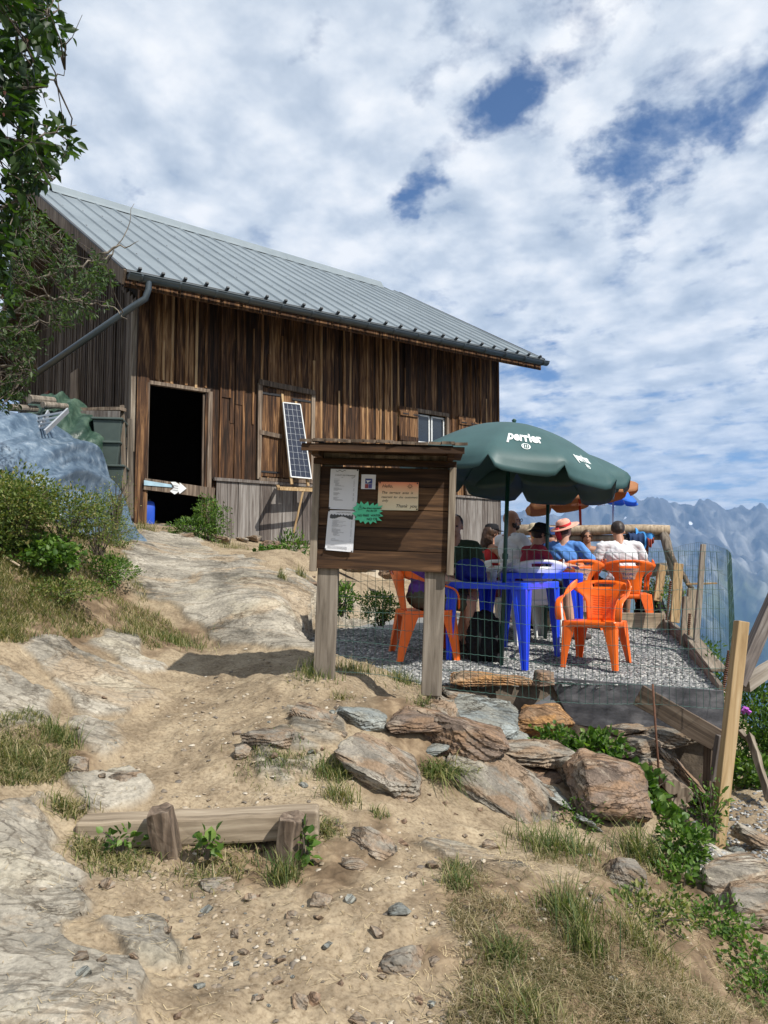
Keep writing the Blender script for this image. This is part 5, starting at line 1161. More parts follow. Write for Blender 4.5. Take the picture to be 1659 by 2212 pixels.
def person(label,pos,z,yaw,lean=8,head=(0,0),k=1.0,skin='skin',shirt=None,sleeves='short',trousers=None,shorts=True,arms=None,legs=None,hair=None,seat=.44,shoulder=.185,broad=1.0,bare_back=False,tw=0):
    t=thing('person',label,'person',(pos[0],pos[1],z),yaw,rot=(0,0,yaw)); sk=M[skin]
    Lr=Matrix.Rotation(R(-lean),3,'X')@Matrix.Rotation(R(tw),3,'Z')
    P=Vector((0,0,seat+.10)); S=lambda x,y,zz: P+Lr@Vector((x,y,zz))*k
    chest=S(0,.0,.30); nb=S(0,-.005,.50); hd=Matrix.Rotation(R(head[0]),3,'Z')@Matrix.Rotation(R(head[1]),3,'X'); hc=nb+Lr@Vector((0,.01,.055))*k+hd@Vector((0,.025,.10))*k
    H=lambda x,y,zz: hc+hd@Vector((x,y,zz))*k
    sh=[S(s*shoulder*broad,0,.445) for s in (-1,1)]
    hips=[P+Vector((s*.095,0,0)) for s in (-1,1)]
    if legs is None: legs=[((-.14,.42,seat+.06),(-.15,.50,.09),(-.15,.64,.035)),((.14,.42,seat+.06),(.15,.46,.09),(.16,.60,.035))]
    if arms is None: arms=[((-.28,.08,.80),(-.16,.33,.76)),((.28,.08,.80),(.16,.33,.76))]
    caps=[];ell=[]
    # trunk and neck
    ell+=[(S(0,0,.02),(.155*k*broad,.115*k,.12*k),Lr),(S(0,.005,.17),(.135*k*broad,.10*k,.14*k),Lr),(S(0,.0,.33),(.165*k*broad,.108*k,.16*k),Lr)]
    caps+=[(nb-Vector((0,0,.05)),.065*k,nb.lerp(hc,.5),.056*k)]
    for i,s in enumerate((-1,1)):
        caps.append((S(s*.05,0,.46),.06*k,sh[i],.056*k)); el=Vector(arms[i][0]); wr=Vector(arms[i][1])
        caps.append((sh[i],.054*k,el,.039*k)); caps.append((el,.041*k,el.lerp(wr,.35),.038*k)); caps.append((el.lerp(wr,.35),.038*k,wr,.025*k))
        # hand
        d=(wr-el).normalized(); side=d.cross(Vector((0,0,1))); side=side.normalized() if side.length>.1 else Vector((1,0,0)); upv=side.cross(d).normalized()
        palm=wr+d*.045*k; Rm=Matrix((side,d,upv)).transposed(); ell.append((palm,(.040*k,.052*k,.016*k),Rm))
        for f,(off,ln) in enumerate(((-.030,.060),(-.010,.074),(.010,.070),(.029,.056))):
            a=wr+d*.082*k+side*off*k; c1=a+(d*.62-upv*.25)*ln*k*.6+side*off*.12; c2=c1+(d*.55-upv*.75)*ln*k*.5
            caps.append((a,.0095*k,c1,.0088*k)); caps.append((c1,.0088*k,c2,.0075*k))
        ts=-s; a=wr+d*.02*k+side*ts*.030*k; c1=a+(d*.6+side*ts*.75)*.034*k; caps.append((a,.012*k,c1,.0105*k)); caps.append((c1,.0105*k,c1+(d*.9+side*ts*.1-upv*.3)*.028*k,.0085*k))
        kn,an,to=[Vector(q) for q in legs[i]]
        caps+=[(hips[i],.088*k,kn,.060*k),(kn,.060*k,kn.lerp(an,.35)+Vector((0,-.012,0)),.056*k),(kn.lerp(an,.35)+Vector((0,-.012,0)),.056*k,an,.036*k),(an,.036*k,to,.030*k)]
    # head: skull, jaw, nose, ears, brow, lips
    ell+=[(H(0,-.012,.028),(.074*k,.092*k,.092*k),hd),(H(0,.012,-.035),(.058*k,.068*k,.072*k),hd),(H(0,.052,-.072),(.026*k,.022*k,.020*k),hd),(H(-.076,-.005,-.005),(.010*k,.018*k,.030*k),hd),(H(.076,-.005,-.005),(.010*k,.018*k,.030*k),hd),(H(0,.072,.022),(.050*k,.012*k,.010*k),hd),(H(0,.079,-.048),(.024*k,.009*k,.009*k),hd)]
    caps.append((H(0,.076,.015),.008*k,H(0,.098,-.018),.012*k))
    body=blob('body',caps,ell,sk,t,vox=.0075,smooth_it=2)
    for s in (-1,1):
        b=MB(); c=H(s*.031,.077,.006); n=8
        for (rr2,of) in ((.011,0),): 
            P2=[[c+hd@Vector((rr2*math.sin(math.pi*i/6)*math.cos(2*math.pi*q/n),rr2*.6*math.sin(math.pi*i/6)*math.sin(2*math.pi*q/n),rr2*.6*math.cos(math.pi*i/6))) for q in range(n)] for i in range(7)]
            b.grid(P2,closed=True)
        b.build('eye',M['iron'],t,smooth=True)
    b=MB(); b.tube([H(-.022,.0885,-.047),H(0,.091,-.049),H(.022,.0885,-.047)],[.002,.0035,.002],6); b.build('mouth',M['lip'],t)
    if shirt:
        c=[];e=[(S(0,0,.05),(.172*k*broad,.130*k,.12*k),Lr),(S(0,.005,.18),(.155*k*broad,.118*k,.15*k),Lr),(S(0,.0,.33),(.180*k*broad,.122*k,.155*k),Lr)]
        for i,s in enumerate((-1,1)):
            if sleeves=='none': continue
            c.append((S(s*.05,0,.455),.068*k,sh[i],.068*k)); el=Vector(arms[i][0]); f={'short':.62,'long':1.0}[sleeves]; c.append((sh[i],.070*k,sh[i].lerp(el,f),.060*k))
            if sleeves=='long': c.append((el,.055*k,Vector(arms[i][1]),.038*k))
        blob('shirt',c,e,shirt,t,vox=.009,smooth_it=3,wrinkle=.011,seed=int(abs(pos[0])*100)%50)
    if trousers:
        c=[];e=[(S(0,0,.0),(.178*k*broad,.135*k,.11*k),Lr)]
        for i,s in enumerate((-1,1)):
            kn,an,to=[Vector(q) for q in legs[i]]; f=.80 if shorts else 1.0; c.append((hips[i],.104*k,hips[i].lerp(kn,f),.080*k))
            if not shorts: c+=[(kn,.074*k,an,.05*k)]
        blob('shorts' if shorts else 'trousers',c,e,trousers,t,vox=.010,smooth_it=3,wrinkle=.009,seed=3)
    for i in range(2):
        kn,an,to=[Vector(q) for q in legs[i]]; blob('shoe',[(an+Vector((0,-.03,-.035)),.046*k,to+Vector((0,.03,0)),.038*k),(an+Vector((0,-.01,0)),.047*k,an+Vector((0,0,-.04)),.046*k)],[],M['shoe'],t,vox=.009)
    return t,H,S,hd
M['lip']=flat('lips',(.30,.09,.08)); M['shoe']=flat('dark_shoe_fabric',(.06,.04,.035),rough=.8)
def hairmesh(t,H,hd,mat,parts,name='hair',vox=.008,wr=.004): return blob(name,[(H(*a),r0,H(*b_),r1) for a,r0,b_,r1 in parts.get('c',[])],[(H(*c),r_,hd) for c,r_ in parts.get('e',[])],mat,t,vox=vox,smooth_it=1,wrinkle=wr)
def W(px,py,Y): return at(px,py,Y)
# man in white T-shirt, seen from behind
t,H,S,hd=person('person in white T-shirt seen from behind, head bowed, rightmost at the tables',(2.83,9.02),-.76,R(-3),lean=14,head=(0,-24),shirt=cloth('white_tshirt',(.62,.62,.64),.05),trousers=cloth('grey_shorts',(.20,.21,.24)),skin='skint',arms=[((-.30,.10,.78),(-.20,.36,.78)),((.30,.10,.78),(.20,.36,.78))],broad=1.12,k=1.0)
hairmesh(t,H,hd,M['hairdark'],{'e':[((0,-.030,.040),(.082,.088,.088)),((0,-.06,.005),(.062,.05,.06))]})
# woman in straw hat and blue top
t,H,S,hd=person('person in a blue T-shirt and pink straw hat with red ribbon, from behind',(2.03,8.62),-.76,R(-22),lean=8,head=(-35,6),shirt=cloth('blue_tshirt',(.10,.25,.62)),trousers=cloth('black_shorts',(.02,.02,.025)),arms=[((-.28,.05,.82),(-.16,.30,.80)),((.36,.02,.74),(.38,.28,.76))],k=.95)
hairmesh(t,H,hd,M['hairbrown'],{'e':[((0,-.03,.02),(.080,.085,.085))]})
M['straw_hat']=flat('pink_straw',(.72,.36,.27),rough=.8,var=.1,scale=60,bump=.5); M['ribbon']=flat('red_ribbon',(.60,.02,.03),rough=.6)
def hat(t,H,brim,mat,crown=.095,ch=.10,droop=.03,name='hat',tilt=0,band=None,fwd=0):
    b=MB(); n=32; HR=Matrix.Rotation(R(tilt),3,'X')
    def q(r_,z_,a): 
        v=HR@Vector((r_*math.cos(a)*.95,r_*math.sin(a)*1.08,z_)); return H(v.x,v.y-.01,v.z+.045)
    prof=[(.002,ch),(crown*.6,ch*.98),(crown*.9,ch*.75),(crown*1.0,.02),(crown*1.03,0)]
    if brim: prof+=[(crown+brim*.5,-.004-droop*.4),(crown+brim,-droop)]
    P=[[q(r_+(fwd*max(0,math.sin(2*math.pi*i/n)) if r_>crown*1.05 else 0),z_,2*math.pi*i/n) for i in range(n)] for r_,z_ in prof]
    b.grid(P,closed=True); o=b.build(name,mat,t,smooth=True,solid=.004)
    if band: 
        b=MB(); b.grid([[q(crown*1.04,.004,2*math.pi*i/n) for i in range(n)],[q(crown*1.02,.034,2*math.pi*i/n) for i in range(n)]],closed=True); b.build('ribbon',band,o,solid=.004)
        for dx in (-.02,.015):
            b=MB(); b.tube([q(crown*1.06,.015,-1.57+dx*8),q(crown*1.25,-.05,-1.62+dx*6),q(crown*1.2,-.13,-1.6+dx*6)],[.014,.028,.02],8); b.build('ribbon_tail',band,o,smooth=True)
    return o
hat(t,H,.075,M['straw_hat'],crown=.088,ch=.085,droop=.012,band=M['ribbon'],name='straw_hat',tilt=14,fwd=.03)
# boy in black bucket hat and red T-shirt, turned right
t,H,S,hd=person('person in a dark red T-shirt and black bucket hat leaning on the second blue table',(1.42,7.78),gplane(7.7),R(-78),lean=18,head=(-5,-14),shirt=cloth('dark_red_tshirt',(.33,.035,.06)),trousers=cloth('navy_shorts',(.02,.025,.05)),arms=[((-.24,.26,.76),(.0,.42,.755)),((.27,.20,.77),(.17,.44,.755))],k=.9,seat=.42)
hairmesh(t,H,hd,M['hairdark'],{'e':[((0,-.03,.02),(.078,.085,.08))]})
M['blackcloth']=cloth('black_cloth',(.012,.012,.014))
hat(t,H,.045,M['blackcloth'],crown=.086,ch=.085,droop=.04,name='bucket_hat')
# bald bearded man in white
t,H,S,hd=person('bald bearded person with glasses and white T-shirt looking to the right',(1.45,8.62),-.76,R(-62),lean=-2,head=(-12,3),skin='skint',shirt=cloth('white_printed_tshirt',(.62,.62,.64),.05),trousers=cloth('dark_trousers',(.05,.05,.055)),shorts=False,arms=[((-.27,.10,.84),(-.05,.36,.82)),((.29,.08,.84),(.10,.38,.83))],k=1.03,seat=.48)
hairmesh(t,H,hd,M['hairdark'],{'e':[((0,.030,-.068),(.055,.054,.040)),((-.055,.0,-.04),(.016,.03,.04)),((.055,.0,-.04),(.016,.03,.04))],'c':[((-.03,.086,-.036),.007,(.03,.086,-.036),.007)]},name='beard',vox=.006,wr=.003)
b=MB()
for s in (-1,1):
    b.tube([H(s*.034+.024*math.cos(a),.098,.006+.017*math.sin(a)) for a in [2*math.pi*i/12 for i in range(13)]],.0028,5)
    b.tube([H(s*.058,.096,.010),H(s*.078,.03,.012),H(s*.080,-.02,.005)],.0026,5)
b.tube([H(-.01,.099,.012),H(.01,.099,.012)],.0025,5); b.build('glasses',M['iron'],t)
b=MB(); 
for s in (-1,1): b.tube([S(s*.06,-.06,.50),S(s*.09,.05,.47),S(s*.06,.125,.36),S(s*.02,.14,.22)],.007,6)
b.build('lanyard',M['ribbon2'] if 'ribbon2' in M else flat('dark_red_strap',(.22,.02,.02)),t)
# woman with black cap and long hair
t,H,S,hd=person('person with long brown hair, black cap and red strap top beside the bald person',(1.22,8.95),-.76,R(-70),lean=4,head=(-5,-2),skin='skint',shirt=cloth('red_strap_top',(.42,.03,.03)),sleeves='none',trousers=cloth('red_shorts',(.30,.05,.06)),k=.9)
hairmesh(t,H,hd,M['hairbrown'],{'e':[((0,-.03,.02),(.082,.09,.088))],'c':[((0,-.07,0),.065,(0,-.10,-.16),.06),((0,-.10,-.16),.06,(.0,-.09,-.30),.03),((.04,-.05,-.05),.035,(.06,-.03,-.22),.02)]})
hat(t,H,0,M['blackcloth'],crown=.088,ch=.085,name='cap')
b=MB(); P=[[H((.088)*math.cos(a),.0+.088*math.sin(a)*1.08-.01,.048) for a in [R(30+120*i/8) for i in range(9)]],[H(.08*math.cos(a),.0+.165*math.sin(a),.036) for a in [R(30+120*i/8) for i in range(9)]]]; b.grid(P); b.build('cap_peak',M['blackcloth'],t,solid=.004)
# woman in dark green behind the board's right edge
t,H,S,hd=person('smiling person in a dark green T-shirt facing the path beside the notice board',(.72,7.55),gplane(7.4),R(168),lean=10,head=(0,-4),shirt=cloth('dark_green_tshirt',(.045,.065,.04)),trousers=cloth('black_shorts_b',(.02,.02,.022)),arms=[((-.26,.18,.78),(-.10,.42,.76)),((.26,.18,.78),(.12,.42,.76))],k=.97)
hairmesh(t,H,hd,M['hairdark'],{'e':[((0,-.035,.035),(.083,.085,.090)),((0,-.075,.06),(.05,.045,.045))]})
# person in purple, side on, head behind the board
t,H,S,hd=person('person in a purple T-shirt and khaki shorts seated behind the board post',(.34,6.93),gz(.34,6.93),R(-84),lean=4,head=(0,0),shirt=cloth('purple_tshirt',(.11,.05,.26)),trousers=cloth('khaki_shorts',(.09,.085,.06)),arms=[((-.24,.12,.78),(-.08,.36,.70)),((.26,.10,.72),(.12,.36,.66))],legs=[((-.11,.50,.56),(-.10,.36,.12),(-.10,.50,.04)),((.13,.42,.50),(.14,.46,.09),(.14,.60,.035))],k=1.02)
hairmesh(t,H,hd,M['hairbrown'],{'e':[((0,-.03,.03),(.082,.088,.09))]})
# guests farther back
t,H,S,hd=person('person in a dark grey top far back by the railing, left of the white T-shirt',(2.52,10.35),-.76,R(100),lean=6,shirt=cloth('dark_grey_top',(.04,.04,.055)),trousers=M['blackcloth'],k=.95); hairmesh(t,H,hd,M['hairdark'],{'e':[((0,-.03,.035),(.084,.09,.09))]})
t,H,S,hd=person('person in navy with a blue cap far back behind the straw hat',(2.32,10.1),-.76,R(130),lean=12,shirt=cloth('navy_top',(.02,.03,.08)),trousers=M['blackcloth'],k=.93); hat(t,H,.01,cloth('blue_cap_cloth',(.03,.07,.2)),crown=.088,ch=.08,name='cap')
t,H,S,hd=person('person with a beige sun hat far back behind the second parasol pole',(2.05,10.2),-.76,R(150),lean=4,shirt=cloth('black_top',(.02,.02,.022)),trousers=M['blackcloth'],k=1.0); hat(t,H,.045,cloth('beige_hat',(.45,.38,.26)),crown=.088,ch=.08,droop=.03,name='sun_hat')
t,H,S,hd=person('bare shouldered person with brown hair far back beside the bowed dark head',(2.78,10.45),-.76,R(175),lean=4,skin='skint',shirt=cloth('brown_top',(.12,.07,.05)),sleeves='none',trousers=M['blackcloth'],k=.93); hairmesh(t,H,hd,M['hairbrown'],{'e':[((0,-.02,.03),(.084,.092,.092))],'c':[((0,-.06,0),.06,(0,-.08,-.16),.05)]})
# ---------------------------------------------------------------- bags, cups, clothes
def bag(name,label,cat,pos,z,rotz,sx,sy,sz,mat,straps=True,rot=None,group=None):
    t=thing(name,label,cat,(pos[0],pos[1],z),rotz,group,rot=rot)
    blob('bag_body',[((-sx*.28,0,sy*.4),sy*.75,(-sx*.26,0,sz*.72),sy*.62),((sx*.28,0,sy*.4),sy*.75,(sx*.26,0,sz*.72),sy*.62)],[((0,0,sz*.42),(sx*.62,sy,sz*.46)),((0,0,sz*.78),(sx*.42,sy*.75,sz*.22)),((0,-sy*.8,sz*.3),(sx*.42,sy*.5,sz*.22))],mat,t,vox=.011,wrinkle=.014,seed=8)
    if straps:
        for s in (-1,1): b=MB(); b.tube([(s*sx*.3,-sy*.9,sz*.85),(s*sx*.34,-sy*1.5,sz*.55),(s*sx*.36,-sy*1.2,sz*.2)],.014,6,rx=1.6); b.build('strap',mat,t,smooth=True)
    return t
bag('backpack','tall black backpack standing on the gravel against the front parasol pole','backpack',(at(1048,1400,6.75).x,6.78),gz(.9,6.78),R(8),.27,.11,.45,M['blackcloth'])
bag('backpack','black backpack on the floor right of the man in the white T-shirt','backpack',(3.12,8.95),-.76,R(-20),.30,.13,.42,M['blackcloth'])
bag('bag','crumpled royal blue bag lying on the near blue table','bag',(at(1018,1250,6.95).x,6.98),gplane(6.6)+.72,R(10),.22,.12,.18,cloth('royal_blue_cloth',(.02,.03,.24)),straps=False)
bag('jacket','dusty red jacket hung on the white chair back','jacket',(at(1062,1240,8.3).x,8.3),-.36,R(60),.20,.08,.34,cloth('dusty_red_cloth',(.36,.09,.10)),straps=False)
M['cup']=flat('clear_plastic',(.55,.57,.6),rough=.15,bump=0)
def cup(px,py,Y,z,label):
    p=at(px,py,Y); b=MB(); b.grid([[(r_*math.cos(2*math.pi*i/16),r_*math.sin(2*math.pi*i/16),h) for i in range(16)] for r_,h in ((.001,0),(.026,0),(.036,.10))],closed=True); o=b.build('cup',M['cup'],smooth=True,solid=.0015); o.location=(p.x,Y,z); tag(o,label,'cup')
M['cup'].node_tree.nodes['Principled BSDF'].inputs['Alpha'].default_value=.45
cup(1066,1250,6.9,gplane(6.6)+.72,'clear plastic cup on the near blue table left of the parasol pole')
cup(1172,1238,7.75,gplane(7.45)+.71,'clear plastic cup on the second blue table by the boy')
# cloths hung over the rail
def drape(name,label,px0,px1,ytop,ybots,Y,mat,seed=1):
    b=MB(); n=14; P=[]
    rr=random.Random(seed)
    for side in (1,0,-1):
        pass
    rows=[]
    for f in (0,.15,.35,.6,.8,1.0):
        row=[]
        for i in range(n+1):
            u=i/n; px=px0+(px1-px0)*u; yb=np.interp(u,np.linspace(0,1,len(ybots)),ybots); fold=.03*math.sin(u*17+seed)+.015*math.sin(u*31)
            p=at(px,ytop+(yb-ytop)*f,Y); p.y=Y-.085-(.0 if f<.15 else .0)-fold*f; 
            if f==0: p=at(px,ytop,Y); p.z=at(px,ytop,Y).z+.012*math.sin(u*20); p.y=Y
            row.append(p)
        rows.append(row)
    back=[Vector((p.x,p.y+.12,p.z-.02)) for p in rows[0]]; back2=[Vector((p.x,p.y+.14,p.z-.25)) for p in rows[0]]
    b.grid([back2,back]+rows); return tag(b.build(name,mat,smooth=True,solid=.004,sub=1),label,'cloth')
drape('towel','bright blue towel hanging over the log railing',1368,1410,1137,[1160,1175,1190,1168,1162],10.3,cloth('bright_blue_towel',(.07,.30,.68),.15),seed=1)
drape('jacket','dark navy garment hanging under the blue towel on the railing',1356,1388,1150,[1185,1196,1200,1180],10.22,cloth('navy_garment',(.02,.04,.10)),seed=3)
drape('cloth','small rust red cloth behind the blue towel on the railing',1394,1408,1160,[1178,1184,1170],10.28,cloth('rust_red_cloth',(.28,.06,.04)),seed=5)
# yellow flowers in a pot on the far table
fpot=thing('flower_pot','pot of yellow flowers on the far table','flower pot',tuple(at(1160,1186,9.8)))
b=MB(); b.tube([(0,0,-.06),(0,0,.06)],[.05,.07],12); b.build('pot',M['crate'],fpot)
for i in range(9):
    a=i*2.4; q=(.05*math.cos(a)*(i%3)*.6,.05*math.sin(a)*(i%3)*.6,.12+.03*(i%3)); b=MB(); b.tube([(q[0],q[1],q[2]-.02),(q[0],q[1],q[2]),(q[0],q[1],q[2]+.015)],[.006,.026,.01],8); b.build('flower',M['yellow'],fpot)
    b=MB(); b.tube([(0,0,.05),(q[0],q[1],q[2]-.02)],.004,5); b.build('stem',M['leafg'],fpot)
# ---------------------------------------------------------------- rocks
def rock_mesh(sx,sy,sz,seed,n=16,amp=.022,lay=.022,sub=4):
    r=np.random.RandomState(seed); p=r.normal(size=(n,3)); p/=np.linalg.norm(p,axis=1)[:,None]; p=np.sign(p)*np.abs(p)**.55; p*=np.array([sx,sy,sz])/2*(.82+.3*r.rand(n,1))
    bm=bmesh.new(); vs=[bm.verts.new(q) for q in p]; bmesh.ops.convex_hull(bm,input=vs)
    for v in [v for v in bm.verts if not v.link_faces]: bm.verts.remove(v)
    bmesh.ops.bevel(bm,geom=bm.edges[:],offset=min(sx,sy,sz)*.025,segments=1,affect='EDGES')
    bmesh.ops.triangulate(bm,faces=bm.faces)
    for k in range(sub):
        lim=max(sx,sy)/(5*2.0**k); es=[e for e in bm.edges if e.calc_length()>lim*.6]
        if es: bmesh.ops.subdivide_edges(bm,edges=es,cuts=1,use_grid_fill=False); bmesh.ops.triangulate(bm,faces=[f for f in bm.faces if len(f.verts)>3])
    bm.normal_update(); co=np.array([v.co[:] for v in bm.verts]); no=np.array([v.normal[:] for v in bm.verts])
    m=max(sx,sy,sz)*.5
    d=amp*m*fbm(co[:,0]/m*2.3+seed,co[:,1]/m*2.3,co[:,2]/m*3,4,s=seed)*1.6
    side=1-np.abs(no[:,2]); kz=co[:,2]/sz*6+.9*fbm(co[:,0]/m*1.5,co[:,1]/m*1.5,0,2,s=seed+3); d+=-lay*m*2.6*side*(kz-np.floor(kz)-.5)
    d+=.012*m*fbm(co[:,0]/m*9,co[:,1]/m*9,co[:,2]/m*14,3,s=seed+9)
    co+=no*d[:,None]
    for v,c in zip(bm.verts,co): v.co=c
    me=bpy.data.meshes.new('rock'); bm.to_mesh(me); bm.free(); return me
M['rockorange']=rockmat('orange_schist',(.27,.17,.10),(.42,.23,.09),(.42,.34,.25),.75,.4)
RG='loose rocks on the bank below the terrace'
def rock(label,px,py,w,dpt,th,mat='rock',Y=None,yaw=0,roll=0,pitch=0,seed=None,up=.25,name='rock',group=None,n=16,cat='rock'):
    p=hit(px,py) if Y is None else at(px,py,Y)
    me=rock_mesh(w,dpt,th,seed if seed is not None else int(px*7+py)%997,n=n)
    o=finish(me,name,M[mat],None,smooth=False); me.polygons.foreach_set('use_smooth',[True]*len(me.polygons))
    me.set_sharp_from_angle(angle=R(28)) if hasattr(me,'set_sharp_from_angle') else None
    o.location=p+Vector((0,0,th*up)); o.rotation_euler=(R(pitch),R(roll),R(yaw)); return tag(o,label,cat,group)
rock('flat blue-grey slab with a tan chipped corner on top of the rock pile',1038,1566,.60,.50,.10,'rockgrey',yaw=8,roll=4,pitch=22,up=.42,seed=3,n=26)
rock('orange-brown block right of the blue-grey slab',1176,1556,.44,.34,.20,'rockorange',Y=5.72,yaw=-10,roll=5,pitch=12,seed=12,up=0)
rock('big brown and rust block sloping to the right below the blue-grey slab',978,1622,.70,.34,.25,'rockrust',yaw=-8,roll=15,pitch=12,up=.42,seed=21,n=20)
rock('flat brown slab left of the blue-grey slab',905,1570,.48,.3,.11,'rockrust',yaw=14,roll=4,pitch=10,up=.42,seed=5)
rock('long tan layered slab under the orange-brown block',1147,1648,.60,.3,.15,'rock',yaw=-4,roll=3,pitch=4,up=.42,seed=31,n=22)
rock('big grey slab sloping to the right beside the path, undercut',815,1672,.60,.36,.15,'rock',yaw=-18,roll=22,pitch=14,up=.42,seed=42,n=22)
rock('biggest tan slab lying steeply on the bank right of the hanging grass',1100,1738,.84,.42,.15,'rock',yaw=-22,roll=32,pitch=30,up=.42,seed=54,n=24)
rock('large red-brown boulder with flat top near the steel rod',1322,1752,.54,.46,.36,'rockrust',yaw=10,roll=8,pitch=14,up=.42,seed=61,n=16)
rock('long orange-edged slab directly under the front of the gravel',1056,1475,.66,.32,.10,'rockorange',Y=5.85,yaw=4,roll=2,seed=71,n=22)
rock('thin grey slab under the long orange-edged slab',1005,1508,.46,.34,.07,'rock',Y=5.75,yaw=-4,roll=5,pitch=8,seed=72,n=20)
rock('small tan stone between grey slab and orange-brown block',1094,1526,.20,.2,.10,'rock',yaw=30,up=.42,seed=73)
rock('rusty stone at the left end of the grey formwork panel',1172,1474,.20,.2,.14,'rockrust',Y=5.98,seed=74)
rock('small white-and-rust stone beside the notice board post',966,1532,.13,.12,.08,'rock',up=.42,seed=75)
rock('pale blue-grey flat stone under the blue-grey slab',1105,1605,.28,.24,.07,'rockgrey',yaw=20,pitch=12,up=.42,seed=76)
rock('grey slab leaning under the left of the formwork panel',1318,1612,.34,.24,.10,'rock',Y=5.55,yaw=-15,roll=28,seed=77)
rock('broad dark brown slab right under the formwork panel',1462,1606,.50,.36,.13,'rock',Y=5.65,yaw=0,roll=6,seed=78)
rock('yellow layered stone under the formwork panel',1384,1628,.28,.26,.17,'rock',Y=5.5,yaw=22,roll=4,seed=79)
rock('flat grey stone between the long slab and the yellow layered stone',1352,1582,.30,.25,.07,'rock',Y=5.8,seed=80)
rock('tan stone below the yellow layered stone',1402,1678,.30,.26,.20,'rock',Y=5.4,yaw=-10,seed=81)
rock('rust slab leaning steeply in the hollow under the terrace corner',1482,1682,.62,.28,.09,'rockrust',Y=5.4,yaw=-5,roll=48,pitch=8,seed=82,n=20)
rock('tan stone beneath the log ends, by the yellow post foot',1495,1835,.22,.2,.2,'rock',Y=4.85,seed=83)
rock('dark stone deep in the hollow under the terrace corner',1440,1650,.4,.3,.2,'rock',Y=5.75,seed=84)
rock('dark stone low in the hollow behind the leafy plants',1420,1730,.42,.3,.22,'rock',Y=5.35,seed=85)
rock('brown stone between the red-brown boulder and the long tan slab',1245,1690,.34,.3,.22,'rock',up=.42,seed=86)
rock('stone mostly hidden by leaves right of the orange-brown block',1265,1625,.36,.3,.2,'rock',up=.42,seed=87)
rock('tan slab with white edge lying low on the grassy bank',1360,1920,.20,.18,.18,'rock',roll=30,seed=88)
rock('pale cream boulder on the gravel at the right edge',1632,1825,.34,.22,.16,'rock',seed=89,roll=20)
rock('round grey stone by the pale cream boulder',1592,1858,.10,.1,.08,'rockgrey',seed=90)
rock('brown layered outcrop stone at the bottom right, upper',1600,1925,.5,.4,.25,'rock',seed=91,up=0)
rock('brown layered outcrop stone at the bottom right, lower',1650,1985,.4,.4,.2,'rock',seed=92,up=0)
rock('tan slab set in the path left of the notice board foot',668,1558,.34,.22,.08,'rock',up=.05,yaw=-30,roll=10,seed=93)
rock('grey and tan rock in the path below the left post',778,1552,.34,.3,.13,'rockgrey',up=.1,yaw=20,roll=8,seed=94)
rock('small grey edge stone left of the dark grass patch',588,1612,.36,.16,.10,'rock',up=.05,yaw=-12,seed=95)
rock('small upright tan stone at the left end of the dark grass patch',524,1634,.09,.09,.09,'rock',seed=96)
rock('cream pointed stone on the path near the left bank',170,1660,.11,.11,.10,'rock',seed=97)
rock('flat tan stone half buried in the path above the wooden step',274,1703,.22,.13,.06,'rock',up=-.1,seed=98)
rock('tan wedge stone on the slope right of the step',800,1842,.25,.13,.08,'rock',yaw=-35,roll=15,seed=99)
rock('small tan stone below the wedge stone',765,1882,.11,.08,.05,'rock',seed=100)
rock('pale pointed stone buried in the dirt below the step',468,1925,.15,.12,.09,'rock',up=-.2,seed=101)
rock('brown egg-shaped stone below the right stake',692,1958,.10,.07,.05,'rock',seed=102,yaw=-20)
rock('large tan angular stone on the lower slope',878,2078,.20,.16,.10,'rock',up=-.1,seed=103)
rock('grey flat stone above the large tan angular stone',864,1978,.09,.07,.03,'rockgrey',seed=104)
rock('small tan stone beneath the hanging grass',1056,1822,.08,.06,.05,'rock',seed=105)
rock('white splinter of rock in the dry grass at the bottom',1064,2148,.10,.04,.04,'rock',yaw=-50,seed=106)
WG='rocks along the foot of the chalet wall'
for k,(px,py,w_,Y,m_,lb) in enumerate([(590,1240,.34,9.4,'rockgrey','grey boulder at the foot of the chalet wall near the leafy plant'),(650,1268,.44,8.6,'rockrust','long brown slab lying behind the left post'),(548,1208,.2,10.6,'rockgrey','small grey rock at the top of the rock slope'),(586,1176,.34,12.0,'rockrust','brown rock under the grey boards, left'),(636,1190,.52,11.6,'rock','big dark rock under the grey boards by the prop'),(671,1248,.2,9.2,'rockrust','small rusty rock behind the left post'),(520,1168,.3,12.0,'rock','flat rock under the left end of the grey boards'),(548,1163,.3,12.3,'rock','pale rock under the grey boards'),(480,1163,.34,11.2,'rock','thin slab below the bush by the door'),(700,1200,.5,11.5,'rock','dark rock right under the notice board height'),(400,1155,.3,10.9,'rock','slab edge in front of the doorway'),(780,1215,.6,11.5,'rock','tan rock ledge seen through the fence, left'),(850,1230,.5,11.0,'rockrust','tan rock ledge seen through the fence, right'),(740,1262,.3,9.4,'rock','low stone behind the fence left of the green bush')]):
    rock(lb,px,py,w_,w_*.7,w_*.45,m_,Y=Y,seed=200+k,yaw=k*20,up=-.1,group=None)
rq_=np.random.RandomState(77); poly=[(905,1535),(1010,1500),(1110,1540),(1250,1590),(1350,1600),(1430,1680),(1460,1790),(1380,1800),(1260,1780),(1150,1690),(1000,1690),(900,1640)]
k=0; 
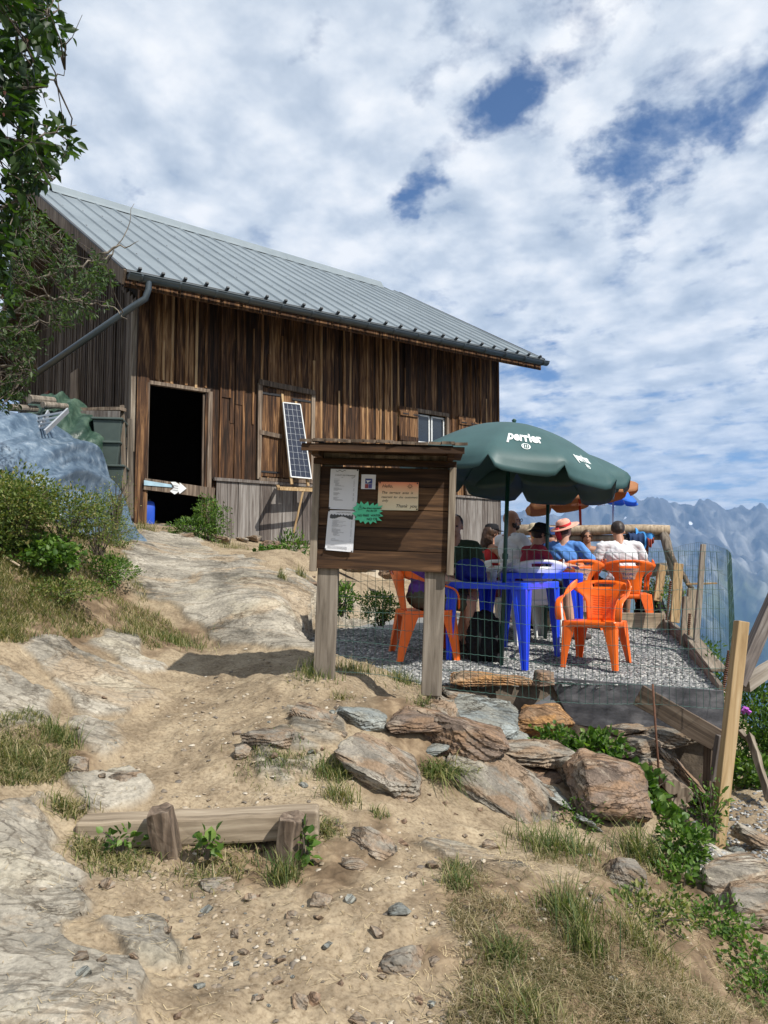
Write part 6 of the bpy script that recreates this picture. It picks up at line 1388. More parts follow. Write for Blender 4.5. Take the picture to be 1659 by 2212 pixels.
while k<34:
    px,py=rq_.uniform(895,1470),rq_.uniform(1495,1800)
    if not inpoly(np.array([px]),np.array([py]),poly)[0]: continue
    w_=rq_.uniform(.16,.42); rock('smaller angular slab packed into the rock pile below the terrace',px,py,w_,w_*rq_.uniform(.6,.9),w_*rq_.uniform(.16,.32),['rock','rockrust','rock','rockgrey'][k%4],seed=500+k,yaw=rq_.uniform(-60,60),roll=rq_.uniform(-5,35),pitch=rq_.uniform(0,25),up=.15,group='smaller slabs packed into the rock pile',n=12); k+=1
# small stones one can count on the path: one mesh source, copied
src=[]
for k in range(5):
    me=rock_mesh(.07,.055,.035,400+k,n=11,sub=1); me.materials.append(M[['rock','rockgrey','rock','rockrust','rock'][k]]); src.append(me)
SG='small loose stones scattered on the dirt path'
spots=[]
rr=np.random.RandomState(11); cand=np.c_[rr.uniform(150,1350,380),rr.uniform(1500,2205,380)]; pts,ok=cast(cand)
for (px,py),p,k_ in zip(cand,pts,ok):
    if not k_ or p[1]>5.5: continue
    if rr.rand()<.8: spots.append(p)
for i,p in enumerate(spots[:190]):
    o=bpy.data.objects.new('stone',src[i%5]); sc.collection.objects.link(o); s_=rr.uniform(.25,1.0)**1.3
    o.location=(p[0],p[1],gz(p[0],p[1])+.006*s_); o.scale=(s_,s_,s_); o.rotation_euler=(rr.uniform(-.3,.3),rr.uniform(-.3,.3),rr.uniform(0,6)); tag(o,'small loose stone lying on the sandy dirt path','stone',SG)
# pebbles and grit
def scatter(n,poly,seed,nearY=9):
    r=np.random.RandomState(seed); xs=[p[0] for p in poly];ys=[p[1] for p in poly]; c=np.c_[r.uniform(min(xs),max(xs),n),r.uniform(min(ys),max(ys),n)]
    c=c[inpoly(c[:,0],c[:,1],poly)]; p,ok=cast(c,n=300,Y1=16); p=p[ok]; p[:,2]=z_ground(p[:,0],p[:,1]); return p
PATH=[(60,2480),(0,2212),(0,1750),(200,1620),(300,1560),(420,1440),(520,1400),(700,1420),(860,1440),(950,1510),(880,1600),(720,1650),(900,1760),(1080,1850),(1300,1900),(1659,2000),(1850,2080),(1850,2480)]
P=scatter(33000,PATH,21); P=P[np.random.RandomState(8).rand(len(P))<smooth(-.7,.8,fbm(P[:,0]*2.2,P[:,1]*2.2,0,4,s=88))]; r=np.random.RandomState(3); rm=rockmask(P[:,0],P[:,1]); P=P[(rm<.5)|(r.rand(len(P))<.15)]
pb=chips('pebbles',P,(.0012+.012*r.rand(len(P))**4.5)*(.6+P[:,1]*.16),M['pebble'],flatz=.5,seed=9); pb['label']='grit and pebbles on the sandy path'; kind(pb,'stuff')
P=scatter(2600,[(1480,1650),(1600,1640),(1700,1700),(1700,1950),(1500,1900)],22); pb=chips('scree',P,.004+.014*np.random.RandomState(5).rand(len(P))**2,M['chips'],flatz=.5,seed=10); pb['label']='grey scree at the right below the terrace'; kind(pb,'stuff')
# ---------------------------------------------------------------- wooden step
b=MB(); p=hit(175,1822); 
stp=plank('step_log','dusty squared timber step across the path held by two stakes','timber step',at(172,1797,3.42),at(688,1773,3.50),.15,.115,M['beamwood'],n=10,j=.005,bev=.012)
def stake(label,x0,y0,x1,y1,Y,rad,seed):
    p=at(x0,y0,Y)+Vector((0,.03,-.1)); q_=at(x1,y1,Y-.02); b=MB(); r_=random.Random(seed); n=11; L=[];m_=9
    d=(q_-p); a=d.normalized().cross(Vector((0,1,0))).normalized(); c=a.cross(d.normalized())
    prof=[r_.uniform(.82,1.15) for _ in range(n)]; P=[]
    for i in range(m_+1):
        f=i/m_; P.append([p+d*f+(a*math.cos(6.283*k/n)+c*math.sin(6.283*k/n))*rad*prof[k]*(1+.06*math.sin(f*9+k*2))+d.normalized()*(r_.uniform(-.012,.012) if i==m_ else 0) for k in range(n)])
    b.grid(P,closed=True); st=(m_)*n; b.v.append(tuple(q_+d.normalized()*-.006)); b.f+=[(st+k,st+(k+1)%n,len(b.v)-1) for k in range(n)]
    o=b.build('stake',M['oldwood'],bevel=.003); tag(o,label,'stake')
stake('split wooden stake holding the step, left one leaning outward',380,1880,348,1748,3.34,.060,3)
stake('cracked wooden stake holding the step, right one with a nail',612,1895,634,1764,3.37,.058,5)
for k,(px,py) in enumerate(((1454,1700),(1480,1718))):
    b=MB(); p=at(px,py,5.1); b.tube([p,p+Vector((.02,.4,.03))],[.055,.05],9); tag(b.build('log',M['oldwood'],bevel=.004),['dark log end in the hollow below the terrace, left of two','dark log end in the hollow below the terrace, right of two'][k],'log')
b=MB(); b.beam(at(1478,1815,5.0),at(1462,1725,5.1),.1,.06,up=(0,-1,0),n=5,j=.012); tag(b.build('bark_log',M['oldwood']),'dark splintered log standing on end by the yellow post','log')
b=MB(); b.tube([at(-20,1190,5.9),at(12,1204,5.85),at(42,1222,5.8)],[.012,.012,.008],8); tag(b.build('dead_stick',M['logwood'],smooth=True),'peeled dead stick on the grassy bank at the left edge','stick')
# ---------------------------------------------------------------- leaves and grass
def leaves(name,P,Dr,size,mat,parent=None,ratio=.5,seed=0,fold=.25,nrm=None):
    r=np.random.RandomState(seed); n=len(P); D=Dr/np.linalg.norm(Dr,axis=1)[:,None]
    U=r.normal(size=(n,3))*.55+(np.array([0,0,1.0]) if nrm is None else nrm); Sd=np.cross(D,U); Sd/=np.linalg.norm(Sd,axis=1)[:,None]+1e-9; Nn=np.cross(Sd,D)
    L=np.asarray(size).reshape(-1,1)*np.ones((n,1)); Wd=L*ratio*.5
    v=[P,P+D*L*.3+Sd*Wd*.85+Nn*Wd*fold,P+D*L*.62+Sd*Wd*.8+Nn*Wd*fold*.8,P+D*L-Nn*L*.12,P+D*L*.62-Sd*Wd*.8+Nn*Wd*fold*.8,P+D*L*.3-Sd*Wd*.85+Nn*Wd*fold]
    V=np.stack(v,1).reshape(-1,3); o=6*np.arange(n)[:,None]; Q=np.concatenate([o+np.array([0,1,2,3]),o+np.array([0,3,4,5])],0)
    return np_mesh(name,V,Q,mat,parent)
def blades(name,P,h,lean,wd,mat,parent=None,seed=0,droop=1.0,dirs=None):
    r=np.random.RandomState(seed); n=len(P); a=r.rand(n)*6.283 if dirs is None else dirs; d=np.c_[np.cos(a),np.sin(a),0*a]; s=np.c_[-np.sin(a),np.cos(a),0*a]; h=np.asarray(h).reshape(-1,1)*np.ones((n,1)); ln=np.asarray(lean).reshape(-1,1)*np.ones((n,1)); w_=np.asarray(wd).reshape(-1,1)*np.ones((n,1)); up=np.array([[0,0,1.0]])
    pts=[]
    for f,k in ((0,1),(.35,.9),(.7,.65),(1,.08)):
        c=P+up*h*(f-.35*droop*ln*f**2.4)+d*h*ln*f**1.7; pts+= [c-s*w_*k/2,c+s*w_*k/2]
    V=np.stack(pts,1).reshape(-1,3); o=8*np.arange(n)[:,None]; Q=np.concatenate([o+np.array([0,1,3,2]),o+np.array([2,3,5,4]),o+np.array([4,5,7,6])],0)
    return np_mesh(name,V,Q,mat,parent)
def clumpP(px0,py0,wpx,n,seed,Y=None):
    """n blade roots around a hit point, spread in metres"""
    p=hit(px0,py0) if Y is None else at(px0,py0,Y); r=np.random.RandomState(seed); sp=wpx/F*p.y; x=p.x+r.normal(size=n)*sp*.34; y=p.y+r.normal(size=n)*sp*.30
    z=z_ground(x,y) if Y is None else np.full(n,p.z); return np.c_[x,y,z],p
def tuft(label,px,py,wpx,n,h,mat='grass',lean=.6,Y=None,seed=None,wd=.004,name='grass_tuft',droop=1.0,cat='grass tuft'):
    seed=seed if seed is not None else int(px+py*3)%991; P,p=clumpP(px,py,wpx,n,seed,Y); r=np.random.RandomState(seed+1)
    o=blades(name,P-np.array([[p.x,p.y,p.z]]),h*(.25+.9*r.rand(n)**1.5),lean*(.3+r.rand(n)),wd*(.6+.8*r.rand(n)),M[mat],seed=seed+2,droop=droop); o.location=p; return tag(o,label,cat)
tuft('hanging bright grass tuft between the grey slab and the biggest tan slab',948,1672,62,420,.20,'grassg',1.35,Y=4.45,droop=2.6,wd=.005)
tuft('dark fine grass patch on the path ledge above the step',600,1648,125,700,.055,'grassg',.9,wd=.003)
tuft('grass tuft at the foot of the left notice board post',680,1462,70,260,.15,'grassg',.6,wd=.004)
tuft('grass right of the left notice board post',765,1455,80,300,.12,'grass',.7)
tuft('dark grass left of the right notice board post',868,1478,60,260,.13,'grassg',.8)
tuft('low grass beneath the right notice board post',918,1525,45,160,.08,'grassg',.8)
tuft('small grass patch below the fence left of centre',740,1500,40,90,.06,'grass',.8)
tuft('grass hanging left of the grey undercut slab',718,1672,62,320,.12,'grassg',.9)
tuft('pale grass below the grey undercut slab',735,1735,56,200,.12,'grass',.8)
tuft('small grass tuft in the dirt right of the pale grass',818,1768,30,80,.06,'grassg',.7)
tuft('big grey-green grass clump below the biggest tan slab',1200,1835,130,600,.17,'grassg',.9,wd=.004)
tuft('long fresh grass tuft below the red-brown boulder',1385,1848,70,300,.22,'grassg',.9,Y=None,wd=.005)
tuft('grass tuft right of the tan wedge stone area, upper',985,1885,50,150,.08,'grassg',.8)
tuft('grass tuft on the lower slope left of the dry bank',990,1925,60,180,.08,'grassg',.8)
tuft('tall grass clump in the middle of the dry bank',1230,1990,90,330,.17,'grassg',.7)
tuft('tall grass blades low on the dry bank',1265,2065,60,190,.20,'grassg',.6)
tuft('yellowish tuft with broad blades low on the bank',1092,2085,70,230,.10,'grassg',.9)
tuft('straw coloured grass clump on the right of the bank',1390,2040,110,420,.14,'grass',.8)
tuft('grass tuft at the bottom edge right of centre',1130,2195,110,350,.10,'grass',.8)
tuft('grass tuft under the right stake of the step',612,1915,52,240,.12,'grassg',.8)
tuft('dry hanging grass between the stakes under the step',470,1880,150,520,.09,'grass',1.1,droop=2)
tuft('dry hanging grass under the left end of the step',255,1870,120,420,.09,'grass',1.1,droop=2)
tuft('dry hanging grass under the very left end of the step',190,1840,60,240,.09,'grass',1.1,droop=1.8)
tuft('dry grass left of the step end',150,1760,60,260,.09,'grass',1.0)
tuft('dry grass right of the step end',700,1800,60,260,.09,'grass',1.1,droop=1.8)
tuft('green grass tuft on the left bank above the cream stone',128,1590,64,300,.14,'grassg',.7)
tuft('grassy clump at the left edge of the path',45,1640,110,620,.10,'grass',.9)
tuft('fresh short grass at the lower end of the left bank',390,1395,95,520,.11,'grassg',.8)
tuft('grass on the left bank nearer the bushes',300,1360,110,520,.10,'grass',.8)
tuft('grass growing by the corner post of the chalet',310,1150,40,240,.22,'grass',.7,Y=10.9,wd=.006)
tuft('grass on the rock slope below the grey boards',500,1185,50,240,.12,'grass',.7)
tuft('small grass tuft behind the left post near the slab',610,1256,20,90,.14,'grass',.6,wd=.005)
tuft('grass by the small rusty rock behind the left post',650,1250,22,100,.16,'grass',.6,wd=.005)
M['drygrass']=nmat('dry_mixed_grass',[(.12,(.06,.075,.02)),(.3,(.13,.125,.045)),(.5,(.26,.205,.105)),(.75,(.42,.34,.20)),(.95,(.55,.47,.32))],scale=2,island=.8,rough=.7,bump=0,trans=(1.1,1.1,.7))
# ground cover on the banks
P=scatter(34000,[(-40,1080),(100,1090),(240,1150),(285,1230),(330,1320),(430,1395),(330,1400),(230,1360),(120,1390),(-40,1400)],31); r=np.random.RandomState(1)
k=r.rand(len(P))<smooth(-.9,.4,fbm(P[:,0]*3,P[:,1]*3,0,3,s=8)); P=P[k]; gg=blades('grass',P,.035+.06*r.rand(len(P)),.8,.004,M['grass'],seed=4); gg['label']='short mixed grass on the left bank'; kind(gg,'stuff')
P=scatter(88000,[(960,1880),(1100,1850),(1250,1830),(1420,1850),(1480,1950),(1600,2060),(1850,2200),(1900,2420),(900,2420),(1000,2080),(960,1960)],32); r=np.random.RandomState(2)
k=r.rand(len(P))<smooth(-.6,.75,fbm(P[:,0]*4,P[:,1]*4,0,3,s=9)); P=P[k]; n=len(P); gg=blades('dry_grass',P,.014+.06*r.rand(n)**2,1.3*(.4+r.rand(n)),.0024,M['drygrass'],seed=5,droop=1.4); gg['label']='dry grass over the bank at the lower right'; kind(gg,'stuff')
P=scatter(3500,[(-40,1560),(70,1540),(150,1570),(170,1640),(120,1700),(-40,1700)],33); r=np.random.RandomState(2); n=len(P); gg=blades('grass',P,.03+.05*r.rand(n),1.0,.0035,M['grass'],seed=6,droop=1.4); gg['label']='dry grass at the left edge of the path'; kind(gg,'stuff')
# straw bits lying on the ground
P=np.r_[scatter(7500,PATH,34),scatter(9000,[(960,1880),(1100,1850),(1420,1850),(1480,1950),(1700,2200),(1659,2260),(850,2260),(900,2000)],35)]; r=np.random.RandomState(6); k=r.rand(len(P))<.25+.75*smooth(-.2,.6,fbm(P[:,0]*2,P[:,1]*2,0,3,s=19)); P=P[k]; n=len(P); a=r.rand(n)*6.283; L=.01+.05*r.rand(n)**2; d=np.c_[np.cos(a),np.sin(a),r.normal(size=n)*.18]; s=np.c_[-np.sin(a),np.cos(a),0*a]*.0011
P[:,2]+=.004; V=np.stack([P-s,P+s,P+d*L[:,None]+s*.6,P+d*L[:,None]-s*.6],1).reshape(-1,3); sw=np_mesh('straw',V,(4*np.arange(n)[:,None]+np.arange(4)),M['straw']); sw['label']='bits of dry straw on the path'; kind(sw,'stuff')
def bush(label,px,py,Y,rx,ry,rz,n,lsize,mat,seed,name='bush',cat='bush',ratio=.5,stems=10,open_=.5,base_up=0,group=None,dry=0,upb=.6):
    p=at(px,py,Y) if Y else hit(px,py)+Vector((0,0,rz*.35)); z0=gz(p.x,p.y) if Y is None or base_up==0 else p.z
    t=thing(name,label,cat,tuple(p),group=group); r=np.random.RandomState(seed)
    v=r.normal(size=(n,3)); v/=np.linalg.norm(v,axis=1)[:,None]; rad=r.rand(n)**(open_*.7); k=1+.33*fbm(v[:,0]*2.2,v[:,1]*2.2,v[:,2]*2.2,3,s=seed)
    P=v*rad[:,None]*k[:,None]*np.array([rx,ry,rz]); keep=vnoise(P[:,0]/rx*3.2+seed,P[:,1]/ry*3.2,P[:,2]/rz*3.2,seed+4)>-.38; P=P[keep]; v=v[keep]
    d=v*.8+r.normal(size=P.shape)*.6+np.array([0,0,upb*.5]); leaves('foliage',P,d,lsize*(.55+.8*r.rand(len(P))),M[mat],t,ratio=ratio,seed=seed)
    b=MB(); 
    for i in range(stems):
        e=P[r.randint(len(P))]; m_=e*.5+np.array([0,0,-rz*.15]); b.tube([(e[0]*.12,e[1]*.12,-rz*1.1),tuple(m_),tuple(e)],[.008,.005,.002],5)
    b.build('stems',M['darkbark'],t); return t
bush('leafy wild bush with yellowish leaves at the left edge below the tarpaulin',15,1110,None,.34,.3,.22,3600,.042,'leafb',1,ratio=.6)
bush('broad tangled bush in front of the blue tarpaulin',120,1120,None,.38,.32,.26,6400,.030,'leafb',2)
bush('green bush under the right half of the tarpaulin',200,1140,None,.34,.3,.24,5200,.030,'leafg',35)
bush('brownish seeding bush at the right end of the tarpaulin bank',242,1175,None,.28,.26,.26,4200,.020,'leafb',3)
bush('low green leafy plants on the left bank',70,1210,None,.40,.25,.14,1700,.05,'leafg',4,ratio=.75)
bush('dark green growth at the lower right of the left bushes',215,1245,None,.34,.25,.16,2600,.032,'leafg',5)
bush('scrubby mixed growth low on the left bank',110,1285,None,.42,.22,.10,2200,.026,'leafb',36)
bush('leafy growth at the left edge above the dead stick',-15,1180,None,.3,.25,.2,2200,.036,'leafb',37)
bush('sunlit yellowish bush along the lower edge of the tarpaulin, left',40,1085,5.9,.34,.25,.24,4200,.030,'leafb',41)
bush('sunlit bush along the lower edge of the tarpaulin, middle',140,1105,6.4,.36,.25,.24,4200,.028,'leafb',42)
bush('sparse seeding weeds along the lower edge of the tarpaulin, right',215,1125,6.8,.28,.26,.28,3200,.022,'leafb',43)
bush('thin weeds with pale seed heads standing before the grey post',250,1080,7.6,.22,.15,.28,700,.018,'leafb',6,stems=40,open_=1)
bush('round dark green bush seen through the fence',822,1312,7.75,.22,.2,.17,2400,.028,'leafg',7)
bush('tall weedy bush at the right of the doorway',452,1128,11.2,.30,.25,.38,2400,.04,'leafg',8)
bush('low green plants in front of the doorway',410,1140,11.1,.35,.2,.14,1100,.045,'leafg',9)
bush('round-leaved plant at the foot of the grey boards',585,1202,10.4,.22,.2,.14,700,.06,'leafg',10,ratio=.85)
bush('upright yellow-green plant at the foot of the grey boards',628,1208,10.2,.28,.2,.34,1300,.06,'leafg',11,ratio=.35)
bush('dark plant at the fence right of the left post',738,1292,8.2,.16,.14,.18,600,.05,'leafg',12,ratio=.5)
bush('leafy trailing plant among the rocks under the formwork panel',1200,1598,5.25,.16,.12,.09,600,.034,'leafg',13,ratio=.7)
bush('lush plant with lobed leaves beside the yellow layered stone',1290,1618,5.15,.18,.12,.11,520,.05,'leafg',14,ratio=.85)
bush('lobed green leaves hanging over the red-brown boulder',1385,1708,4.95,.14,.12,.14,420,.06,'leafg',15,ratio=.9)
bush('green leafy plant at the right of the red-brown boulder',1430,1800,4.75,.16,.12,.20,800,.05,'leafg',16,ratio=.8)
bush('thin climbing weed by the foot of the yellow post',1530,1760,4.95,.14,.1,.28,420,.035,'leafg',17,stems=20,open_=1)
bush('trailing green plant on the lower right bank',1470,1935,4.2,.22,.16,.20,1500,.036,'leafg',18,ratio=.7)
bush('straggling green plant near the bottom right edge',1590,2080,3.6,.2,.2,.12,1000,.030,'leafg',19,ratio=.7)
bush('green trailing plant between the rock pile and the yellow post foot',1485,1860,None,.16,.12,.14,900,.034,'leafg',44,ratio=.75)
bush('mixed weeds on the steep bank right of the tall grass',1400,1985,None,.22,.16,.08,900,.028,'leafb',45)
bush('dark fine weeds on the bank below the outcrop',1540,2010,None,.2,.16,.10,900,.026,'leafg',46)
bush('small green plants at the bottom right corner',1640,2150,None,.16,.16,.08,600,.026,'leafg',47)
bush('small weed growing below the red-brown boulder',1250,1770,4.5,.16,.1,.12,650,.024,'leafg',20)
bush('small lobed plant in the middle of the bank',1340,1905,4.1,.10,.08,.06,160,.04,'leafg',21,ratio=.8)
bush('lobed leaves growing at the step between the stakes',448,1820,3.27,.05,.03,.06,36,.045,'leafg',22,ratio=.95,stems=5)
bush('lobed leaves growing beside the right stake',660,1830,3.33,.04,.03,.07,34,.042,'leafg',23,ratio=.95,stems=5)
bush('small leaves under the left half of the step',262,1815,3.28,.08,.04,.05,60,.032,'leafg',24,ratio=.9,stems=6)
bush('dense dark bush beyond the yellow post at the right edge',1630,1560,6.9,.36,.4,.42,3600,.05,'leafg',25,ratio=.4)
bush('bushes with fine leaves farther right beyond the yellow post',1720,1620,6.6,.45,.4,.45,3600,.05,'leafg',26,ratio=.4)
bush('low green growth on the scree at the right',1625,1665,6.0,.22,.2,.12,900,.045,'leafg',27,ratio=.7)
bush('green plants growing behind the kerb inside the fence',1520,1425,7.3,.16,.2,.22,900,.04,'leafg',28,ratio=.4)
bush('weeds behind the coiled rebar near the fence corner',1545,1460,6.4,.10,.14,.2,500,.035,'leafg',29,ratio=.4)
bush('weeds at the far end of the fence by the yellow stakes',1440,1300,8.9,.22,.2,.2,700,.035,'leafg',30,ratio=.5)
bush('grass and leaf litter bank beyond the rucksack',1405,1262,10.5,.35,.2,.22,1400,.04,'leafb',31,ratio=.6)
fl=thing('thistle_flower','mauve thistle flower among the bushes at the right edge','flower',tuple(at(1612,1540,6.35)))
for i in range(7):
    a=i*.9; q=(.02*math.cos(a),.02*math.sin(a),.012*(i%3)); b=MB(); b.tube([(q[0],q[1],q[2]-.015),q,(q[0]*1.6,q[1]*1.6,q[2]+.02)],[.004,.012,.016],7); b.build('floret',M['petal'],fl)
b=MB(); b.tube([(0,.0,-.25),(0,0,0)],.003,5); b.build('stem',M['leafg'],fl)
# ---------------------------------------------------------------- tarpaulin heap and clutter by the gable
def sheet(name,label,rows,mat,amp,seed,cat,nu=90,nv=50):
    Rw=[[at(*c) for c in row] for row in rows]; m_=len(Rw)
    def cr(a,b_,c,d,t): return .5*((2*b_)+(c-a)*t+(2*a-5*b_+4*c-d)*t*t+(3*b_-a-3*c+d)*t**3)
    def samp(L,f):
        x=f*(len(L)-1); i=min(int(x),len(L)-2); t=x-i; return cr(L[max(i-1,0)],L[i],L[i+1],L[min(i+2,len(L)-1)],t)
    P=[]
    for j in range(nv+1):
        row=[]
        for i in range(nu+1):
            q=samp([samp(L,i/nu) for L in Rw],j/nv); row.append(q)
        P.append(row)
    A=np.array([[tuple(q) for q in row] for row in P]); 
    du=np.gradient(A,axis=1);dv=np.gradient(A,axis=0); Nn=np.cross(du,dv); Nn/=np.linalg.norm(Nn,axis=2)[:,:,None]+1e-9
    u=np.linspace(0,1,nu+1)[None]+0*A[:,:,0]; v=np.linspace(0,1,nv+1)[:,None]+0*A[:,:,0]
    w1=u*5+v*4.2+.55*fbm(u*1.6,v*1.6,0,2,s=seed); w2=u*12+v*8+.8*fbm(u*2.2,v*2,0,2,s=seed+8); tri=lambda w_:np.abs(w_-np.floor(w_)-.5)*2; fold=1.3-tri(w1)**.85-.32*tri(w2)**.8-.12*fbm(w1*3,v*2,0,3,s=seed+1); fine=fbm(u*30,v*22,0,3,s=seed+2)
    A+=Nn*((fold-.6)*amp+fine*amp*.03)[:,:,None]
    n2=nu+1; idx=np.arange((nv+1)*n2).reshape(nv+1,n2); Qs=np.c_[idx[:-1,:-1].ravel(),idx[:-1,1:].ravel(),idx[1:,1:].ravel(),idx[1:,:-1].ravel()]
    A+=Nn*(amp*.05*(1-np.abs(fbm(u*14+v*9,v*6-u*5,0,3,s=seed+5))))[:,:,None]; o=np_mesh(name,A.reshape(-1,3),Qs,mat,smooth=True); m=o.modifiers.new('s','SOLIDIFY'); m.thickness=.004; return tag(o,label,cat)
sheet('blue_tarpaulin','crumpled blue tarpaulin draped over a heap at the left, its end trailing onto the rock',[
 [(-200,980,9.6),(-60,960,9.9),(60,960,10.1),(140,985,10.2),(200,1020,10.2),(240,1080,10.1),(275,1130,10.1),(300,1180,10.0)],
 [(-200,880,8.8),(-60,872,9.0),(40,893,9.2),(130,930,9.5),(195,965,9.8),(236,1030,9.9),(280,1130,9.95),(316,1188,9.9)],
 [(-200,930,7.9),(-60,930,8.0),(40,950,8.1),(120,990,8.3),(170,1010,8.8),(215,1070,9.2),(262,1150,9.5),(300,1194,9.6)],
 [(-200,1010,7.4),(-60,1010,7.4),(30,1040,7.5),(110,1060,7.6),(160,1080,8.0),(200,1120,8.6),(235,1165,9.1),(262,1198,9.3)],
 [(-200,1120,7.4),(-60,1110,7.3),(30,1130,7.4),(110,1140,7.5),(160,1150,7.8),(200,1180,8.4),(228,1195,8.9),(250,1202,9.2)]],M['tarp'],.12,3,'tarpaulin',nu=170,nv=90)
sheet('green_tarpaulin','dark green tarpaulin over a heap behind the blue one, below the gable',[
 [(60,930,10.6),(110,890,10.8),(160,885,11),(200,905,11),(220,960,10.8)],[(60,880,10.3),(110,850,10.5),(150,862,10.7),(205,905,10.7),(222,985,10.4)],[(60,950,9.9),(110,920,10.0),(160,935,10.2),(195,960,10.2),(222,1010,10.1)],[(60,1020,9.9),(110,1010,10),(160,1010,10.1),(195,1030,10.1),(222,1060,10.0)]],M['tarpgreen'],.10,13,'tarpaulin',nu=50,nv=40)
def zz(x,y): return x*.28,796.4+y*.28
lad=thing('ladder','short pale metal ladder lying on the tarpaulin heap','ladder',tuple(at(100,910,9.0)))
for (a,b_) in (((150,900),(72,900)),((0,0),(0,0))):
    pass
def lp(px,py,Y): return loc(lad,at(px,py,Y))
b=MB(); b.beam(lp(147,886,8.9),lp(97,934,8.6),.02,.065,up=(0,-1,.3)); b.build('rail',M['alu'],lad)
b=MB(); b.beam(lp(105,890,9.2),lp(84,930,8.9),.02,.06,up=(0,-1,.3)); b.build('rail',M['alu'],lad)
for k in range(4): b=MB(); b.beam(lp(40+k*7,908+k*8,9.25-.05*k),lp(140-k*10,890+k*10,8.92-.08*k),.03,.02); b.build('rung',M['alu'],lad)
b=MB(); b.beam(at(130,888,10.9),at(266,884,10.6),.15,.05,n=4,j=.005); tag(b.build('shelf_board',M['oldwood']),'dark plank projecting from the gable above the grey-green boxes','board')
b=MB(); b.beam(at(150,894,10.7),at(258,896,10.5),.03,.10,n=4,j=.004); tag(b.build('shelf_board',M['greywood']),'grey board edge just below the dark projecting plank','board')
for k,(x0,y0,x1,y1,lb) in enumerate([(213,908,262,965,'topmost grey-green box in the stack beside the corner'),(220,958,258,1008,'middle grey-green box in the stack beside the corner'),(232,1008,266,1060,'lowest grey-green box in the stack beside the corner')]):
    p=at((x0+x1)/2,(y0+y1)/2,10.7); w_=(x1-x0)/F*10.7; h=(y1-y0)/F*10.7; t=thing('plastic_box',lb,'box',tuple(p),R(10)); b=MB(); 
    b.add([(-w_/2,-.2,-h/2),(w_/2,-.2,-h/2),(w_/2,.3,-h/2),(-w_/2,.3,-h/2),(-w_/2-.03,-.24,h/2-.03),(w_/2+.03,-.24,h/2-.03),(w_/2+.03,.3,h/2-.03),(-w_/2-.03,.3,h/2-.03)],[(3,2,1,0),(4,5,6,7),(0,1,5,4),(1,2,6,5),(2,3,7,6),(3,0,4,7)]); b.build('box_body',M['crate'],t,bevel=.01)
    b=MB(); b.box((-w_/2-.05,-.27,h/2-.03),(w_/2+.05,.32,h/2)); b.build('lid',M['crate'],t,bevel=.008)
plank('post','thin weathered post standing left of the chalet corner','post',at(270,1115,10.5),at(264,876,10.7),.055,.04,M['framewood'],up=(0,-1,0))
plank('post','second weathered board standing against the chalet corner','post',at(283,1120,10.9),at(281,905,11.0),.06,.05,M['postwood'],up=(0,-1,0))
plank('post','brown narrow board between the boxes and the weathered post','post',at(262,1090,10.9),at(256,930,10.9),.10,.03,M['postwood'],up=(0,-1,0))
for k,(px,py,Y,lg) in enumerate([(62,862,9.8,.06),(22,880,9.6,.05),(92,874,9.9,.045)]):
    b=MB(); p=at(px,py,Y); b.tube([p,p+Vector((.15,.4,.06))],[lg,lg*.9],10); tag(b.build('log',M['postwood'],bevel=.004),['cut log end lying on the heap below the downpipe','pale cut log lying at the left on the heap','small cut log beside the green tarpaulin'][k],'log')
jc=thing('jerrycan','blue plastic jerrycan just inside the doorway','jerrycan',tuple(HM@Vector((dl.x+.10,.20,dbot))),HA)
b=MB(); b.grid([[(x*s_,y*s_,z) for x,y in [( .085*math.cos(a)*min(1.25,1/max(abs(math.cos(a)),abs(math.sin(a)))),.11*math.sin(a)*min(1.25,1/max(abs(math.cos(a)),abs(math.sin(a))))) for a in [2*math.pi*i/24 for i in range(24)]]] for z,s_ in ((0,.94),(.02,1),(.28,1),(.34,.85),(.36,.4),(.361,.01))],closed=True); b.build('can_body',flat('blue_can',(.02,.08,.5),rough=.4),jc,smooth=True)
b=MB(); b.tube([(0,-.03,.35),(0,-.03,.39)],.03,10); b.build('cap',M['iron'],jc)
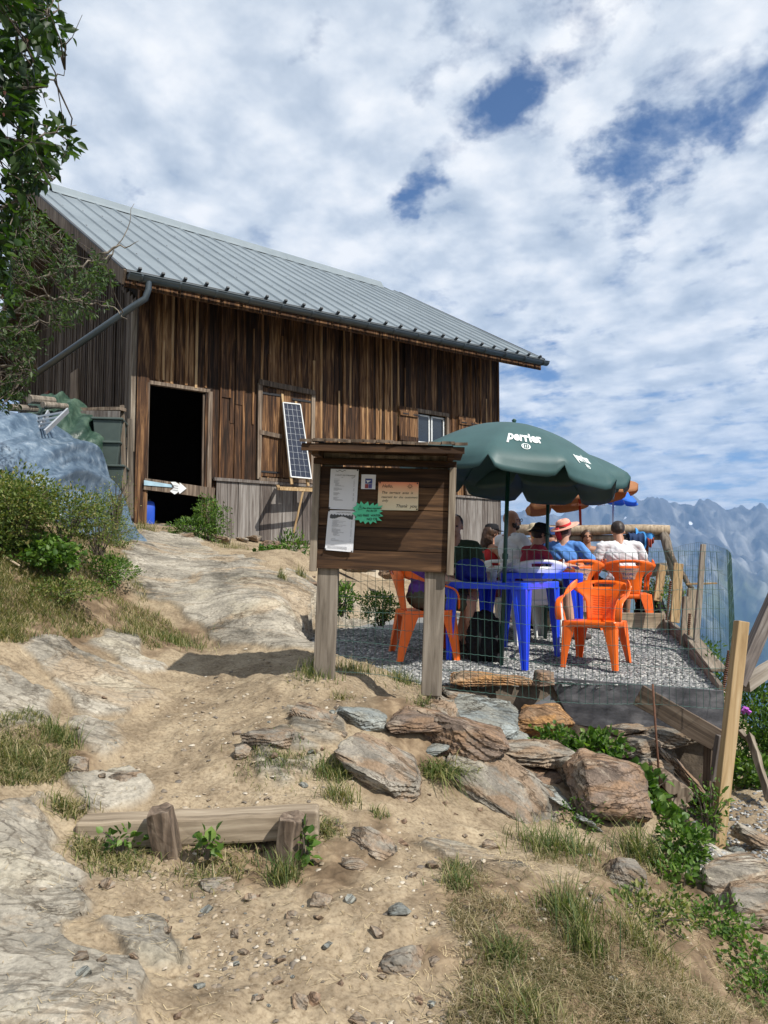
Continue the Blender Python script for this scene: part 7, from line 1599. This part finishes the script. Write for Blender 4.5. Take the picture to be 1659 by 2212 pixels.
# ---------------------------------------------------------------- trees at the upper left
def tree(name,label,base,limbs,env,n,lsize,mat,seed,Yr,trunk_r,ratio,twigs,catkins=0,cat='tree'):
    t=thing(name,label,cat,tuple(base)); r=np.random.RandomState(seed); o0=Vector(base)
    b=MB(); b.tube([(0,0,-.3)]+[tuple(Vector(p)-o0) for p in limbs[0]],[trunk_r*1.2]+list(np.linspace(trunk_r,trunk_r*.35,len(limbs[0]))),10); b.build('trunk',M['bark'],t,smooth=True)
    nodes=[]
    for L in limbs[1:]:
        pts=[Vector(p)-o0 for p in L]; b=MB(); fine=[]
        for i in range(len(pts)-1):
            for k in range(6): fine.append(pts[i].lerp(pts[i+1],k/6)+Vector((r.normal(),r.normal(),r.normal()))*.012)
        fine.append(pts[-1]); rad=np.linspace(.018,.0018,len(fine)); b.tube(fine,list(rad),7); b.build('limb',M['bark'],t,smooth=True); nodes+=fine[2:]
    # leaf clumps inside the outline the crown has from the path, at real depths
    ys=[e[0] for e in env]; P=[]; 
    while len(P)<n:
        py=r.uniform(ys[0],ys[-1]); lo=np.interp(py,ys,[e[1] for e in env]); hi=np.interp(py,ys,[e[2] for e in env]); px=r.uniform(lo,hi)
        den=np.interp(py,ys,[e[3] for e in env]); edge=min(1,(hi-px)/40+.15)
        if r.rand()>den*edge: continue
        if vnoise(px/30.,py/30.,0.,seed)<-.34: continue
        P.append(tuple(at(px,py,r.uniform(*Yr))))
    P=np.array(P)-np.array(base)[None]; NA=np.array([tuple(q) for q in nodes])
    # pull into sprays along twigs
    cen=P[r.randint(len(P),size=twigs)]; d=((P[:,None]-cen[None])**2).sum(2); ci=d.argmin(1); P=cen[ci]+(P-cen[ci])*np.array([.8,.8,.8])
    b=MB()
    for i,c in enumerate(cen):
        j=((NA-c)**2).sum(1).argmin(); a=NA[j]; m_=(a+c)/2+r.normal(size=3)*.03; b.tube([tuple(a),tuple(m_),tuple(c)],[.006,.004,.002],5)
        dd=(c-m_); dd/=np.linalg.norm(dd)+1e-6; b.tube([tuple(c),tuple(c+dd*.08+r.normal(size=3)*.02)],[.002,.0012],4)
    b.build('twigs',M['darkbark'],t)
    sel=r.rand(len(P))<.55; b=MB()
    for q,c in zip(P[sel][:900],cen[ci][sel][:900]): b.tube([tuple(c),tuple(q)],[.0014,.0009],3,cap=False)
    b.build('leaf_stalks',M['darkbark'],t)
    Dd=(P-cen[ci]); Dd/=np.linalg.norm(Dd,axis=1)[:,None]+1e-6; Dd=Dd*.8+r.normal(size=P.shape)*.45+np.array([.25,0,-.35])
    leaves('foliage',P,Dd,lsize*(.6+.7*r.rand(len(P))),M[mat],t,ratio=ratio,seed=seed,fold=.3)
    if catkins:
        b=MB()
        for i in range(catkins):
            q=P[r.randint(len(P))]; b.tube([tuple(q),tuple(q+np.array([0,0,-.012])),tuple(q+np.array([0,0,-.024]))],[.002,.008,.003],6)
        b.build('seed_cones',M['cone'],t)
    return t
bx=at(-260,1500,3.9); gzb=gz(bx.x,bx.y)
tree('broadleaf_tree','dark green broadleaf tree reaching in from the upper left edge',(bx.x,bx.y,gzb),[
 [at(-250,1200,3.9),at(-220,800,3.9),at(-180,400,3.9),at(-150,50,3.9),at(-120,-200,3.9)],
 [at(-185,500,3.9),at(-60,330,3.8),at(60,300,3.75),at(165,270,3.8)],[at(-150,100,3.9),at(-40,60,3.9),at(100,40,4)],[at(-170,250,3.9),at(-50,200,3.8),at(70,190,3.8),at(140,150,3.8)],
 [at(-200,620,3.9),at(-80,480,3.8),at(40,430,3.8),at(110,390,3.8)],[at(-200,650,3.9),at(-60,560,3.9),at(20,520,3.9)],[at(-150,-50,3.9),at(-20,-20,3.8),at(60,0,3.8)]],
 [(-60,-260,110,.9),(0,-260,140,.9),(60,-260,155,.9),(100,-260,160,.8),(125,-260,110,.9),(200,-260,95,.9),(260,-260,135,1),(300,-260,185,1),(330,-260,165,1),(370,-260,125,1),(410,-260,95,.8),(470,-260,60,.9),(560,-260,60,.9),(640,-260,50,.8),(700,-260,30,.6)],
 6800,.064,'leaf',5,(3.4,4.6),.09,.58,300,catkins=70)
bx=at(-170,1150,6.4); gzb=gz(bx.x,bx.y)
tree('willow_shrub','grey-green willow shrub with arching branches in front of the gable',(bx.x,bx.y,gzb),[
 [at(-150,1000,6.4),at(-140,850,6.4),at(-100,720,6.4)],
 [at(-140,740,6.4),at(-40,660,6.3),at(60,610,6.2),at(150,575,6.2),at(230,560,6.3),at(262,520,6.3),at(290,440,6.3)],
 [at(-140,760,6.4),at(0,690,6.2),at(90,640,6.1),at(170,650,6.1),at(250,665,6.1),at(275,690,6.1)],
 [at(-130,800,6.4),at(-20,740,6.2),at(60,680,6.1),at(120,700,6.1)],[at(-120,720,6.4),at(-40,560,6.3),at(60,530,6.2),at(130,500,6.2)],
 [at(200,570,6.2),at(240,540,6.2),at(300,520,6.2)],[at(-150,860,6.4),at(-60,800,6.2),at(30,790,6.1),at(80,800,6.1)]],
 [(440,-200,90,.4),(480,-200,120,.6),(520,-200,190,.7),(560,-200,240,.9),(600,-200,262,1),(660,-200,250,1),(690,-200,200,.8),(720,-200,120,.8),(760,-200,110,.7),(800,-200,100,.7),(860,-200,60,.6),(890,-200,50,.4)],
 8200,.046,'leafw',9,(5.7,6.9),.05,.42,420)
